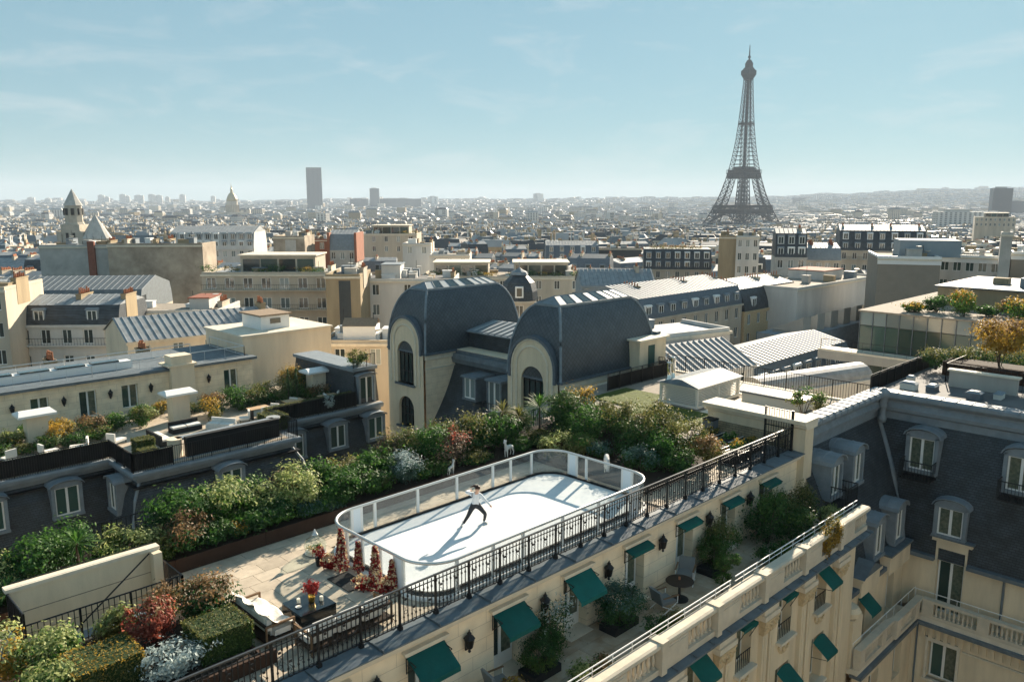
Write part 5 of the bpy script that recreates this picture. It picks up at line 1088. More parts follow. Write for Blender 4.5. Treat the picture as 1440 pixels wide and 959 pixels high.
# ---- shrubs: front corner
shrub('photinia_bush', 'bushy photinia with coppery tips behind the sofa', 8.4, 20.4, 0.25, (1.3, 1.2, 1.05), ['leaf_dark', 'leaf_bronze'], 2600, 0.05, frac=0.35)
shrub('box_hedge', 'clipped green box hedge cube beside the fur-covered sofa', 7.95, 18.65, 0.2, (1.35, 1.25, 0.85), ['leaf_yew', 'leaf_olive'], 5200, 0.032, 'box', 'hedge', frac=0.25, solid='hedge_core') if mat('hedge_core', (0.02, 0.04, 0.010), 0.95) else None
shrub('japanese_maple', 'red-leaved Japanese maple in the near planter', 6.75, 19.95, 0.25, (1.05, 1.0, 1.2), ['leaf_red', 'leaf_bronze'], 1100, 0.055, cat='shrub', frac=0.15, twigs=6, sig=0.15, clumps=22)
shrub('silver_shrub', 'silvery grey-leaved shrub at the foot of the red maple', 6.75, 18.35, 0.2, (1.5, 1.0, 0.75), ['leaf_silver'], 1500, 0.05)
shrub('yellow_hedge', 'low domed yellow-green hedge in the near planter', 5.35, 19.15, 0.2, (1.55, 1.3, 0.85), ['leaf_olive', 'leaf_gold'], 4800, 0.032, 'box', 'hedge', frac=0.22, solid='hedge_core')
shrub('variegated_bush', 'pale variegated bush at the left of the yellow hedge', 4.55, 20.4, 0.2, (1.2, 1.1, 1.1), ['leaf_mid', 'leaf_pale'], 1700, 0.055, frac=0.4)
shrub('variegated_bush', 'pale variegated bush against the stair railing', 6.35, 21.1, 0.1, (0.85, 0.6, 0.85), ['leaf_olive', 'leaf_pale'], 1500, 0.05, frac=0.35)
shrub('bronze_bush', 'small bronze and green bush at the corner of the stair railing', 7.65, 21.15, 0.1, (0.55, 0.5, 1.05), ['leaf_olive', 'leaf_bronze'], 900, 0.05, frac=0.4)
shrub('golden_bush', 'orange-gold bush at the lower left edge', 3.55, 20.9, 0.2, (1.1, 1.2, 1.25), ['leaf_gold', 'leaf_pale'], 1800, 0.05, frac=0.3)
shrub('variegated_bush', 'leafy green and cream bush at the bottom left edge of the terrace', 4.2, 19.2, 0.2, (1.0, 1.0, 0.9), ['leaf_mid', 'leaf_pale'], 1400, 0.055, frac=0.35)
# ---- shrubs: back planter, left to right
ROW = [(4.2,25.5,1.5,1.9,['leaf_dark','leaf_pale'],.3,'glossy variegated laurel at the far left of the back planter'),(5.6,25.2,1.5,1.75,['leaf_dark','leaf_mid'],.3,'dark laurel beside the spiky palm at the left end'),
 (8.3,25.4,1.9,1.65,['leaf_yew','leaf_pale'],.35,'dense clipped bush with cream tips behind the stair wall'),(9.7,24.8,1.3,1.45,['leaf_dark','leaf_bronze'],.45,'pinkish brown pieris bush behind the stair railing'),
 (10.2,26.0,1.9,2.15,['leaf_dark','leaf_mid'],.5,'tall glossy green laurel above the pieris'),(11.6,25.9,1.7,1.95,['leaf_mid','leaf_pale'],.35,'green and cream laurel left of the middle of the back planter'),
 (12.0,24.9,1.2,1.0,['leaf_dark','leaf_mid'],.3,'low dark bush by the planter edge with yellow flowers'),(13.0,25.8,1.6,1.7,['leaf_mid','leaf_pale'],.5,'pale yellow-green bush above the glass lantern'),
 (14.0,25.3,1.4,1.55,['leaf_pale','leaf_pale'],.5,'creamy white-leaved bush behind the rink corner'),(14.3,26.3,1.2,1.7,['leaf_bronze','leaf_pale'],.3,'tan feathery bush against the back railing'),
 (15.5,25.3,1.7,1.55,['leaf_dark','leaf_mid'],.35,'round dark green bush behind the left end of the rink'),(16.4,25.2,1.4,1.35,['leaf_dark','leaf_mid'],.5,'small glossy bush next to the blue-green ball'),
 (16.6,26.3,1.4,1.65,['leaf_bronze','leaf_olive'],.4,'rusty brown bush against the back railing'),(17.8,25.8,1.6,1.75,['leaf_dark','leaf_mid'],.45,'leafy green bush behind the blue-green ball'),
 (20.6,26.0,1.8,2.0,['leaf_dark','leaf_mid'],.4,'tall dark bush behind the fawn statue'),(19.7,26.4,1.4,1.9,['leaf_mid','leaf_olive'],.4,'mid green bush below the left slate pavilion'),
 (22.9,25.9,1.7,1.9,['leaf_dark','leaf_olive'],.35,'dark bush behind the standing deer statue'),(24.5,25.6,1.5,1.8,['leaf_dark','leaf_mid'],.35,'leafy bush right of the standing deer statue'),
 (22.1,26.6,1.3,1.8,['leaf_mid','leaf_olive'],.4,'small green bush against the back railing behind the deer'),(28.8,25.4,1.9,2.0,['leaf_dark','leaf_yew'],.3,'big dark bush at the right end of the back planter')]
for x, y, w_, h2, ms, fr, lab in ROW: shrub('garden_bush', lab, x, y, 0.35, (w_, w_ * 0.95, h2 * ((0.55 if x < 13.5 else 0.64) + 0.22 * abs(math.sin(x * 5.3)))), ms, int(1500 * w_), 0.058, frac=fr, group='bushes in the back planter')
FRONT = [(5.0,['leaf_dark','leaf_pale'],'low glossy bush before the laurels at the left end'),(7.3,['leaf_dark','leaf_mid'],'low green bush between yucca and stair wall'),(8.9,['leaf_yew','leaf_olive'],'low bush behind the top of the stair wall'),(10.7,['leaf_dark','leaf_mid'],'low dark bush right of the pieris'),(12.9,['leaf_mid','leaf_dark'],'low leafy bush above the glass lantern'),(13.9,['leaf_dark','leaf_blue'],'low dark bush at the planter edge behind the rink corner'),(15.0,['leaf_dark','leaf_mid'],'low green bush behind the first rink panel'),(17.3,['leaf_mid','leaf_dark'],'low bush left of the blue-green ball'),(19.7,['leaf_dark','leaf_yew'],'low bush between blue-green ball and fawn'),(22.3,['leaf_dark','leaf_olive'],'low bush between the bare bush and the standing deer'),(24.9,['leaf_dark','leaf_mid'],'low dark bush right of the standing deer'),(26.3,['leaf_dark','leaf_olive'],'low bush below the fan palm'),(28.1,['leaf_dark','leaf_mid'],'low bush below the spreading palm'),(29.6,['leaf_yew','leaf_olive'],'low bush at the right end of the back planter')]
for x, ms, lab in FRONT: shrub('low_garden_bush', lab, x, 24.75, 0.35, (1.35, 1.0, 0.62 + 0.12 * math.sin(x * 3)), ms, 1300, 0.05, frac=0.35, group='low bushes along the back planter')
BACK = [(6.6,['leaf_dark','leaf_mid'],'dark bush behind the yucca against the railing'),(12.5,['leaf_dark','leaf_mid'],'dark green bush against the railing behind the pale laurel'),(15.3,['leaf_dark','leaf_mid'],'green bush against the railing left of the rusty one'),(18.9,['leaf_dark','leaf_yew'],'dark bush against the railing behind the ball'),(24.0,['leaf_dark','leaf_mid'],'dark bush against the railing behind the deer'),(26.3,['leaf_dark','leaf_yew'],'dark bush against the railing behind the palms'),(29.9,['leaf_dark','leaf_mid'],'dark bush in the back corner of the terrace')]
for x, ms, lab in BACK: shrub('garden_bush', lab, x, 26.3, 0.35, (1.5, 1.1, 1.25), ms, 1900, 0.055, frac=0.3, group='bushes in the back planter')
shrub('clipped_ball', 'blue-green clipped ball bush behind the rink', 18.7, 24.95, 0.35, (1.25, 1.2, 1.15), ['leaf_blue', 'leaf_silver'], 3200, 0.04, clumps=80, sig=0.13, frac=0.3)
shrub('bare_bush', 'reddish half-bare twiggy bush behind the rink', 21.3, 25.1, 0.35, (1.5, 1.3, 1.6), ['twig_leaf', 'leaf_red'], 700, 0.045, frac=0.2, twigs=16, clumps=26)
shrub('bare_bush', 'tan half-bare twiggy bush below the link wing', 19.0, 26.5, 0.35, (1.3, 1.0, 1.7), ['twig_leaf', 'leaf_olive'], 500, 0.045, frac=0.3, twigs=16)
shrub('yellow_flower_clump', 'clump of small yellow flowers at the planter edge', 11.4, 24.5, 0.35, (0.5, 0.4, 0.55), ['leaf_mid', 'leaf_gold'], 350, 0.04, cat='flowers', frac=0.5)
shrub('low_groundcover', 'low blue-green groundcover under the dark bush by the rink', 14.6, 24.55, 0.35, (1.8, 0.6, 0.5), ['leaf_blue', 'leaf_dark'], 900, 0.05, frac=0.5)
spiky('yucca_plant', 'spiky yucca at the left end of the back planter', 6.6, 25.0, 0.35, 1.9, 0.75, 90, 'leaf_mid')
spiky('fan_palm', 'fan palm with several heads in front of the link wing', 25.4, 26.3, 0.35, 2.3, 0.8, 80, 'leaf_olive', ((0, 0, 1.0), (0.5, -0.6, 0.85)))
spiky('fan_palm', 'dark spreading palm in front of the right slate pavilion', 27.2, 25.6, 0.35, 2.3, 1.1, 110, 'leaf_mid', ((0, 0, 1.0),))
spiky('yucca_plant', 'low spiky plant left of the stair wall', 4.6, 24.3, 0.3, 1.0, 0.7, 60, 'leaf_dark', trunk=False)
# ---- shrubs: garden right of the rink
bed = thing('garden_bed', 'dark soil bed filled with shrubs right of the rink', 'flower bed', (27.7, 21, 0)); MB().box(25.1, 17.9, 0.001, 30.4, 24.1, 0.22).build('soil', 'soil', bed)
GRD = [(25.9,23.3,1.3,1.0,['leaf_olive','leaf_pale'],.4,'rounded yellow-green bush behind the rink corner'),(26.8,22.7,1.1,0.85,['leaf_olive','leaf_mid'],.4,'low rounded olive bush behind the bent deer'),
 (28.2,23.6,1.6,1.7,['leaf_dark','leaf_mid'],.3,'dark bush beneath the mesh fence'),(29.6,22.6,1.6,1.9,['leaf_dark','leaf_olive'],.45,'large olive bush before the mesh fence'),(28.3,21.0,1.5,1.5,['leaf_dark','leaf_yew'],.3,'dark bush behind the bent deer statue'),
 (29.5,20.6,1.8,2.0,['leaf_dark','leaf_olive'],.5,'tall feathery bronze-green bush in the right garden'),(29.9,19.2,1.7,1.8,['leaf_yew','leaf_olive'],.45,'arching olive bush near the kitchen garden'),(28.4,19.3,1.5,1.4,['leaf_dark','leaf_mid'],.35,'dark leafy bush in the middle of the right garden'),
 (27.2,21.9,1.0,0.7,['leaf_dark','leaf_blue'],.4,'low dark bush beside the rink end'),(26.9,19.4,1.4,0.95,['leaf_dark','leaf_blue'],.4,'low bluish bush between rink and railing'),(27.9,18.2,1.2,0.9,['leaf_dark','leaf_mid'],.3,'small dark bush near the railing'),(29.7,18.0,1.2,1.2,['leaf_olive','leaf_bronze'],.4,'brown-green bush near the railing at the kitchen garden'),
 (31.6,21.4,1.2,0.8,['leaf_olive','leaf_pale'],.4,'straggly yellowing bush beyond the mesh fence'),(32.0,23.2,1.1,0.7,['leaf_olive','twig_leaf'],.4,'pale grassy bush beside the roof lawn'),(32.3,25.6,1.2,0.9,['leaf_pale','leaf_olive'],.4,'light yellow-green bush below the right pavilion'),(31.2,26.4,1.5,1.7,['leaf_dark','leaf_gold'],.3,'bush with yellow autumn leaves at the foot of the arched window')]
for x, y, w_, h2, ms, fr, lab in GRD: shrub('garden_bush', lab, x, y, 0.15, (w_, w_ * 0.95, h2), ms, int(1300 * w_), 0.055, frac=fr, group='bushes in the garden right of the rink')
# kitchen garden: black trays of salad
for k, (x, y) in enumerate(((31.6, 19.6), (31.6, 18.6), (31.6, 17.6), (33.2, 19.9), (33.2, 18.9), (33.2, 17.9))):
    lab = ['black planter tray of salad nearest the bushes, back row', 'black planter tray of salad in the middle of the left row', 'black planter tray by the railing, left row', 'black planter tray under the rubble panel of the end wall', 'black planter tray of bright salad before the end wall', 'black planter tray by the railing near the gate'][k]
    p_ = thing('planter_tray', lab, 'planter', (x, y, 0), group='trays of the kitchen garden'); MB().box(-0.7, -0.38, 0.0, 0.7, 0.38, 0.42).build('tray', 'rubber', p_, world=False); MB().box(-0.7, -0.38, 0.42, 0.7, -0.34, 0.45).box(-0.7, 0.34, 0.42, 0.7, 0.38, 0.45).build('rim', 'rail_alu', p_, world=False)
    inst('plants', leaf_mesh('salad', ['leaf_mid', 'leaf_pale'] if k in (0, 4) else ['leaf_dark', 'leaf_gold'], 920 + k, (1.25, 0.6, 0.28 if k != 2 else 0.6), 300, 0.06, frac=0.3), p_, (0, 0, 0.4), world=False)
p_ = thing('water_butt', 'dark square water tank beside the kitchen garden', 'tank', (34.3, 20.6, 0)); MB().box(-0.28, -0.28, 0, 0.28, 0.28, 0.8).build('tank', 'lead', p_, world=False); MB().box(-0.3, -0.3, 0.8, 0.3, 0.3, 0.86).build('lid', 'rubber', p_, world=False)
MB().box(30.75, 16.9, -0.04, 34.7, 21.2, 0.005).build('kitchen_garden_floor', 'bitumen', loc=(32, 18, 0)); tag(bpy.data.objects['kitchen_garden_floor'], kind='structure')

# ---- lower terrace: plants and furniture
LTZ = WZ
def boxplant(name, label, x, y, dims, ms, n, box=None, **kw):
    if box:
        b = thing('planter_box', 'black planter box under the ' + label.split(' on ')[0].split(' beside ')[0], 'planter', (x, y, LTZ)); MB().box(-box[0]/2, -box[1]/2, 0, box[0]/2, box[1]/2, box[2]).build('box', 'rubber', b, world=False)
    return shrub(name, label, x, y, LTZ + (box[2] * 0.35 if box else 0), dims, ms, n, **kw)
boxplant('round_bush', 'big rounded yew-like bush by the third door', 20.5, 15.5, (1.6, 1.45, 1.3), ['leaf_dark', 'leaf_blue'], 3600, (1.3, 0.7, 0.26), size=0.042, clumps=70, sig=0.14, frac=0.3)
boxplant('round_bush', 'clipped dark ball bush between first and second door', 16.55, 15.5, (1.1, 1.05, 0.95), ['leaf_yew', 'leaf_dark'], 2400, (1.2, 0.7, 0.26), size=0.034, clumps=80, sig=0.12, frac=0.4)
boxplant('oleander', 'tall oleander with silvery shrub beside the second awning', 17.45, 15.75, (1.2, 1.0, 1.75), ['leaf_dark', 'leaf_silver'], 1600, None, size=0.065, frac=0.12, lw=0.3)
boxplant('round_bush', 'clipped dark ball bush by the garden chairs', 26.5, 15.5, (1.25, 1.2, 1.15), ['leaf_yew', 'leaf_mid'], 2800, (1.2, 0.8, 0.25), size=0.034, clumps=80, sig=0.12, frac=0.3)
boxplant('oleander', 'tall oleander behind the ball bush and garden chairs', 27.4, 15.75, (1.5, 1.1, 1.9), ['leaf_mid', 'leaf_olive'], 1800, None, size=0.065, frac=0.3, lw=0.3)
t = thing('topiary', 'topiary of clipped balls on one stem beside the balustrade', 'topiary', (25.2, 14.35, LTZ))
for k, (dx, dy, dz, w_) in enumerate(((0, 0, 0.2, 0.75), (0.1, 0, 0.75, 0.72), (0.42, -0.25, 1.0, 0.5))): o = inst('clipped_ball', leaf_mesh('topiary_ball', ['leaf_yew', 'leaf_mid'], 940 + k, (w_, w_, w_ * 0.85), 1100, 0.034, clumps=70, sig=0.12, frac=0.3), t, (dx, dy, dz), world=False)
MB().tube([(0, 0, 0), (0.1, 0, 1.0), (0.4, -0.25, 1.2)], 0.03, 5).build('stem', 'bark', t, world=False)
for x, y, w_, h2, ms, lab in ((17.1,14.2,0.8,0.6,['leaf_mid','leaf_pale'],'small variegated bush by the balustrade near the second awning'),(17.85,14.1,0.7,0.55,['leaf_yew','leaf_bronze'],'small brownish ball bush by the balustrade'),(20.9,14.2,0.8,0.65,['leaf_mid','leaf_dark'],'small leafy bush by the balustrade opposite the third door'),(21.7,14.1,0.75,0.6,['leaf_yew','leaf_olive'],'small olive ball bush by the balustrade opposite the third door'),(14.6,14.9,0.9,0.75,['leaf_olive','leaf_gold'],'yellow-green ball bush at the bottom of the lower terrace'),(28.6,14.2,0.9,0.75,['leaf_mid','leaf_dark'],'leafy bush by the balustrade below the oleander'),(29.4,14.0,0.7,0.7,['leaf_pale','leaf_mid'],'pale bush by the handrail of the lower terrace')):
    shrub('low_bush', lab, x, y, LTZ, (w_, w_, h2), ms, int(1100 * w_), 0.045, frac=0.35, group='small bushes along the balustrade')
for x, y, w_, h2, ms, lab in ((30.4,15.3,1.7,1.9,['leaf_dark','leaf_mid'],'large dark bush filling the end of the lower terrace'),(31.9,15.5,1.6,1.7,['leaf_dark','leaf_olive'],'dark bush below the last folded awning'),(31.2,14.2,1.5,1.5,['leaf_dark','leaf_yew'],'spreading dark bush by the end of the handrail'),(33.4,15.2,1.2,1.6,['leaf_dark','leaf_olive'],'cloud-pruned bush by the slate roof'),(33.9,14.0,1.1,0.9,['leaf_olive','leaf_pale'],'sunlit grassy bush at the end of the balustrade')):
    shrub('terrace_bush', lab, x, y, LTZ, (w_, w_ * 0.9, h2), ms, int(1500 * w_), 0.055, frac=0.35, group='bushes at the end of the lower terrace')
shrub('golden_creeper', 'golden creeper hanging over the stone balustrade', 31.3, 12.98, -3.0, (1.2, 0.5, 1.5), ['leaf_gold', 'leaf_olive'], 1500, 0.05, cat='plant', frac=0.3)
def chair(label, x, y, rz):
    t = thing('garden_chair', label, 'chair', (x, y, LTZ), rz, group='garden chairs on the lower terrace')
    MB().box(-0.30, -0.32, 0.34, 0.30, 0.26, 0.44).build('seat', 'grey_fabric', t, world=False)
    bk = MB().prism([(-0.30, 0.26), (0.30, 0.26), (0.30, 0.34), (-0.30, 0.34)], 0, 0.55); b_ = bk.build('backrest', 'grey_fabric', t, world=False); b_.location = (0, -0.02, 0.42); b_.rotation_euler = (R(-16), 0, 0)
    for sx in (-1, 1):
        MB().tube([(sx*0.33, -0.34, 0), (sx*0.33, 0.34, 0.36)], 0.018, 5).tube([(sx*0.33, 0.34, 0), (sx*0.33, -0.34, 0.36)], 0.018, 5).build('cross_leg', 'white_frame', t, world=False)
        MB().tube([(sx*0.33, -0.34, 0.34), (sx*0.33, -0.34, 0.62)], 0.018, 5).build('arm_post', 'white_frame', t, world=False); MB().box(sx*0.33 - 0.03, -0.38, 0.62, sx*0.33 + 0.03, 0.3, 0.65).build('armrest', 'wood', t, world=False)
chair('grey garden chair with crossed white legs left of the round table', 22.55, 15.1, R(75)); chair('grey garden chair right of the round table against the wall', 24.9, 15.75, R(-65))
t = thing('round_table', 'round black bistro table between two grey chairs', 'table', (23.6, 15.15, LTZ)); MB().lathe([(0.5,0.70),(0.52,0.72),(0.5,0.74)], 20).build('top', 'dark_wood', t, world=False); MB().lathe([(0.34,0.0),(0.34,0.03),(0.05,0.05),(0.045,0.70)], 14).build('pedestal', 'iron', t, world=False)
t = thing('table_candle', 'small candle glass on the round bistro table', 'candle', (23.65, 15.2, LTZ + 0.74)); MB().lathe([(0.04,0),(0.045,0.1)], 8).build('glass', 'clay', t, world=False)
chair('grey garden chair at the foot of the second awning', 14.9, 15.6, R(80))
# ---- left wing roof gardens
GZ = -3.9
def white_chair(label, x, y, rz, kind='chair'):
    t = thing('white_armchair' if kind == 'chair' else 'white_lounger', label, 'chair', (x, y, GZ), rz, group='white seats in the left roof gardens'); L = 0.35 if kind == 'chair' else 0.7
    MB().box(-0.32, -L, 0.22, 0.32, 0.3, 0.36).build('seat', 'cushion', t, world=False); MB().box(-0.32, 0.24, 0.36, 0.32, 0.36, 0.85).build('backrest', 'cushion', t, world=False)
    for sx in (-1, 1):
        for sy in (-L + 0.04, 0.3): MB().box(sx*0.28 - 0.02, sy - 0.02, 0, sx*0.28 + 0.02, sy + 0.02, 0.22).build('leg', 'rubber', t, world=False)
for k, (x, y, a) in enumerate(((11.04, 53.93, 200), (12.99, 53.59, 100), (14.95, 53.36, 250), (16.79, 53.13, 120), (9.54, 54.51, 30))): white_chair(['white armchair at the left end of the roof garden', 'white lounger behind the low hedge, left one', 'white lounger behind the low hedge, middle one', 'white lounger beside the black sofa group', 'white armchair at the left edge of the photo'][k], x, y, R(a), 'lounger' if k in (1, 2, 3) else 'chair')
for x, y, lab in ((25.30, 52.44, 'white armchair at the near dining table, left'), (26.79, 51.98, 'white armchair at the near dining table, front'), (28.06, 52.90, 'white armchair right of the near dining table'), (29.44, 53.24, 'white armchair by the middle dining table'), (31.74, 52.90, 'white armchair right of the middle dining table'), (33.0, 53.0, 'white armchair at the far dining table')): white_chair(lab, x, y, R(rnd.uniform(0, 360)))
for k, (x, y) in enumerate(((26.6, 52.9), (29.5, 53.1), (32.2, 52.6))):
    t = thing('dining_table', ['wooden dining table nearest the bar on the roof garden', 'wooden dining table in the middle of the dining terrace', 'wooden dining table nearest the slate pavilion'][k], 'table', (x, y, GZ), group='dining tables on the roof garden'); MB().box(-0.75, -0.42, 0.70, 0.75, 0.42, 0.75).build('top', 'pale_wood', t, world=False)
    for sx in (-1, 1): MB().box(sx*0.6 - 0.04, -0.35, 0, sx*0.6 + 0.04, 0.35, 0.7).build('trestle', 'rubber', t, world=False)
t = thing('bar_counter', 'long black bar with pale rounded stone ends on the roof garden', 'bar', (21.85, 47.84, GZ))
MB().box(19.1, 47.5, GZ, 25.3, 47.9, GZ + 1.2).build('screen_front', 'mesh_screen', t); MB().box(18.75, 47.92, GZ + 1.0, 25.3, 48.5, GZ + 1.12).build('counter_top', 'zinc', t); MB().lathe([(0.42,GZ),(0.42,GZ+1.02),(0.46,GZ+1.02),(0.46,GZ+1.12)], 14, (18.63, 48.18)).build('rounded_end', 'plaster', t); MB().lathe([(0.42,GZ+0.98),(0.46,GZ+1.02),(0.46,GZ+1.12)], 14, (25.41, 48.53)).build('rounded_tray', 'zinc_lit', t)
for k, (x, y, L, rz) in enumerate(((19.09, 51.75, 2.4, 90), (21.39, 53.24, 2.0, 0), (23.34, 51.98, 1.9, -60))):
    t = thing('lounge_sofa', ['black wicker sofa with pale cushions at the left of the lounge', 'black wicker sofa with two pale cushions facing the bar', 'pale cushioned sofa at the right of the lounge'][k], 'sofa', (x, y, GZ), R(rz), group='lounge sofas on the roof garden'); MB().box(-L/2, -0.4, 0, L/2, 0.4, 0.32).box(-L/2, 0.28, 0.32, L/2, 0.4, 0.7).build('frame', 'rubber' if k < 2 else 'cushion', t, world=False); 
    for q in range(2): MB().box(-L/2 + 0.06 + q*L/2, -0.36, 0.32, -0.04 + q*L/2, 0.27, 0.44).build('cushion', 'cushion', t, world=False)
HG = [(14.03,51.29,3.81,0.56,0.83,'low clipped hedge along the left screened railing'),(9.43,51.41,4.03,0.56,0.77,'low clipped hedge at the left edge of the roof garden'),(17.36,49.79,1.12,1.01,1.10,'square clipped hedge at the corner of the lounge'),(16.90,47.84,1.01,1.01,0.94,'square clipped hedge nearest the railing corner'),(25.99,49.68,1.46,1.79,1.04,'square clipped hedge between bar and dining terrace'),(29.9,51.3,7.17,0.62,1.04,'long low hedge along the dining terrace railing')]
for x, y, w_, d_, h2, lab in HG: shrub('clipped_hedge', lab, x, y, GZ, (w_, d_, h2), ['leaf_yew', 'leaf_olive'], int(1500 * (w_ + 1)), 0.045, 'box', 'hedge', frac=0.3, solid='hedge_core', group='clipped hedges on the left wing')
GB = [(8.62,56.23,1.6,1.5),(10.92,55.89,1.4,1.2),(12.19,57.38,1.2,1.0),(14.49,55.89,1.5,1.2),(16.33,56.23,1.6,1.3),(17.94,56.69,1.3,1.1),(19.43,56.12,1.2,1.2),(20.35,57.73,1.4,1.0),(23.92,54.74,1.3,1.5),(24.95,56.35,1.7,1.4),(26.91,56.69,1.8,1.5),(29.21,56.81,1.9,1.3),(31.39,56.69,1.6,1.4),(31.6,57.2,2.0,2.1),(32.2,53.6,1.3,1.3),(32.9,58.0,1.7,1.7)]
GL = ['leafy bush at the left edge of the roof garden','green bush behind the first white lounger','yellow-green bush left of the first kiosk','golden bush right of the first kiosk','mixed green bush behind the middle loungers','reddish bush behind the hedge of the lounge','dark bush between lounge and attic','yellow bush behind the black sofas','small weeping tree beside the lounge kiosk','dark bush right of the lounge kiosk','pale leafy bush below the attic window','brownish bush below the cream block','bush beside the thin cypresses','dark round tree left of the dining kiosk','bright bush right of the dining kiosk','bush beside the French window of the pavilion']
for k, ((x, y, w_, h2), lab) in enumerate(zip(GB, GL)): shrub('roof_garden_bush', lab, x, y, GZ, (w_, w_, h2), [['leaf_dark','leaf_mid'],['leaf_mid','leaf_olive'],['leaf_olive','leaf_pale'],['leaf_olive','leaf_gold'],['leaf_dark','leaf_bronze']][k % 5], int(700 * w_), 0.075, frac=0.4, group='bushes on the left wing')
ORD = ['first', 'second', 'third', 'fourth', 'fifth', 'sixth', 'seventh', 'eighth', 'ninth', 'tenth', 'eleventh', 'twelfth', 'thirteenth', 'fourteenth']
for k in range(14):
    x = 6.2 + k * 1.75; shrub('attic_row_bush', ORD[k] + ' bush from the left in the row below the cream attic', x, 58.2 + 0.5 * math.sin(k * 2.3), GZ, (1.6, 1.1, 0.85 + 0.25 * math.sin(k * 1.7)), [['leaf_dark', 'leaf_mid'], ['leaf_mid', 'leaf_pale'], ['leaf_dark', 'leaf_olive'], ['leaf_olive', 'leaf_gold']][(k * 3) % 4], 650, 0.075, frac=0.35, group='bush row below the cream attic')
for k in range(8):
    x = 6.0 + k * 1.5; shrub('lounger_row_bush', ORD[k] + ' bush from the left in the row behind the white loungers', x, 54.9 + 0.3 * math.sin(k * 1.9), GZ, (1.5, 1.0, 0.8 + 0.2 * math.sin(k * 2.7)), [['leaf_dark', 'leaf_mid'], ['leaf_mid', 'leaf_olive'], ['leaf_dark', 'leaf_yew']][k % 3], 650, 0.075, frac=0.35, group='bush row behind the loungers')
for k in range(6):
    x = 26.6 + k * 1.15; shrub('dining_row_bush', ORD[k] + ' bush from the left behind the dining tables', x, 55.6 + 0.3 * math.sin(k), GZ, (1.4, 1.0, 1.0 + 0.25 * math.sin(k * 2.1)), [['leaf_dark', 'leaf_mid'], ['leaf_mid', 'leaf_olive']][k % 2], 650, 0.075, frac=0.35, group='bush row behind the dining tables')
for x, lab in ((30.2, 'thin cypress in front of the cream block, left of two'), (30.9, 'thin cypress in front of the cream block, right of two')): shrub('cypress', lab, x, 55.0, GZ, (0.4, 0.4, 2.7), ['leaf_dark'], 500, 0.06, 'cone', 'tree')
shrub('silver_bush', 'pale silvery plant hanging over the dining terrace screen', 30.9, 50.3, GZ + 0.4, (0.7, 0.5, 0.9), ['leaf_silver'], 350, 0.06)
shrub('pavilion_bush', 'leafy plants on the little balcony beside the left pavilion', 34.7, 52.2, -1.1, (1.6, 1.2, 1.1), ['leaf_mid', 'leaf_olive'], 900, 0.07, frac=0.4)
# ---- golden tree and shrubs on the right roof; pine shrub by the roof lights
gt = shrub('golden_tree', 'small golden autumn tree on the planted roof at right', 53.0, 12.75, 1.9, (2.7, 2.7, 1.9), ['leaf_gold', 'leaf_bronze'], 4200, 0.075, cat='tree', frac=0.2, clumps=60, sig=0.15)
gt.children[0].location.z = 0.75; gt.children[1].scale = (1, 1, 1.35)
for x, y, w_, h2, lab in ((53.0, 16.2, 1.5, 1.2, 'dark round bush at the left of the roof planter'), (54.4, 15.4, 1.6, 1.3, 'mid green bush behind the roof planter'), (55.6, 14.4, 1.8, 1.2, 'wide green bush left of the golden tree'), (53.2, 9.6, 2.2, 1.0, 'brownish hedge right of the golden tree'), (56.5, 12.4, 2.0, 1.1, 'bush behind the golden tree')): shrub('roof_bush', lab, x, y, 1.2, (w_, w_, h2), ['leaf_dark', 'leaf_olive'], 1300, 0.06, frac=0.4, group='bushes on the right roof')
shrub('pine_shrub', 'cloud-pruned pine shrub behind the stone end wall', 40.2, 18.6, 0.2, (2.3, 2.0, 1.3), ['leaf_olive', 'leaf_mid'], 1500, 0.06, clumps=12, sig=0.13, frac=0.3, twigs=5)
# ================================================================ THE CITY
mat('wall_cream', (0.56, 0.49, 0.39), 0.9, var=0.34, scale=0.35, streak=True)
mat('wall_white', (0.64, 0.62, 0.58), 0.9, var=0.26, scale=0.4, streak=True)
mat('wall_tan', (0.38, 0.30, 0.19), 0.95, var=0.3, scale=0.8, streak=True)
mat('wall_stain', (0.48, 0.41, 0.32), 0.95, scale=0.30, col2=(0.22, 0.18, 0.14), streak=False, bump=0.2, bscale=3)
mat('wall_grey', (0.52, 0.50, 0.46), 0.9, var=0.35, scale=0.4)
mat('wall_taupe', (0.28, 0.245, 0.20), 0.9, var=0.15, scale=0.8)
mat('wall_bluegrey', (0.26, 0.31, 0.34), 0.8, var=0.15, scale=0.5)
mat('wall_dark', (0.05, 0.062, 0.068), 0.5, var=0.3, scale=0.6)
mat('wall_brick', (0.34, 0.14, 0.085), 0.9, var=0.25, scale=0.8)
brickmat('slate_far', (0.050, 0.062, 0.074), (0.036, 0.046, 0.056), (0.02, 0.026, 0.03), 0.5, 0.3, 0.03, 0.5, 'sum', 0.4, 0.4, 0.3)
GROUND = lambda d: -27 if d < 120 else (-27 - 22 * min(1, (d - 120) / 1100))
WFR = MB().box(-0.5, 0, 0, -0.42, 0.06, 1).box(0.42, 0, 0, 0.5, 0.06, 1).box(-0.42, 0, 0.95, 0.42, 0.06, 1).box(-0.42, 0, 0, 0.42, 0.06, 0.05).box(-0.035, -0.01, 0.05, 0.035, 0.05, 0.95).mesh('window_frame', 'white_frame')
WPN = {k: MB().box(-0.42, 0.025, 0.05, 0.42, 0.035, 0.95).mesh('window_pane', k) for k in ('pane', 'pane_pale', 'pane_green')}
POT = MB().lathe([(0.11,0),(0.085,0.45),(0.11,0.5)], 7).mesh('chimney_pot', 'clay')
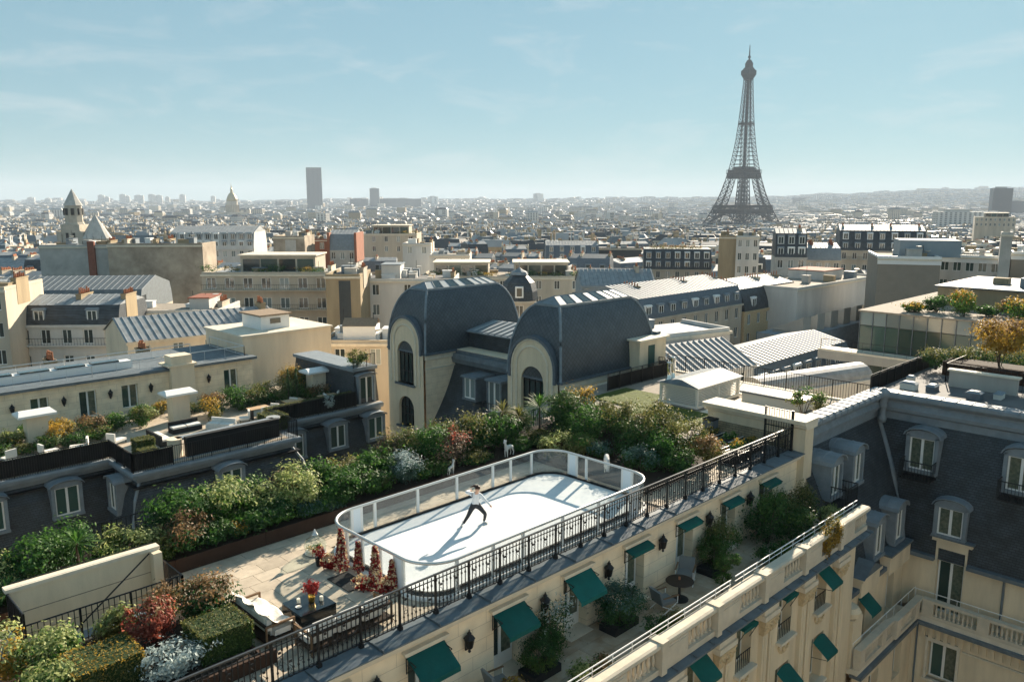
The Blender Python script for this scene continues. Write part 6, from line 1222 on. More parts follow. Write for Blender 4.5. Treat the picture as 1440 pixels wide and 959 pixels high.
def chimney(par, x, y, z, L, h, m='plaster', along='y', npot=5, near=True):
    a, b = (0.3, L/2) if along == 'y' else (L/2, 0.3)
    c = MB().box(x-a, y-b, z-2, x+a, y+b, z+h).box(x-a-0.06, y-b-0.06, z+h-0.15, x+a+0.06, y+b+0.06, z+h).build('chimney', m, par, world=False)
    if near:
        for k in range(npot):
            f = (k + 0.5) / npot * 2 - 1; inst('pot', POT, c, (x + (f*a*0.9 if along != 'y' else 0), y + (f*b*0.9 if along == 'y' else 0), z + h), (1, 1, rnd.uniform(0.8, 1.5)), world=False)
    else:
        p = MB()
        for k in range(npot):
            f = (k + 0.5) / npot * 2 - 1; cx_, cy_ = x + (f*a*0.9 if along != 'y' else 0), y + (f*b*0.9 if along == 'y' else 0); p.box(cx_-0.1, cy_-0.1, z+h, cx_+0.1, cy_+0.1, z+h+rnd.uniform(0.4, 0.7))
        tag(p.build('pots', 'clay', c, world=False), kind='stuff')
def seams(par, pts_fn, n, m='zinc'):
    b = MB()
    for k in range(n + 1):
        p, q = pts_fn(k / n); b.tube([p, q], 0.04, 4)
    tag(b.build('standing_seams', m, par, world=False), kind='stuff')
def building(name, label, X, Y, zt, rot, w, d, o, group=None, near=True, cat='building'):
    dist = math.hypot(X, Y); zg = GROUND(dist) - 3; H = zt - zg
    t = thing(name, label, cat, (X, Y, zg), R(rot), group)
    wm = o.get('wm', 'wall_cream'); rm = o.get('rm', 'slate'); rm = {'slate': 'slate_far'}.get(rm, rm); rows = o.get('rows', 2); n = o.get('n', 4); ww = o.get('ww', 1.15); wh = o.get('wh', 1.75); fh = 3.15; roof = o.get('roof', 'flat'); mh = o.get('mh', 3.0)
    sp = w / max(n, 1); ww = min(ww, sp * 0.7)
    ops = []
    for r in range(rows):
        z0 = H - 0.55 - wh - r * fh
        for k in range(n): ops.append(((k + 0.5) * sp - ww/2, (k + 0.5) * sp + ww/2, z0, z0 + wh))
    b = MB(); b.wall((-w/2, 0), (1, 0), w, 0, H, ops if near else [], 0.22)
    b.poly([(w/2,0,0),(w/2,d,0),(w/2,d,H),(w/2,0,H)]); b.poly([(-w/2,d,0),(-w/2,0,0),(-w/2,0,H),(-w/2,d,H)]); b.poly([(w/2,d,0),(-w/2,d,0),(-w/2,d,H),(w/2,d,H)])
    b.build('wall', wm, t, world=False)
    if near:
        for a0, a1, z0, z1 in ops:
            f = inst('window', WFR, t, ((a0+a1)/2 - w/2, 0.14, z0), (a1-a0, 1, z1-z0), world=False); inst('pane', WPN[o.get('pg') or ('pane' if rnd.random() < 0.7 else 'pane_pale')], f, world=False)
    elif ops:
        g = MB(); gf = MB()
        for a0, a1, z0, z1 in ops: g.box(a0 - w/2, -0.03, z0, a1 - w/2, 0.02, z1); gf.box(a0 - w/2 - 0.12, -0.05, z0 - 0.12, a1 - w/2 + 0.12, 0.02, z0)
        for k in range(int(d / 4)):
            for r in range(rows):
                if rnd.random() < 0.7: z0 = H - 0.55 - wh - r * fh; g.box(-w/2 - 0.03, 2 + k*4 - ww/2, z0, -w/2 + 0.02, 2 + k*4 + ww/2, z0 + wh)
        tag(g.build('windows', 'pane', t, world=False), kind='stuff'); tag(gf.build('sills', wm, t, world=False), kind='stuff')
    for r in range(o.get('bal', 0)):
        z0 = H - 0.6 - wh - r * fh; s = MB().box(-w/2 + 0.1, -1.0 if rows > 3 else -0.5, z0 - 0.22, w/2 - 0.1, -0.003, z0 - 0.05); s.build('balcony', wm, t, world=False)
        rb = MB(); yy = -0.97 if rows > 3 else -0.47; rb.box(-w/2 + 0.1, yy, z0 + 0.75, w/2 - 0.1, yy + 0.04, z0 + 0.80); k = -w/2 + 0.2
        while k < w/2: rb.box(k, yy + 0.01, z0 - 0.05, k + 0.03, yy + 0.03, z0 + 0.76); k += 0.35
        tag(rb.build('balcony_railing', 'iron', t, world=False), kind='stuff')
    MB().box(-w/2 - 0.15, -0.22, H - 0.3, w/2 + 0.15, -0.004, H).build('cornice', wm if roof != 'flat' else 'stone_cap', t, world=False)
    top = H
    if roof == 'flat':
        MB().box(-w/2, 0, H - 0.06, w/2, d, H - 0.02).build('roof', o.get('fm', rnd.choice(['gravel', 'bitumen', 'zinc_lit'])), t, world=False)
        MB().box(-w/2, 0.002, H, w/2, 0.25, H + 0.35).box(-w/2, 0.25, H, -w/2 + 0.25, d, H + 0.35).box(w/2 - 0.25, 0.25, H, w/2, d, H + 0.35).build('parapet', 'white_paint' if o.get('band') else wm, t, world=False)
        if o.get('band'): MB().box(-w/2 - 0.1, -0.12, H - 0.9, w/2 + 0.1, -0.005, H + 0.36).build('parapet_band', 'white_paint', t, world=False)
    elif roof in ('mansard',):
        ins = mh * 0.32; zt2 = H + mh; N = 4; s = MB()
        pr = [(ins * (q / N) ** 1.6, H + mh * q / N) for q in range(N + 1)]
        for (a, za), (c, zc) in zip(pr[:-1], pr[1:]): s.frus((-w/2, a, w/2, d - a), za, (-w/2, c, w/2, d - c), zc)
        s.build('mansard', rm, t, world=False)
        if o.get('flatgreen'): MB().box(-w/2, ins, zt2, w/2, d - ins, zt2 + 0.2).build('roof_top', 'zinc_dark', t, world=False)
        else:
            zr = zt2 + min(1.6, d * 0.1); k = MB().poly([(-w/2,ins,zt2),(w/2,ins,zt2),(w/2,d/2,zr),(-w/2,d/2,zr)]).poly([(w/2,d-ins,zt2),(-w/2,d-ins,zt2),(-w/2,d/2,zr),(w/2,d/2,zr)]).poly([(-w/2,ins,zt2),(-w/2,d/2,zr),(-w/2,d-ins,zt2)]).poly([(w/2,ins,zt2),(w/2,d-ins,zt2),(w/2,d/2,zr)]); k.build('roof_top', o.get('tm', 'zinc_lit'), t, world=False)
            if near: seams(t, lambda f: ((-w/2 + f*w, ins, zt2 + 0.02), (-w/2 + f*w, d/2, zr + 0.02)), int(w / 0.9))
        top = zt2; nd = o.get('dorm', 0)
        for k in range(nd):
            xx = -w/2 + (k + 0.5) * w / nd
            for zz in ([H + 0.35] if mh < 4.4 else [H + 0.35, H + mh * 0.55]):
                dw = 1.15; dh = 1.6 if mh >= 3 else 1.35; yy = 0.12 if zz < H + 1 else ins * 0.35
                dd = MB().box(xx - dw/2 - 0.15, yy, zz, xx + dw/2 + 0.15, yy + 2.2, zz + dh + 0.08).frus((xx-dw/2-.25,yy-.12,xx+dw/2+.25,yy+2.4), zz+dh+0.08, (xx-dw/2-.1,yy,xx+dw/2+.1,yy+2.4), zz+dh+0.3).build('dormer', 'white_paint' if rnd.random() < 0.4 else 'zinc', t, world=False)
                if near: f = inst('window', WFR, dd, (xx, yy - 0.03, zz + 0.08), (dw, 1, dh - 0.1), world=False); inst('pane', WPN['pane'], f, world=False)
                else: MB().box(xx - dw/2 + 0.1, yy - 0.03, zz + 0.1, xx + dw/2 - 0.1, yy + 0.02, zz + dh - 0.05).build('window', 'pane', dd, world=False)
    elif roof == 'gable':
        zr = H + mh; k = MB().poly([(-w/2-.2,-.25,H),(w/2+.2,-.25,H),(w/2+.2,d/2,zr),(-w/2-.2,d/2,zr)]).poly([(w/2+.2,d+.25,H),(-w/2-.2,d+.25,H),(-w/2-.2,d/2,zr),(w/2+.2,d/2,zr)]); k.build('roof', rm, t, world=False)
        MB().poly([(-w/2,0,H),(-w/2,d/2,zr-.05),(-w/2,d,H)]).build('gable_wall', wm, t, world=False); MB().poly([(w/2,0,H),(w/2,d,H),(w/2,d/2,zr-.05)]).build('gable_wall', wm, t, world=False)
        if near or o.get('seams'): seams(t, lambda f: ((-w/2 + f*w, -.25, H + 0.03), (-w/2 + f*w, d/2, zr + 0.03)), int(w / 0.75))
        top = zr
    elif roof == 'dome':
        s = MB().lathe([(w*0.62, H), (w*0.60, H+1.2), (w*0.5, H+2.4), (w*0.3, H+3.2), (w*0.18, H+3.5)], 8, (0, d/2)); s.build('dome', 'slate_far', t, world=False)
        MB().lathe([(w*0.3, H+3.4), (w*0.26, H+3.8), (w*0.1, H+4.1), (0.06, H+4.4), (0.03, H+5.2)], 10, (0, d/2)).build('finial', 'zinc', t, world=False); top = H + 3
        dd = MB().box(-0.55, -0.3, H + 0.5, 0.55, 1.0, H + 2.0).build('dormer', 'white_paint', t, world=False); MB().box(-0.35, -0.33, H + 0.7, 0.35, -0.30, H + 1.8).build('window', 'pane', dd, world=False)
    for f in o.get('ch', ()): chimney(t, f * w, d * 0.45, top, (1.7 if roof == 'gable' else min(d * 0.45, 3.2)), 1.1 if roof != 'gable' else 0.5, 'brick_red' if o.get('brick') else rnd.choice(['plaster', 'wall_tan', 'wall_cream']), 'y', 6, near)
    if o.get('flatgreen'): inst('roof_plants', leaf_mesh('roof_plants', ['leaf_olive', 'leaf_bronze'], int(abs(X)), (w * 0.95, 2.5, 1.2), 900, 0.2, frac=0.4), t, (0, 2.5, top), world=False)
    if o.get('pent'):
        for k in range(o['pent']):
            pw_ = w * (0.34 if o['pent'] > 1 else 0.6); px_ = (-w * 0.26 + k * w * 0.5) if o['pent'] > 1 else w * 0.05
            p = MB().box(px_ - pw_/2, d * 0.3, H, px_ + pw_/2, d * 0.9, H + 2.7).build('penthouse', wm, t, world=False); MB().box(px_ - pw_/2 - 0.3, d * 0.3 - 0.4, H + 2.7, px_ + pw_/2 + 0.3, d * 0.9, H + 2.9).build('canopy', 'stone_cap', p, world=False)
            for q in range(4): MB().box(px_ - pw_/2 + 0.4 + q * (pw_ - 0.4) / 4, d * 0.3 - 0.03, H + 0.2, px_ - pw_/2 + 0.1 + (q + 1) * (pw_ - 0.4) / 4, d * 0.3 - 0.005, H + 2.2).build('glazing', 'pane_green' if q % 2 else 'pane', p, world=False)
    for k in range(o.get('green', 0)):
        xx = -w/2 + (k + 0.5 + rnd.uniform(-.3, .3)) * w / o['green']; pl_ = inst('terrace_plant', leaf_mesh('terrace_plant', [['leaf_dark','leaf_mid'],['leaf_olive','leaf_gold'],['leaf_mid','leaf_olive']][k % 3], int(X*7 + k), (w / o['green'] * 0.95, 1.0, rnd.uniform(0.8, 1.5)), 260, 0.13, frac=0.4), t, (xx, 0.9, H + 0.1), world=False); tag(pl_, kind='stuff')
    if o.get('hut'):
        x_, y_, w_, h2 = o['hut']; MB().box(x_ - w_/2, d * 0.3, H, x_ + w_/2, d * 0.8, H + h2).build('roof_hut', wm, t, world=False); MB().box(x_ - w_/2 - 0.15, d * 0.3 - 0.15, H + h2, x_ + w_/2 + 0.15, d * 0.8 + 0.1, H + h2 + 0.15).build('hut_roof', 'brick_red' if x_ > 0 else 'zinc', t, world=False)
    if o.get('gablehut'):
        MB().box(-1.7, 1.2, H, 1.7, 4.2, H + 1.6).build('roof_hut', 'white_paint', t, world=False); MB().poly([(-1.8,1.1,H+1.6),(1.8,1.1,H+1.6),(1.8,2.7,H+2.3),(-1.8,2.7,H+2.3)]).poly([(1.8,4.3,H+1.6),(-1.8,4.3,H+1.6),(-1.8,2.7,H+2.3),(1.8,2.7,H+2.3)]).poly([(-1.7,1.2,H+1.6),(-1.7,2.7,H+2.25),(-1.7,4.2,H+1.6)]).build('hut_roof', 'clay_tile', t, world=False)
    for k in range(o.get('bits', 0)):
        xx, yy = rnd.uniform(-w*.42, w*.42), rnd.uniform(d*.15, d*.85); a, c, h2 = rnd.uniform(.3, 1.1), rnd.uniform(.3, 1.0), rnd.uniform(.4, 1.3)
        MB().box(xx - a, yy - c, H, xx + a, yy + c, H + h2).box(xx - a - .08, yy - c - .08, H + h2, xx + a + .08, yy + c + .08, H + h2 + .08).build('roof_unit', rnd.choice(['white_paint', 'zinc', 'wall_grey', 'wall_tan']), t, world=False)
        if k % 2 == 0: MB().tube([(xx, yy, H + h2), (xx, yy, H + h2 + rnd.uniform(.8, 2.2))], 0.035, 4).build('mast', 'iron', t, world=False)
        if k % 3 == 1: MB().lathe([(0.02, -0.1), (0.3, 0.0), (0.45, 0.16)], 10).build('dish', 'louvre', t, world=False).location = (xx + 0.5, yy - c, H + h2 + 0.4)
    if o.get('groove'): MB().box(-w * .12, -0.02, 0, w * .22, -0.004, H - 0.6).build('flue_recess', 'wall_dark' if wm == 'wall_tan' else 'wall_grey', t, world=False)
    if o.get('flue'): MB().box(w*.22, -0.5, H - 9, w*.32, -0.004, H + 1.0).build('flue', 'brick_red', t, world=False)
    if o.get('plant'): MB().box(-w*.1, d*.3, H, w*.9, d*.8, H + 2.6).build('plant_room', 'wall_bluegrey', t, world=False)
    if o.get('glassbox'):
        g = MB().box(w*.22, -1.0, H + 0.1, w*.5, 3.0, H + 2.6).build('glazed_box', 'wall_dark', t, world=False)
        for k in range(9): MB().box(w*.22 + k * w*.28/9, -1.04, H + 0.1, w*.22 + k * w*.28/9 + 0.06, -1.0, H + 2.6).build('mullion', 'zinc', g, world=False)
    if o.get('brickends'):
        for s_ in (-1, 1): MB().prism([(s_*w/2 - .3, -0.3), (s_*w/2 + .3, -0.3), (s_*w/2 + .3, d), (s_*w/2 - .3, d)], H - 3, H + mh + 0.4).build('brick_gable', 'wall_brick', t, world=False)
    return t
HB = [
('townhouse','narrow house with dark blue slate mansard and two white dormers at left',28.9,105.1,-3.09,-41.7,12.4,9,dict(roof='mansard',mh=2.3,rows=2,n=5,wm='wall_white',rm='slate',ch=(-.48,.05,.48),dorm=2,bal=1)),
('apartment_block','white flat-roofed block with wide ribbon windows below the blank party wall',41.1,105.6,-2.87,-42.7,13.0,10,dict(roof='flat',rows=2,n=4,ww=2.0,wm='wall_white',hut=(3.2,0,2.6,1.5))),
('apartment_block','cream apartment block with three tiers of long balconies and roof gardens',62.1,118.6,-0.01,-44.7,20.4,12,dict(roof='flat',rows=4,n=7,ww=1.6,wm='wall_cream',bal=3,pent=1,green=6)),
('party_wall','tan blank chimney wall between the balcony block and the white blocks',65.3,101.4,0.57,-44.7,5.1,9,dict(roof='flat',rows=0,wm='wall_tan',groove=1)),
('apartment_block','white stepped block with satellite dishes left of the slate pavilion',76.9,101.1,-0.84,-44.7,15.0,10,dict(roof='flat',rows=2,n=3,wm='wall_white',bits=7,hut=(-3,0,3,2.2))),
('roof_block','small cream block with a white tan-roofed hut behind the roof garden',46.3,69.6,-3.03,-44.7,7.4,9,dict(roof='flat',rows=1,n=2,wm='wall_cream',gablehut=1,bits=4)),
('apartment_block','long cream block with planted terrace and palm behind the pavilions',112.6,116.5,-3.79,-44.7,33.0,14,dict(roof='flat',rows=3,n=9,wm='wall_cream',pent=2,green=10,bits=4)),
('townhouse','grey zinc-roofed house with a row of white windows behind the right pavilion',113.3,87.6,-3.29,-42.7,13.1,10,dict(roof='gable',mh=2.6,rows=2,n=6,wm='wall_bluegrey',rm='zinc_lit',ch=(.3,),seams=1)),
('turret','little domed slate turret between the two pavilions',76.7,76.1,-1.87,-44.7,4.2,5,dict(roof='dome',rows=1,n=1,wm='wall_cream')),
('party_wall','large taupe blank party wall with stains behind the left houses',58.4,153.3,3.42,-41.7,17.3,8,dict(roof='flat',rows=0,wm='wall_stain',bits=6,ch=(-.35,.1))),
('party_wall','pale grey blank party wall with a brown chimney flue at left',49.5,170.5,2.83,-41.7,12.9,8,dict(roof='flat',rows=0,wm='wall_grey',flue=1,bits=4)),
('apartment_block','wide building with curved grey zinc mansard at the left edge',36.8,135.2,-5.6,-38.7,23.2,16,dict(roof='mansard',tm='zinc_dark',mh=3.6,rows=2,n=8,wm='wall_cream',rm='zinc_dark',dorm=5,glassbox=1)),
('townhouse','weathered stone house cut by the left edge of the photo',20.2,106.6,1.6,-36.7,6.6,10,dict(roof='flat',rows=4,n=3,wm='wall_cream',bits=2)),
('office_block','dark taupe blank-walled modern block with white parapet at right',128.6,44.4,2.90,-38.7,9.4,14,dict(roof='flat',rows=0,wm='wall_taupe',band=1,plant=1)),
('office_block','white modern block with green ribbon windows at right',144.0,40.4,2.56,-58.7,10.2,14,dict(roof='flat',rows=3,n=5,ww=2.1,wm='wall_white',pg='pane_green',band=1,bits=3)),
('chimney_tower','tall square concrete chimney beside the white modern block',141.1,34.8,6.45,-44.7,1.7,2.5,dict(roof='flat',rows=0,wm='wall_grey')),
('office_block','dark taupe block at the right edge beyond the concrete chimney',147.2,31.6,3.28,-44.7,8.4,12,dict(roof='flat',rows=0,wm='wall_taupe',band=1)),
('apartment_block','cream Haussmann row with dark double mansard and tan chimneys at right',218.2,82.4,-1.40,-39.7,22.5,14,dict(roof='mansard',mh=5.2,rows=3,n=8,wm='wall_cream',rm='slate',ch=(-.45,-.1,.12,.45),dorm=7,bal=1)),
('party_wall','tan windowless gable next to the white house below the tower',175.1,102.5,2.83,-44.7,4.1,10,dict(roof='flat',rows=0,wm='wall_tan',ch=(0,))),
('townhouse','white narrow house with small dark windows below the tower',176.7,98.1,2.92,-44.7,5.5,10,dict(roof='flat',rows=5,n=3,ww=.9,wm='wall_white',ch=(.3,))),
('townhouse','dark slate-roofed house with brick chimneys right of the tower foot',163.3,80.4,-0.33,-40.7,6.7,10,dict(roof='mansard',mh=5.0,rows=2,n=3,wm='wall_grey',rm='slate',ch=(.3,),dorm=3)),
('townhouse','cream house with brick chimney stack right of the tower foot',172.2,77.2,-1.22,-34.7,7.6,10,dict(roof='mansard',mh=2.6,rows=2,n=4,wm='wall_cream',rm='zinc',ch=(-.3,.3),brick=1)),
('apartment_block','long dark mansard row with a planted flat roof below the tower',185.2,123.4,-6.76,-41.7,18.3,12,dict(roof='mansard',mh=5.2,rows=1,n=7,wm='wall_cream',rm='slate',dorm=7,flatgreen=1)),
('apartment_block','blue-grey mansard block with pale dormers in the middle distance',193.0,167.8,-6.93,-44.7,16.7,12,dict(roof='mansard',mh=4.6,rows=1,n=6,wm='wall_cream',rm='lead',dorm=5,ch=(.5,))),
('hall','dark low glazed hall in the middle distance',209.2,161.6,-3.76,-44.7,13.8,12,dict(roof='flat',rows=0,wm='wall_dark')),
('townhouse','grey zinc house between orange brick party walls',114.1,176.9,-0.86,-44.7,6.9,10,dict(roof='mansard',mh=4.0,rows=1,n=3,wm='wall_grey',rm='zinc',brickends=1)),
('townhouse','orange brick and white house left of the zinc house',113.5,188.8,1.29,-44.7,7.1,10,dict(roof='flat',rows=1,n=2,wm='wall_brick',ch=(0,.4))),
('party_wall','tall tan and grey party walls with a stepped outline',99.4,177.3,2.83,-44.7,7.6,10,dict(roof='flat',rows=0,wm='wall_stain',groove=1)),
('apartment_block','cream stepped art deco block with roof plants',155.3,214.9,0.82,-44.7,19.8,14,dict(roof='flat',rows=2,n=5,wm='wall_cream',pent=1,green=2)),
('office_block','white modern terraced block with rows of slanted window bays',98.8,218.7,-1.60,-40.7,23.0,16,dict(roof='mansard',mh=4.5,rows=2,n=10,wm='wall_white',rm='wall_white',dorm=10)),
('roof_block','white penthouse cube on the ridge left of the pavilions',127.0,162.7,0.64,-44.7,7.2,9,dict(roof='flat',rows=1,n=2,wm='wall_white')),
('apartment_block','white flat block right of the dish-covered roof',123.2,145.4,-1.23,-44.7,9.4,10,dict(roof='flat',rows=2,n=3,wm='wall_white',bits=3)),
('palace','neoclassical stone block with columns near the right edge',585.7,152.0,1.14,-44.7,25.5,30,dict(roof='flat',rows=2,n=9,wm='wall_cream',pent=1)),
]
for nm, lab, X, Y, zt, rot, w, d, o in HB:
    az_ = 45.3 - math.degrees(math.atan2(Y, X))
    if az_ > 8: rot -= az_ * 0.9; w *= math.cos(R(az_ * 0.9))      # the streets on the right turn to face the hotel
    if o['roof'] == 'flat' and nm not in ('chimney_tower', 'turret', 'palace'): o['bits'] = o.get('bits', 0) + 5; o['ch'] = o.get('ch', (.46,))
    building(nm, lab, X, Y, zt, rot, w, d, o, cat={'party_wall': 'wall', 'chimney_tower': 'chimney'}.get(nm, 'building'))
# houses standing on the hotel's own grid, to the right of the pavilions
building('townhouse', 'long cream house with a band of dark slate windows right of the pavilions', 104.5, 66, -4.9, 0, 27, 14, dict(roof='mansard', mh=2.9, rows=2, n=9, wm='wall_cream', rm='lead', dorm=9, flatgreen=0, tm='zinc', ch=(-.3, .15, .49)))
building('townhouse', 'soot-stained carved stone house with slate roof beyond the cream house', 128.5, 66, -6.4, 0, 19, 12, dict(roof='mansard', mh=3.6, rows=2, n=6, wm='stone_carved', rm='slate', dorm=3, ch=(-.45, .1, .46)))
building('townhouse', 'long zinc roof with a row of arched stone dormers behind the deck', 87.0, 39.8, -8.3, 0, 23, 10, dict(roof='mansard', mh=2.7, rows=1, n=9, wm='wall_cream', rm='zinc_dark', dorm=9, tm='zinc_dark'))
building('apartment_block', 'long white flat-roofed block with roof railing at right', 144, 61.0, -3.0, 0, 34, 14, dict(roof='flat', rows=0, wm='wall_white', fm='gravel', hut=(6, 0, 8, 1.6), bits=6))
building('roof_block', 'white walled block with a brown recess above the sunlit zinc roof', 66.0, 44.0, -1.6, -14, 15, 7, dict(roof='flat', rows=0, wm='wall_white', ch=(-.42,), bits=1))
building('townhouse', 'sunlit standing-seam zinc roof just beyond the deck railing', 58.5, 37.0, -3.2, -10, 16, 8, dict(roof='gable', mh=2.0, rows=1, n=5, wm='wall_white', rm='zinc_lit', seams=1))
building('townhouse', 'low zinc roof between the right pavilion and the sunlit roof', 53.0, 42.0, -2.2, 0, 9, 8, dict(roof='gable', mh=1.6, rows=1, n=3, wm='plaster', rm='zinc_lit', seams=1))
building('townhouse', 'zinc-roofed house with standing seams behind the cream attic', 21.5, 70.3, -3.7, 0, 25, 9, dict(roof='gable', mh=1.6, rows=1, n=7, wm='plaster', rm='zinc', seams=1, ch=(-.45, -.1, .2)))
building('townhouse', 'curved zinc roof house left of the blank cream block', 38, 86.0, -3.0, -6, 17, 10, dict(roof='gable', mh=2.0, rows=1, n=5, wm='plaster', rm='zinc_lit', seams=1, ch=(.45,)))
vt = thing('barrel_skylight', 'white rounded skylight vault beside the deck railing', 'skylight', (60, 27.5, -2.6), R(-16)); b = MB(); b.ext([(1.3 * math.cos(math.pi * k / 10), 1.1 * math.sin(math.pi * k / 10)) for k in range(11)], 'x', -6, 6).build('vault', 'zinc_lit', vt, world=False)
MB().box(-6.2, -1.5, -25, 6.2, 1.5, -0.01).build('base', 'wall_white', vt, world=False)
# sawtooth rooflights in front of the white block
for k in range(7):
    x = 117 + k * 4.9; t = thing('sawtooth_rooflight', ['first', 'second', 'third', 'fourth', 'fifth', 'sixth', 'seventh'][k] + ' grey sawtooth rooflight from the left below the long white block', 'rooflight', (x, 55.0, -8.6), 0, 'sawtooth rooflights'); MB().prism([(0, 0), (2.6, 0), (2.6, 5), (0, 5)], 0, 0.2).poly([(0,0,.2),(2.6,0,.2),(2.6,0,2.6),(0,0,2.6)]).poly([(0,0,2.6),(2.6,0,2.6),(2.6,5,.3),(0,5,.3)]).poly([(0,0,.2),(0,0,2.6),(0,5,.3)]).poly([(2.6,0,.2),(2.6,5,.3),(2.6,0,2.6)]).build('hood', 'concrete', t, world=False)
MB().box(114, 54, -27, 156, 60.9, -8.62).build('hall', 'zinc', loc=(134, 57, -27)); tag(bpy.data.objects['hall.002' if 'hall.002' in bpy.data.objects else 'hall.001'], 'low hall carrying the sawtooth rooflights', 'building')
# ---- glass office with roof garden
go = thing('glass_office', 'glass curtain-walled office with a planted roof at right', 'building', (80, 24, -27))
GX, GT = 80.0, 0.85
MB().box(GX + 0.25, 6, -27, 104, 31.8, GT - 0.1).build('body', 'wall_dark', go); MB().box(GX - 0.1, 6, GT - 0.1, 104, 32, GT + 0.05).build('roof', 'gravel', go)
for k in range(20):
    y0 = 31.8 - k * 1.25; 
    for r_, (za, zb, m_) in enumerate(((-0.55, 0.72, 'pane_green'), (-3.0, -0.62, 'pane_green'), (-6.2, -4.2, 'pane_green'), (-9.0, -6.4, 'pane'))): piece('glass_panel', 'pane_pale' if (k * 7 + r_ * 3) % 7 == 0 else m_, go, GX + 0.10, y0 - 1.22, za, GX + 0.16, y0 - 0.03, zb)
    MB().box(GX, y0 - 0.03, -9.5, GX + 0.18, y0 + 0.03, GT - 0.1).build('mullion', 'lead', go)
MB().box(GX - 1.8, 6, -3.6, GX + 0.1, 35, -3.1).build('terrace_slab', 'stone_cap', go); MB().box(GX - 1.9, 6, -4.1, GX - 1.7, 35, -3.3).build('terrace_edge', 'concrete', go)
plain_rail('glass_balustrade', 'thin railing along the glass office terrace', [(GX - 1.7, 34.8), (GX - 1.7, 7)], -3.1, 1.0, gap=1.0)
MB().box(90, 16, GT + 0.05, 104, 28, GT + 1.9).build('attic_block', 'wall_tan', go); MB().box(89.7, 15.7, GT + 1.9, 104.4, 28.3, GT + 2.05).build('attic_roof', 'zinc_dark', go); [MB().box(91 + k * 2.2, 17 + (k % 3) * 3, GT + 2.05, 92.2 + k * 2.2, 18.4 + (k % 3) * 3, GT + 2.7 + 0.3 * (k % 2)).build('roof_unit', ('white_paint', 'zinc', 'wall_tan')[k % 3], go) for k in range(5)]; MB().box(86.5, 8, GT + 0.05, 104, 16, GT + 2.4).build('attic_block', 'wall_cream', go)
for k in range(12):
    f = k / 12; x_, y_ = 82.2 + (k % 3) * 1.6, 27.5 - k * 1.45; shrub('roof_tree', ['small autumn tree at the left of the office roof garden', 'dark bush on the office roof garden behind the parasols', 'rust-brown tree on the office roof garden', 'golden-green tree at the corner of the office roof', 'round green bush in the middle of the office roof', 'yellowing tree on the middle of the office roof', 'dense green tree behind the glass parapet', 'tall golden tree before the tan attic wall', 'low olive bush on the office roof edge', 'green and gold tree right of the red parasol', 'wide autumn tree towards the right edge of the office roof', 'last golden tree on the office roof at the right edge'][k], x_, y_, GT, (1.8, 1.8, 0.9 + (k * 5 % 4) * 0.5), [['leaf_mid', 'leaf_gold'], ['leaf_dark', 'leaf_mid'], ['leaf_olive', 'leaf_bronze']][k % 3], 900, 0.11, cat='tree', frac=0.25, group='trees of the office roof garden')

# ---------------------------------------------------------------- random rows of houses behind: the nearest as things, the rest as one mass
taken = [(X, Y, max(w, d) * 0.75) for _, _, X, Y, _, _, w, d, _ in HB] + [(104, 72, 16), (128, 72, 14), (144, 68, 20), (90, 20, 16)]
fx, fy = math.cos(R(45.3)), math.sin(R(45.3)); gx, gy = fy, -fx
fr_ = random.Random(21); cnt = 0
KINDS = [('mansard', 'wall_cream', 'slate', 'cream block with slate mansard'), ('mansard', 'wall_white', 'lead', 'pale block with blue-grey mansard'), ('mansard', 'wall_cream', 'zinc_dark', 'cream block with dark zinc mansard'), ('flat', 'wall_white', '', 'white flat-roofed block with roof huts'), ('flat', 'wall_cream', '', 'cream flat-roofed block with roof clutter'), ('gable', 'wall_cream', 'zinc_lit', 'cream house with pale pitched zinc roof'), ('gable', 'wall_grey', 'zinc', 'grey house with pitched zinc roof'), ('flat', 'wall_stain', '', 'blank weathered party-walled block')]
def anchor(l, d):
    a = math.degrees(math.atan2(l, d))
    for lim, txt in ((-29, 'at the left edge'), (-25, 'below the church'), (-21, 'right of the church'), (-17, 'below the gilded dome'), (-12, 'below the dark slab tower'), (-7, 'right of the slab tower'), (-2, 'just left of centre'), (3, 'just right of centre'), (8, 'behind the right pavilion'), (13, 'left of the lattice tower'), (18, 'below the lattice tower'), (23, 'right of the lattice tower'), (28, 'under the right hill')):
        if a < lim: return txt
    return 'at the right edge'
D = 146.0; used_l = {}
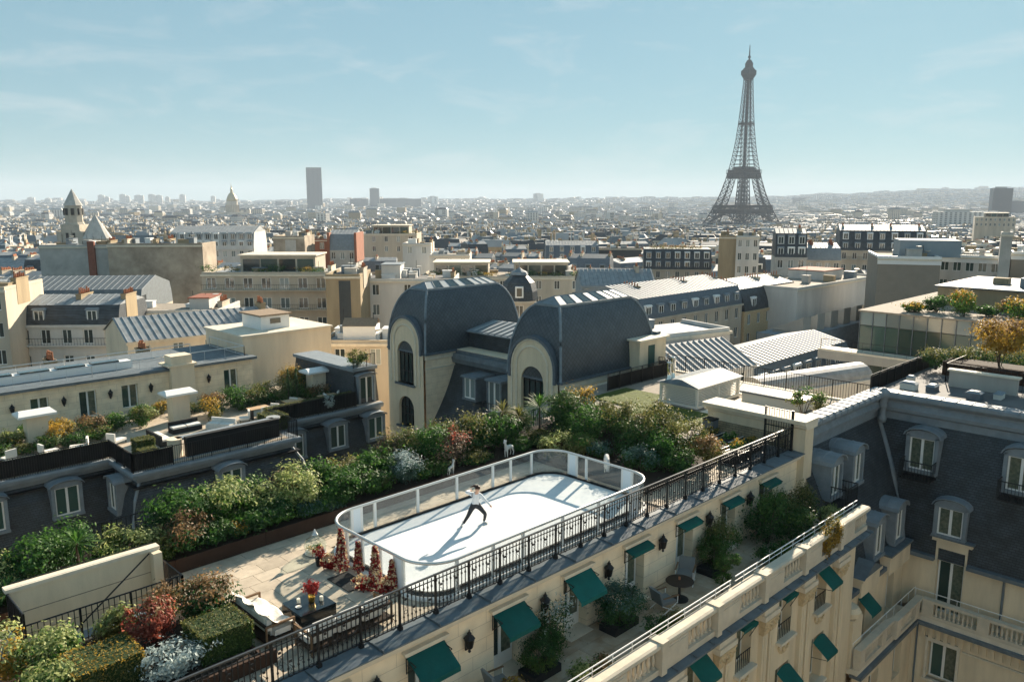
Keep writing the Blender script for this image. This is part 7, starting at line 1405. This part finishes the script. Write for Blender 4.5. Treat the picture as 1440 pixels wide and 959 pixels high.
while cnt < 295:
    step = 12 + D * 0.016; lat = -D * 0.68 + fr_.uniform(0, 8)
    while lat < D * 0.70:
        w = fr_.uniform(8.5, 15.5); d = fr_.uniform(8, 11.5); dd = D + fr_.uniform(-4, 4); l2 = lat + w / 2
        X, Y = fx * dd + gx * l2, fy * dd + gy * l2
        if not any(math.hypot(X - a, Y - b) < r + w * 0.45 for a, b, r in taken) and cnt < 295:
            k = fr_.choice((0, 0, 0, 1, 1, 2, 2, 3, 4, 5, 5, 6, 7)); roof, wm, rm, lab = KINDS[k]
            zt = -7.0 - 6 * min(1, (dd - 150) / 320) + fr_.uniform(-2.8, 2.8) + (1.5 if roof == 'flat' else -1.2)
            rng = 'second row' if dd < 190 else ('third row' if dd < 235 else ('middle rows' if dd < 285 else 'farther rows'))
            rot_ = fr_.choice((-32, -14, -6, 0, 5, 12, 24, 40)); label = ('narrow ' if w < 10.8 else 'wide ' if w > 13.2 else '') + lab + (' turned left' if rot_ > 20 else ' turned right' if rot_ < -10 else '') + ', ' + anchor(l2, dd) + ', ' + rng
            if used_l.get(label): label = label.replace(', ' + rng, ', further back')
            if len(label.split()) > 16: label = label.replace(' turned left', '').replace(' turned right', '')
            used_l[label] = 1
            building('city_house' if roof != 'flat' else 'city_block', label, X, Y, zt, -44.7 + rot_, w, d, dict(roof=roof, mh=fr_.uniform(2.6, 4.2) if roof == 'mansard' else fr_.uniform(1.5, 2.6), rows=fr_.choice((2, 3)) if k != 7 else 0, n=int(w / 2.3), wm=wm, rm=rm or 'slate', tm=fr_.choice(('zinc', 'zinc_lit', 'zinc_lit', 'zinc_dark')), dorm=int(w / 3) if dd < 300 else 0, ch=tuple(fr_.sample((-.48, -.2, .1, .47), 3 if dd < 220 else 2)), bits=(3 if roof == 'flat' else 0) if dd < 280 else 0, green=(3 if fr_.random() < .3 else 0) if roof == 'flat' and dd < 240 else 0), group='city roofs: ' + lab + ' ' + rng, near=False)
            cnt += 1
        lat += w + fr_.uniform(0.0, 2.0)
    D += step
D_FAR = D
# far city as one mass of small houses
def far_city():
    rg = np.random.default_rng(5); V = []; F = []; MI = []
    def add(verts, faces, mi):
        i = len(V); V.extend(verts); F.extend([tuple(i + q for q in f) for f in faces]); MI.extend(mi)
    BOXF = [(4,5,6,7),(0,1,5,4),(1,2,6,5),(2,3,7,6),(3,0,4,7)]
    D = D_FAR
    while D < 8200:
        s = 1.0 + max(0, (D - 500)) / 2600; step = 13.8 * s ** 1.25; lat = -D * 0.72
        while lat < D * 0.74:
            w = rg.uniform(9.5, 20) * s; d = rg.uniform(9, 12.5) * s; dd = D + rg.uniform(-7, 7) * s
            X, Y = fx*dd + gx*(lat + w/2), fy*dd + gy*(lat + w/2); lat += w + rg.uniform(0, 4) * s
            if rg.random() < 0.05: continue
            a = R(-44.7) + rg.choice([-0.6, -0.25, -0.1, 0, 0.1, 0.3, 0.7]); ca, sa = math.cos(a), math.sin(a)
            zg = terrain(X, Y); h = rg.uniform(13, 23) + (rg.uniform(6, 20) if (D > 1500 and rg.random() < 0.03) else 0); mh = rg.uniform(2, 4.5)
            P = lambda x, y, z: (X + x*ca - y*sa, Y + x*sa + y*ca, z)
            rc = lambda e, z: [P(-w/2+e, -d/2+e, z), P(w/2-e, -d/2+e, z), P(w/2-e, d/2-e, z), P(-w/2+e, d/2-e, z)]
            wmi = int(rg.choice([0, 0, 0, 1, 1, 2])); rmi = int(rg.choice([3, 3, 3, 4, 4, 5, 5, 7])); zt = zg + h
            add(rc(0, zg - 4) + rc(0, zt), BOXF, [rmi] + [wmi]*4)
            if rg.random() < 0.7:
                e = min(d * 0.3, mh * 0.8); add(rc(0, zt + 0.01) + rc(e, zt + mh), BOXF, [int(rg.choice([4, 5, 7, 3]))] + [rmi]*4)
            if D < 1900:
                for _ in range(2):
                    cx_, cy_ = rg.uniform(-w*.45, w*.45), rg.uniform(-d*.3, d*.3); L = rg.uniform(0.8, 2.0)
                    add([P(cx_-.5, cy_-L, zt), P(cx_+.5, cy_-L, zt), P(cx_+.5, cy_+L, zt), P(cx_-.5, cy_+L, zt), P(cx_-.5, cy_-L, zt+mh+1.6), P(cx_+.5, cy_-L, zt+mh+1.6), P(cx_+.5, cy_+L, zt+mh+1.6), P(cx_-.5, cy_+L, zt+mh+1.6)], BOXF, [int(rg.choice([2, 2, 6]))] + [int(rg.choice([0, 2, 2, 1]))]*4)
        D += step
    me = bpy.data.meshes.new('far_city'); me.from_pydata(V, [], F)
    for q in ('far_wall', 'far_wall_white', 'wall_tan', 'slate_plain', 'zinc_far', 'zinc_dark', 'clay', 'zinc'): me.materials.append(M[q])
    me.polygons.foreach_set('material_index', MI); me.update()
    o = bpy.data.objects.new('far_city', me); COL.objects.link(o); tag(o, 'sea of distant pale city roofs fading towards the horizon', 'city', kind='stuff')
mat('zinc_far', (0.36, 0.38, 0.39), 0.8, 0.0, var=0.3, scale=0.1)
mat('slate_plain', (0.055, 0.066, 0.078), 0.55, var=0.3, scale=0.05)
def farwall(name, col):
    m = mat(name, col, 0.9); nt = m.node_tree; L = nt.links; b = nt.nodes['Principled BSDF']; geo = nt.nodes.new('ShaderNodeNewGeometry'); sx = nt.nodes.new('ShaderNodeSeparateXYZ'); L.new(geo.outputs['Position'], sx.inputs[0])
    ad = nt.nodes.new('ShaderNodeMath'); L.new(sx.outputs[0], ad.inputs[0]); L.new(sx.outputs[1], ad.inputs[1]); cx = nt.nodes.new('ShaderNodeCombineXYZ'); L.new(ad.outputs[0], cx.inputs[0]); L.new(sx.outputs[2], cx.inputs[1])
    br = nt.nodes.new('ShaderNodeTexBrick'); br.offset = 0; L.new(cx.outputs[0], br.inputs['Vector']); br.inputs['Scale'].default_value = 1; br.inputs['Brick Width'].default_value = 2.4; br.inputs['Row Height'].default_value = 3.1; br.inputs['Mortar Size'].default_value = 0.62; br.inputs['Mortar Smooth'].default_value = 0
    br.inputs['Color1'].default_value = (0.05, 0.06, 0.07, 1); br.inputs['Color2'].default_value = (0.10, 0.11, 0.11, 1); br.inputs['Mortar'].default_value = (*col, 1); L.new(br.outputs[0], b.inputs['Base Color'])
farwall('far_wall', (0.52, 0.46, 0.37)); farwall('far_wall_white', (0.62, 0.60, 0.56))
# ---------------------------------------------------------------- ground, hills
def hill(az):      # crest height of the far hills by azimuth right of the view axis (degrees)
    pts = [(-180, 0), (-60, 0), (-34, 8), (-22, 6), (-10, 26), (0, 28), (8, 36), (16, 42), (22, 74), (28, 112), (34, 124), (60, 60), (180, 0)]
    for (a, h0), (b, h1) in zip(pts[:-1], pts[1:]):
        if a <= az <= b: t = (az - a) / (b - a); t = t * t * (3 - 2 * t); return h0 + (h1 - h0) * t
    return 0
def terrain(X, Y):
    d = math.hypot(X, Y); z = GROUND(d) if d < 1220 else -49.0
    if d > 3500:
        az = (45.3 - math.degrees(math.atan2(Y, X)) + 180) % 360 - 180; t = min(1, (d - 3500) / 5000); t = t * t * (3 - 2 * t)
        z += t * (hill(az) + 32 + 4 * math.sin(az * 1.9) + 3 * math.sin(az * 4.7))
    return z
g = MB(); NA = 160; rad = [0, 40, 80, 120, 200, 320, 500, 800, 1220, 2000, 3500, 4200, 5000, 5800, 6600, 7400, 8000, 8500, 9500, 14000]; ids = {}
for i, r in enumerate(rad):
    for k in range(NA):
        a = 2 * math.pi * k / NA; ids[(i, k)] = g.vid((r * math.cos(a), r * math.sin(a), terrain(r * math.cos(a), r * math.sin(a)) - (40 if r > 9000 else 0)))
for i in range(len(rad) - 1):
    for k in range(NA): g.f.append((ids[(i,k)], ids[(i+1,k)], ids[(i+1,(k+1)%NA)], ids[(i,(k+1)%NA)])); g.m.append(0)
mat('city_ground', (0.10, 0.10, 0.095), 0.95, var=0.5, scale=0.01, col2=(0.05, 0.065, 0.04))
go_ = g.build('ground', 'city_ground', loc=(0,0,0)); tag(go_, 'streets and wooded ground of the city, rising to far hills', kind='structure')
far_city()
# the avenue below the hotel and the houses on its other side, which throw light back on the hotel front
av = MB().box(-40, -13.8, -27.1, 43.1, 13.3, -26.9).build('avenue', 'avenue_stone', loc=(0, 0, 0)) if mat('avenue_stone', (0.34, 0.32, 0.29), 0.9, var=0.2, scale=0.5) else None; tag(av, 'pale avenue at the foot of the hotel front', kind='structure')
opp = MB(); opp.wall((70, -14), (-1, 0), 120, -27, -3.5, [(3.0 + 4.2 * k, 4.3 + 4.2 * k, -6.6 - 3.3 * r, -4.4 - 3.3 * r) for k in range(28) for r in range(5)], 0.3); opp.box(-50, -30, -27, 70, -14.5, -3.6).frus((-50, -30, 70, -14.2), -3.5, (-50, -28, 70, -16), 0.5)
oo = opp.build('avenue_houses', 'stone', loc=(0, 0, 0)); tag(oo, 'cream house fronts on the other side of the avenue', kind='structure')
# a few wooded strips by the river and park
for k, (x, y, L, h2, rz, ms, lab) in enumerate(((742, 612, 95, 15, -30, ['leaf_gold', 'leaf_bronze'], 'strip of orange autumn trees left of the tower'), (905, 570, 60, 14, -30, ['leaf_gold', 'leaf_bronze'], 'small grove of orange autumn trees at the tower foot'), (330, 420, 80, 12, -50, ['twig_leaf', 'leaf_bronze'], 'brown bare trees behind the church'), (620, 520, 60, 13, -44, ['twig_leaf', 'leaf_olive'], 'dull wooded strip in the middle of the city'))):
    o = inst('autumn_trees', leaf_mesh('autumn_trees', ms, 700 + k, (L, 26, h2), 2200, 1.3, frac=0.4, clumps=70, sig=0.12), None, (x, y, terrain(x, y) + 6), rz=R(rz)); tag(o, lab, 'trees', kind='stuff')

# ---------------------------------------------------------------- landmarks
mat('iron_brown', (0.045, 0.050, 0.056), 0.6, 0.2)
def interp(T, h):
    for (a, va), (b, vb) in zip(T[:-1], T[1:]):
        if a <= h <= b: return va + (vb - va) * (h - a) / (b - a)
    return T[-1][1]
EX, EY, EZ = 1266.0, 716.8, -57.0
tw = thing('lattice_tower', 'tall iron lattice tower rising above the city on four curved legs', 'tower', (EX, EY, EZ), 0.0)
WO = [(0,62.5),(15,53.5),(30,45.5),(45,38.8),(57,34.2),(70,29.6),(85,25.4),(100,21.9),(116,18.9),(135,15.6),(155,12.9),(175,10.9),(196,9.2),(220,7.7),(245,6.4),(276,5.0)]
WI = [(0,37.5),(15,32.0),(30,27.0),(45,22.8),(57,19.6),(70,16.4),(85,13.2),(100,10.6),(116,8.4),(135,5.6),(155,3.0),(175,1.4),(196,0.8),(276,0.5)]
def bar(b, p, q, r): b.tube([p, q], r, 4)
for sx, sy in ((1, 1), (1, -1), (-1, 1), (-1, -1)):
    b = MB(); lev = [0, 7, 14, 21, 28, 35, 42, 49, 57, 64, 71, 78, 85, 92, 100, 108, 116]
    cor = lambda h: [(sx*interp(WO,h), sy*interp(WO,h), h), (sx*interp(WO,h), sy*interp(WI,h), h), (sx*interp(WI,h), sy*interp(WI,h), h), (sx*interp(WI,h), sy*interp(WO,h), h)]
    for h0, h1 in zip(lev[:-1], lev[1:]):
        A, B = cor(h0), cor(h1)
        for k in range(4):
            j = (k + 1) % 4; bar(b, A[k], B[k], 0.95); bar(b, B[k], B[j], 0.5); bar(b, A[k], B[j], 0.55); bar(b, A[j], B[k], 0.55)
    b.build('leg', 'iron_brown', tw, world=False)
b = MB(); lev = [116, 123, 130, 137, 144, 151, 158, 165, 172, 179, 186, 193, 200, 208, 216, 224, 232, 240, 249, 258, 267, 276]
for h0, h1 in zip(lev[:-1], lev[1:]):
    for (sx, sy), (tx, ty) in (((1,1),(1,-1)), ((1,-1),(-1,-1)), ((-1,-1),(-1,1)), ((-1,1),(1,1))):
        a0, a1 = interp(WO, h0), interp(WO, h1); p0, q0, p1, q1 = (sx*a0, sy*a0, h0), (tx*a0, ty*a0, h0), (sx*a1, sy*a1, h1), (tx*a1, ty*a1, h1)
        bar(b, p0, p1, 0.7); bar(b, p1, q1, 0.4); i0, i1 = interp(WI, h0) / a0, interp(WI, h1) / a1
        L = lambda p, q, f: tuple(p[k] + (q[k] - p[k]) * f for k in range(3))
        for s0, s1 in ((0, 0.5 - i0/2), (0.5 + i0/2, 1)):
            t0, t1 = (0, 0.5 - i1/2) if s0 == 0 else (0.5 + i1/2, 1)
            bar(b, L(p0,q0,s0), L(p1,q1,t1), 0.36); bar(b, L(p0,q0,s1), L(p1,q1,t0), 0.36); bar(b, L(p0,q0,s1 if s0 == 0 else s0), L(p1,q1,t1 if s0 == 0 else t0), 0.5)
b.box(-1.8, -1.8, 116, 1.8, 1.8, 276); b.build('shaft', 'iron_brown', tw, world=False)
def plat(name, h0, h1, a, gal):
    b = MB().box(-a, -a, h0, a, a, h0 + 1.2).frus((-a*.94,-a*.94,a*.94,a*.94), h0 - (h1 - h0)*.5, (-a,-a,a,a), h0).box(-a*.90, -a*.90, h0 + 1.2, a*.90, a*.90, h1); s_ = int(a * 2 / 3.2)
    for k in range(s_ + 1):
        q = -a + 2*a*k/s_
        for x, y in ((q, -a), (q, a), (-a, q), (a, q)): b.box(x - .25, y - .25, h0 + 1.2, x + .25, y + .25, h1)
    b.box(-a, -a, h1, a, a, h1 + .9).build(name, 'iron_brown', tw, world=False)
b = MB().box(-36.5,-36.5,52.5,36.5,36.5,53.5); a = 35.6
for h in (53.5, 57.6, 61.0): b.box(-a,-a,h,a,-a+1.5,h+.8).box(-a,a-1.5,h,a,a,h+.8).box(-a,-a,h,-a+1.5,a,h+.8).box(a-1.5,-a,h,a,a,h+.8)
for k in range(25):
    q = -a + 2*a*k/24
    for x, y in ((q,-a),(q,a),(-a,q),(a,q)): b.box(x-.35, y-.35, 48, x+.35, y+.35, 62)
b.box(-32,-32,57.5,32,-22,62).box(-32,22,57.5,32,32,62).box(-32,-22,57.5,-22,22,62).box(22,-22,57.5,32,22,62).box(-34.5,-34.5,46.8,34.5,-33,52.5).box(-34.5,33,46.8,34.5,34.5,52.5).box(-34.5,-33,46.8,-33,33,52.5).box(33,-33,46.8,34.5,33,52.5).build('first_platform', 'iron_brown', tw, world=False)
plat('second_platform', 114.5, 120, 20.5, 1); b = MB().box(-12, -12, 120, 12, 12, 126).frus((-19,-19,19,19), 106, (-20,-20,20,20), 114).build('second_floor_hall', 'iron_brown', tw, world=False)
MB().box(-9.3, -9.3, 195, 9.3, 9.3, 198.5).build('middle_platform', 'iron_brown', tw, world=False)
MB().frus((-5,-5,5,5), 268, (-8.5,-8.5,8.5,8.5), 276).box(-8.8,-8.8,276,8.8,8.8,283).frus((-8,-8,8,8), 283, (-5,-5,5,5), 288).box(-4.5,-4.5,288,4.5,4.5,293).frus((-5,-5,5,5),293,(-2.2,-2.2,2.2,2.2),300).build('top_platform', 'iron_brown', tw, world=False)
MB().tube([(0,0,300),(0,0,312),(0,0,324)], [1.5, 1.0, 0.5], 6).box(-1.6,-1.6,303,1.6,1.6,306).build('antenna', 'iron_brown', tw, world=False)
for q in range(4):
    b = MB()
    for k in range(16):
        a0, a1 = math.pi * k / 16, math.pi * (k + 1) / 16
        for rr, zz in ((37, 39.5), (34.5, 37)): bar(b, (rr*math.cos(a0), -interp(WO, 8 + zz*math.sin(a0)*.98) if False else -(62.5 - 28 * (8 + (zz) * math.sin(a0)) / 57), 8 + zz*math.sin(a0)), (rr*math.cos(a1), -(62.5 - 28 * (8 + zz * math.sin(a1)) / 57), 8 + zz*math.sin(a1)), 0.7)
        bar(b, (37*math.cos(a0), -(62.5 - 28*(8 + 39.5*math.sin(a0))/57), 8 + 39.5*math.sin(a0)), (34.5*math.cos(a1), -(62.5 - 28*(8 + 37*math.sin(a1))/57), 8 + 37*math.sin(a1)), 0.4)
    o = b.build('arch', 'iron_brown', tw, world=False); o.rotation_euler = (0, 0, q * math.pi / 2)
tw.rotation_euler = (0, 0, R(29.1 + 45 + 4))
# tall dark slab tower
mt = thing('office_tower', 'single tall dark glass slab tower on the left horizon', 'skyscraper', (2036, 3373, -49), R(-44.7 + 12)); mat('tower_glass', (0.018, 0.036, 0.048), 0.4, 0.0, var=0.15, scale=0.02)
pts = [(-35, -14), (-20, -18), (0, -19.5), (20, -18), (35, -14), (35, 14), (20, 18), (0, 19.5), (-20, 18), (-35, 14)]
MB().prism(pts, 0, 211).build('shaft', 'tower_glass', mt, world=False); MB().prism([(x*.98, y*.98) for x, y in pts], 211, 214).build('crown', 'wall_dark', mt, world=False)
for k in range(28): MB().box(-35.3, -15, 6 + k * 7.3, 35.3, 15, 6.5 + k * 7.3).build('floor_band', 'zinc_dark', mt, world=False)
# gilded dome
iv = thing('gilded_dome', 'gold-ribbed church dome with lantern spire on the left horizon', 'dome', (1038, 2152, -49)); mat('gilding', (0.42, 0.34, 0.18), 0.45, 0.5)
MB().box(-28, -28, 0, 28, 28, 30).build('church', 'wall_cream', iv, world=False); MB().lathe([(17,30),(17,50),(15,50),(15,60)], 24).build('drum', 'wall_cream', iv, world=False)
for k in range(24): a = 2*math.pi*k/24; MB().box(17*math.cos(a)-.7, 17*math.sin(a)-.7, 30, 17*math.cos(a)+.7, 17*math.sin(a)+.7, 50).build('column', 'wall_tan', iv, world=False)
MB().lathe([(14.5,60),(14,66),(12,72),(9,78),(5,82.5),(3.5,83.5)], 24).build('dome', 'gilding', iv, world=False, smooth=True); MB().lathe([(3.5,83),(3.2,91),(3.6,92),(2,95),(0.4,105),(0.2,110)], 10).build('lantern', 'gilding', iv, world=False)
# church with tower and conical apse
ch = thing('stone_church', 'pale stone church with pyramid-capped bell tower and conical apse roof', 'church', (112, 381, -34), R(-44.7)); TH = 38.6
MB().box(-4.0, -4.0, 0, 4.0, 4.0, TH - 3).build('tower', 'wall_tan2', ch, world=False) if mat('wall_tan2', (0.50, 0.45, 0.37), 0.9, var=0.3, scale=0.3) else None
for s_ in (-1, 1):
    MB().box(s_*4.6 - 1.0, -4.6, 0, s_*4.6 + 1.0, -2.6, TH - 6).build('buttress', 'wall_tan2', ch, world=False)
    MB().box(s_*1.4 - 0.6, -4.08, TH - 14, s_*1.4 + 0.6, -3.99, TH - 6.5).build('belfry_opening', 'room_dark', ch, world=False)
    MB().box(-4.08, s_*1.4 - 0.6, TH - 14, -3.99, s_*1.4 + 0.6, TH - 6.5).build('belfry_opening', 'room_dark', ch, world=False)
MB().lathe([(4.2, TH-3), (3.6, TH-2), (3.4, TH+5)], 8).build('octagon', 'wall_tan2', ch, world=False); MB().lathe([(3.9, TH+5), (0.1, TH+12)], 8).build('spire', 'wall_grey', ch, world=False)
for k in range(8): a = math.pi*(k+.5)/4; MB().box(3.3*math.cos(a)-.5, 3.3*math.sin(a)-.5, TH+1, 3.3*math.cos(a)+.5, 3.3*math.sin(a)+.5, TH+3.8).build('opening', 'room_dark', ch, world=False)
MB().lathe([(5.8,0),(5.8,TH-9)], 14, (9, 0)).build('apse', 'wall_tan2', ch, world=False); MB().lathe([(6.2,TH-9),(0.1,TH+1.2)], 14, (9, 0)).build('apse_roof', 'wall_grey', ch, world=False)
for k in range(14): a = 2*math.pi*k/14; MB().box(9+5.6*math.cos(a)-.35, 5.6*math.sin(a)-.35, TH-14, 9+5.6*math.cos(a)+.35, 5.6*math.sin(a)+.35, TH-10).build('apse_window', 'room_dark', ch, world=False)
MB().box(3, 3, 0, 30, 16, TH - 12).build('nave', 'wall_tan2', ch, world=False); MB().poly([(3,3,TH-12),(30,3,TH-12),(30,9.5,TH-8),(3,9.5,TH-8)]).poly([(30,16,TH-12),(3,16,TH-12),(3,9.5,TH-8),(30,9.5,TH-8)]).build('nave_roof', 'zinc_dark', ch, world=False)
# towers and slabs on the skyline: (px-derived bearing, distance, width, depth, height above street)
def sky_tower(az, d, w, dp, h, lab, m='far_wall', nm='high_rise'):
    a = R(45.3 - az); X, Y = d * math.cos(a), d * math.sin(a); z = terrain(X, Y) - 5
    t = thing(nm, lab, 'high-rise', (X, Y, z), R(-44.7 - az * 0.5), 'high-rises on the horizon'); MB().box(-w/2, -dp/2, 0, w/2, dp/2, h + 5).build('block', m, t, world=False); MB().box(-w*.3, -dp*.3, h + 5, w*.2, dp*.3, h + 9).build('roof_plant', 'wall_grey', t, world=False)
px2az = lambda px: math.degrees(math.atan((px - 720) / 1147))
for px, w_, top, lab in ((143, 42, 7, 'pale high-rise at the left end of the skyline cluster'), (151, 30, 5, 'second high-rise from the left in the skyline cluster'), (173, 40, 8, 'grey high-rise pair, left one, in the left skyline cluster'), (180, 28, 6, 'narrow high-rise beside the grey pair on the left skyline'), (196, 62, 7, 'broad pale slab in the middle of the left skyline cluster'), (214, 45, 8, 'tall pale slab right of the broad slab'), (224, 44, 7, 'wide slab with stepped top in the left cluster'), (236, 30, 5, 'low slab at the right end of the left cluster'), (257, 40, 8, 'lone round-edged high-rise right of the left cluster'), (300, 32, 6, 'slender high-rise left of the gilded dome'), (44, 45, 4, 'low slab at the far left of the horizon'), (68, 36, 3, 'small slab left of the church tower on the horizon')):
    sky_tower(px2az(px), 6500, w_, 25, (283 - (283 - top)) * 6500 / 1147 + 11.5 - terrain(6500 * math.cos(R(45.3 - px2az(px))), 6500 * math.sin(R(45.3 - px2az(px)))), lab, 'far_wall_white')
for px, d_, w_, y_, lab in ((527, 4500, 50, 266, 'grey office tower right of the dark slab tower'), (395, 5200, 62, 284, 'low dark slab left of the dark slab tower'), (505, 4600, 100, 280, 'long low slab left of the grey office tower'), (562, 4600, 240, 280, 'very long dark slab right of the grey office tower'), (609, 5600, 70, 277, 'pale block with stepped top on the middle horizon'), (757, 6200, 75, 273, 'stepped tower block at the middle of the horizon'), (778, 6200, 110, 283, 'dark slab beside the stepped tower block'), (815, 6800, 40, 279, 'small block on the hill right of the stepped tower'), (837, 6800, 50, 279, 'second small block on the hill'), (905, 6500, 80, 278, 'broad block on the hill left of the lattice tower'), (1123, 5200, 72, 279, 'dark cube block right of the lattice tower'), (1145, 6200, 40, 279, 'small block right of the dark cube block'), (1178, 6600, 45, 277, 'small tower on the right hill'), (1264, 7000, 120, 274, 'long block on the crest of the right hill'), (1407, 2400, 44, 268, 'grey tower with white centre strip at the right edge'), (1350, 1500, 70, 296, 'white cubic building below the right hill'), (1428, 3000, 60, 283, 'round-topped block right of the grey tower')):
    a = R(45.3 - px2az(px)); zt_ = 11.5 + (283 - y_) / 1147 * d_; sky_tower(px2az(px), d_, w_, 30, zt_ - terrain(d_ * math.cos(a), d_ * math.sin(a)), lab, 'tower_glass' if 'dark' in lab or 'grey' in lab else 'far_wall_white')
# ---------------------------------------------------------------- steam from the concrete chimney
sm_ = bpy.data.materials.new('steam'); sm_.use_nodes = True; nt = sm_.node_tree; nt.nodes.remove(nt.nodes['Principled BSDF']); pv2 = nt.nodes.new('ShaderNodeVolumePrincipled'); pv2.inputs['Color'].default_value = (0.95, 0.95, 0.95, 1); pv2.inputs['Density'].default_value = 0.55; nt.links.new(pv2.outputs[0], nt.nodes['Material Output'].inputs['Volume']); M['steam'] = sm_
st = MB()
for k in range(7): st.sphere((141.4 + 0.55 * k, 34.3 - 0.55 * k, 6.9 + 0.62 * k + 0.15 * math.sin(k * 2)), (0.28 + 0.10 * k, 0.28 + 0.10 * k, 0.42 + 0.07 * k), 10, 6)
so_ = st.build('steam_plume', 'steam', loc=(141.4, 34.3, 6.6)); tag(so_, 'white wisp of steam rising from the square concrete chimney', 'steam', kind='stuff')
# ---------------------------------------------------------------- air
hz = bpy.data.materials.new('haze'); hz.use_nodes = True; nt = hz.node_tree; nt.nodes.remove(nt.nodes['Principled BSDF']); pv_ = nt.nodes.new('ShaderNodeVolumePrincipled')
pv_.inputs['Color'].default_value = (0.60, 0.70, 0.82, 1); pv_.inputs['Density'].default_value = 0.000105; pv_.inputs['Anisotropy'].default_value = 0.0
nt.links.new(pv_.outputs[0], nt.nodes['Material Output'].inputs['Volume']); M['haze'] = hz
hb_ = MB().box(-14500, -14500, -140, 14500, 14500, 275).build('haze', 'haze', loc=(0, 0, 0)); tag(hb_, 'pale blue haze over the distant city', 'haze', kind='stuff')
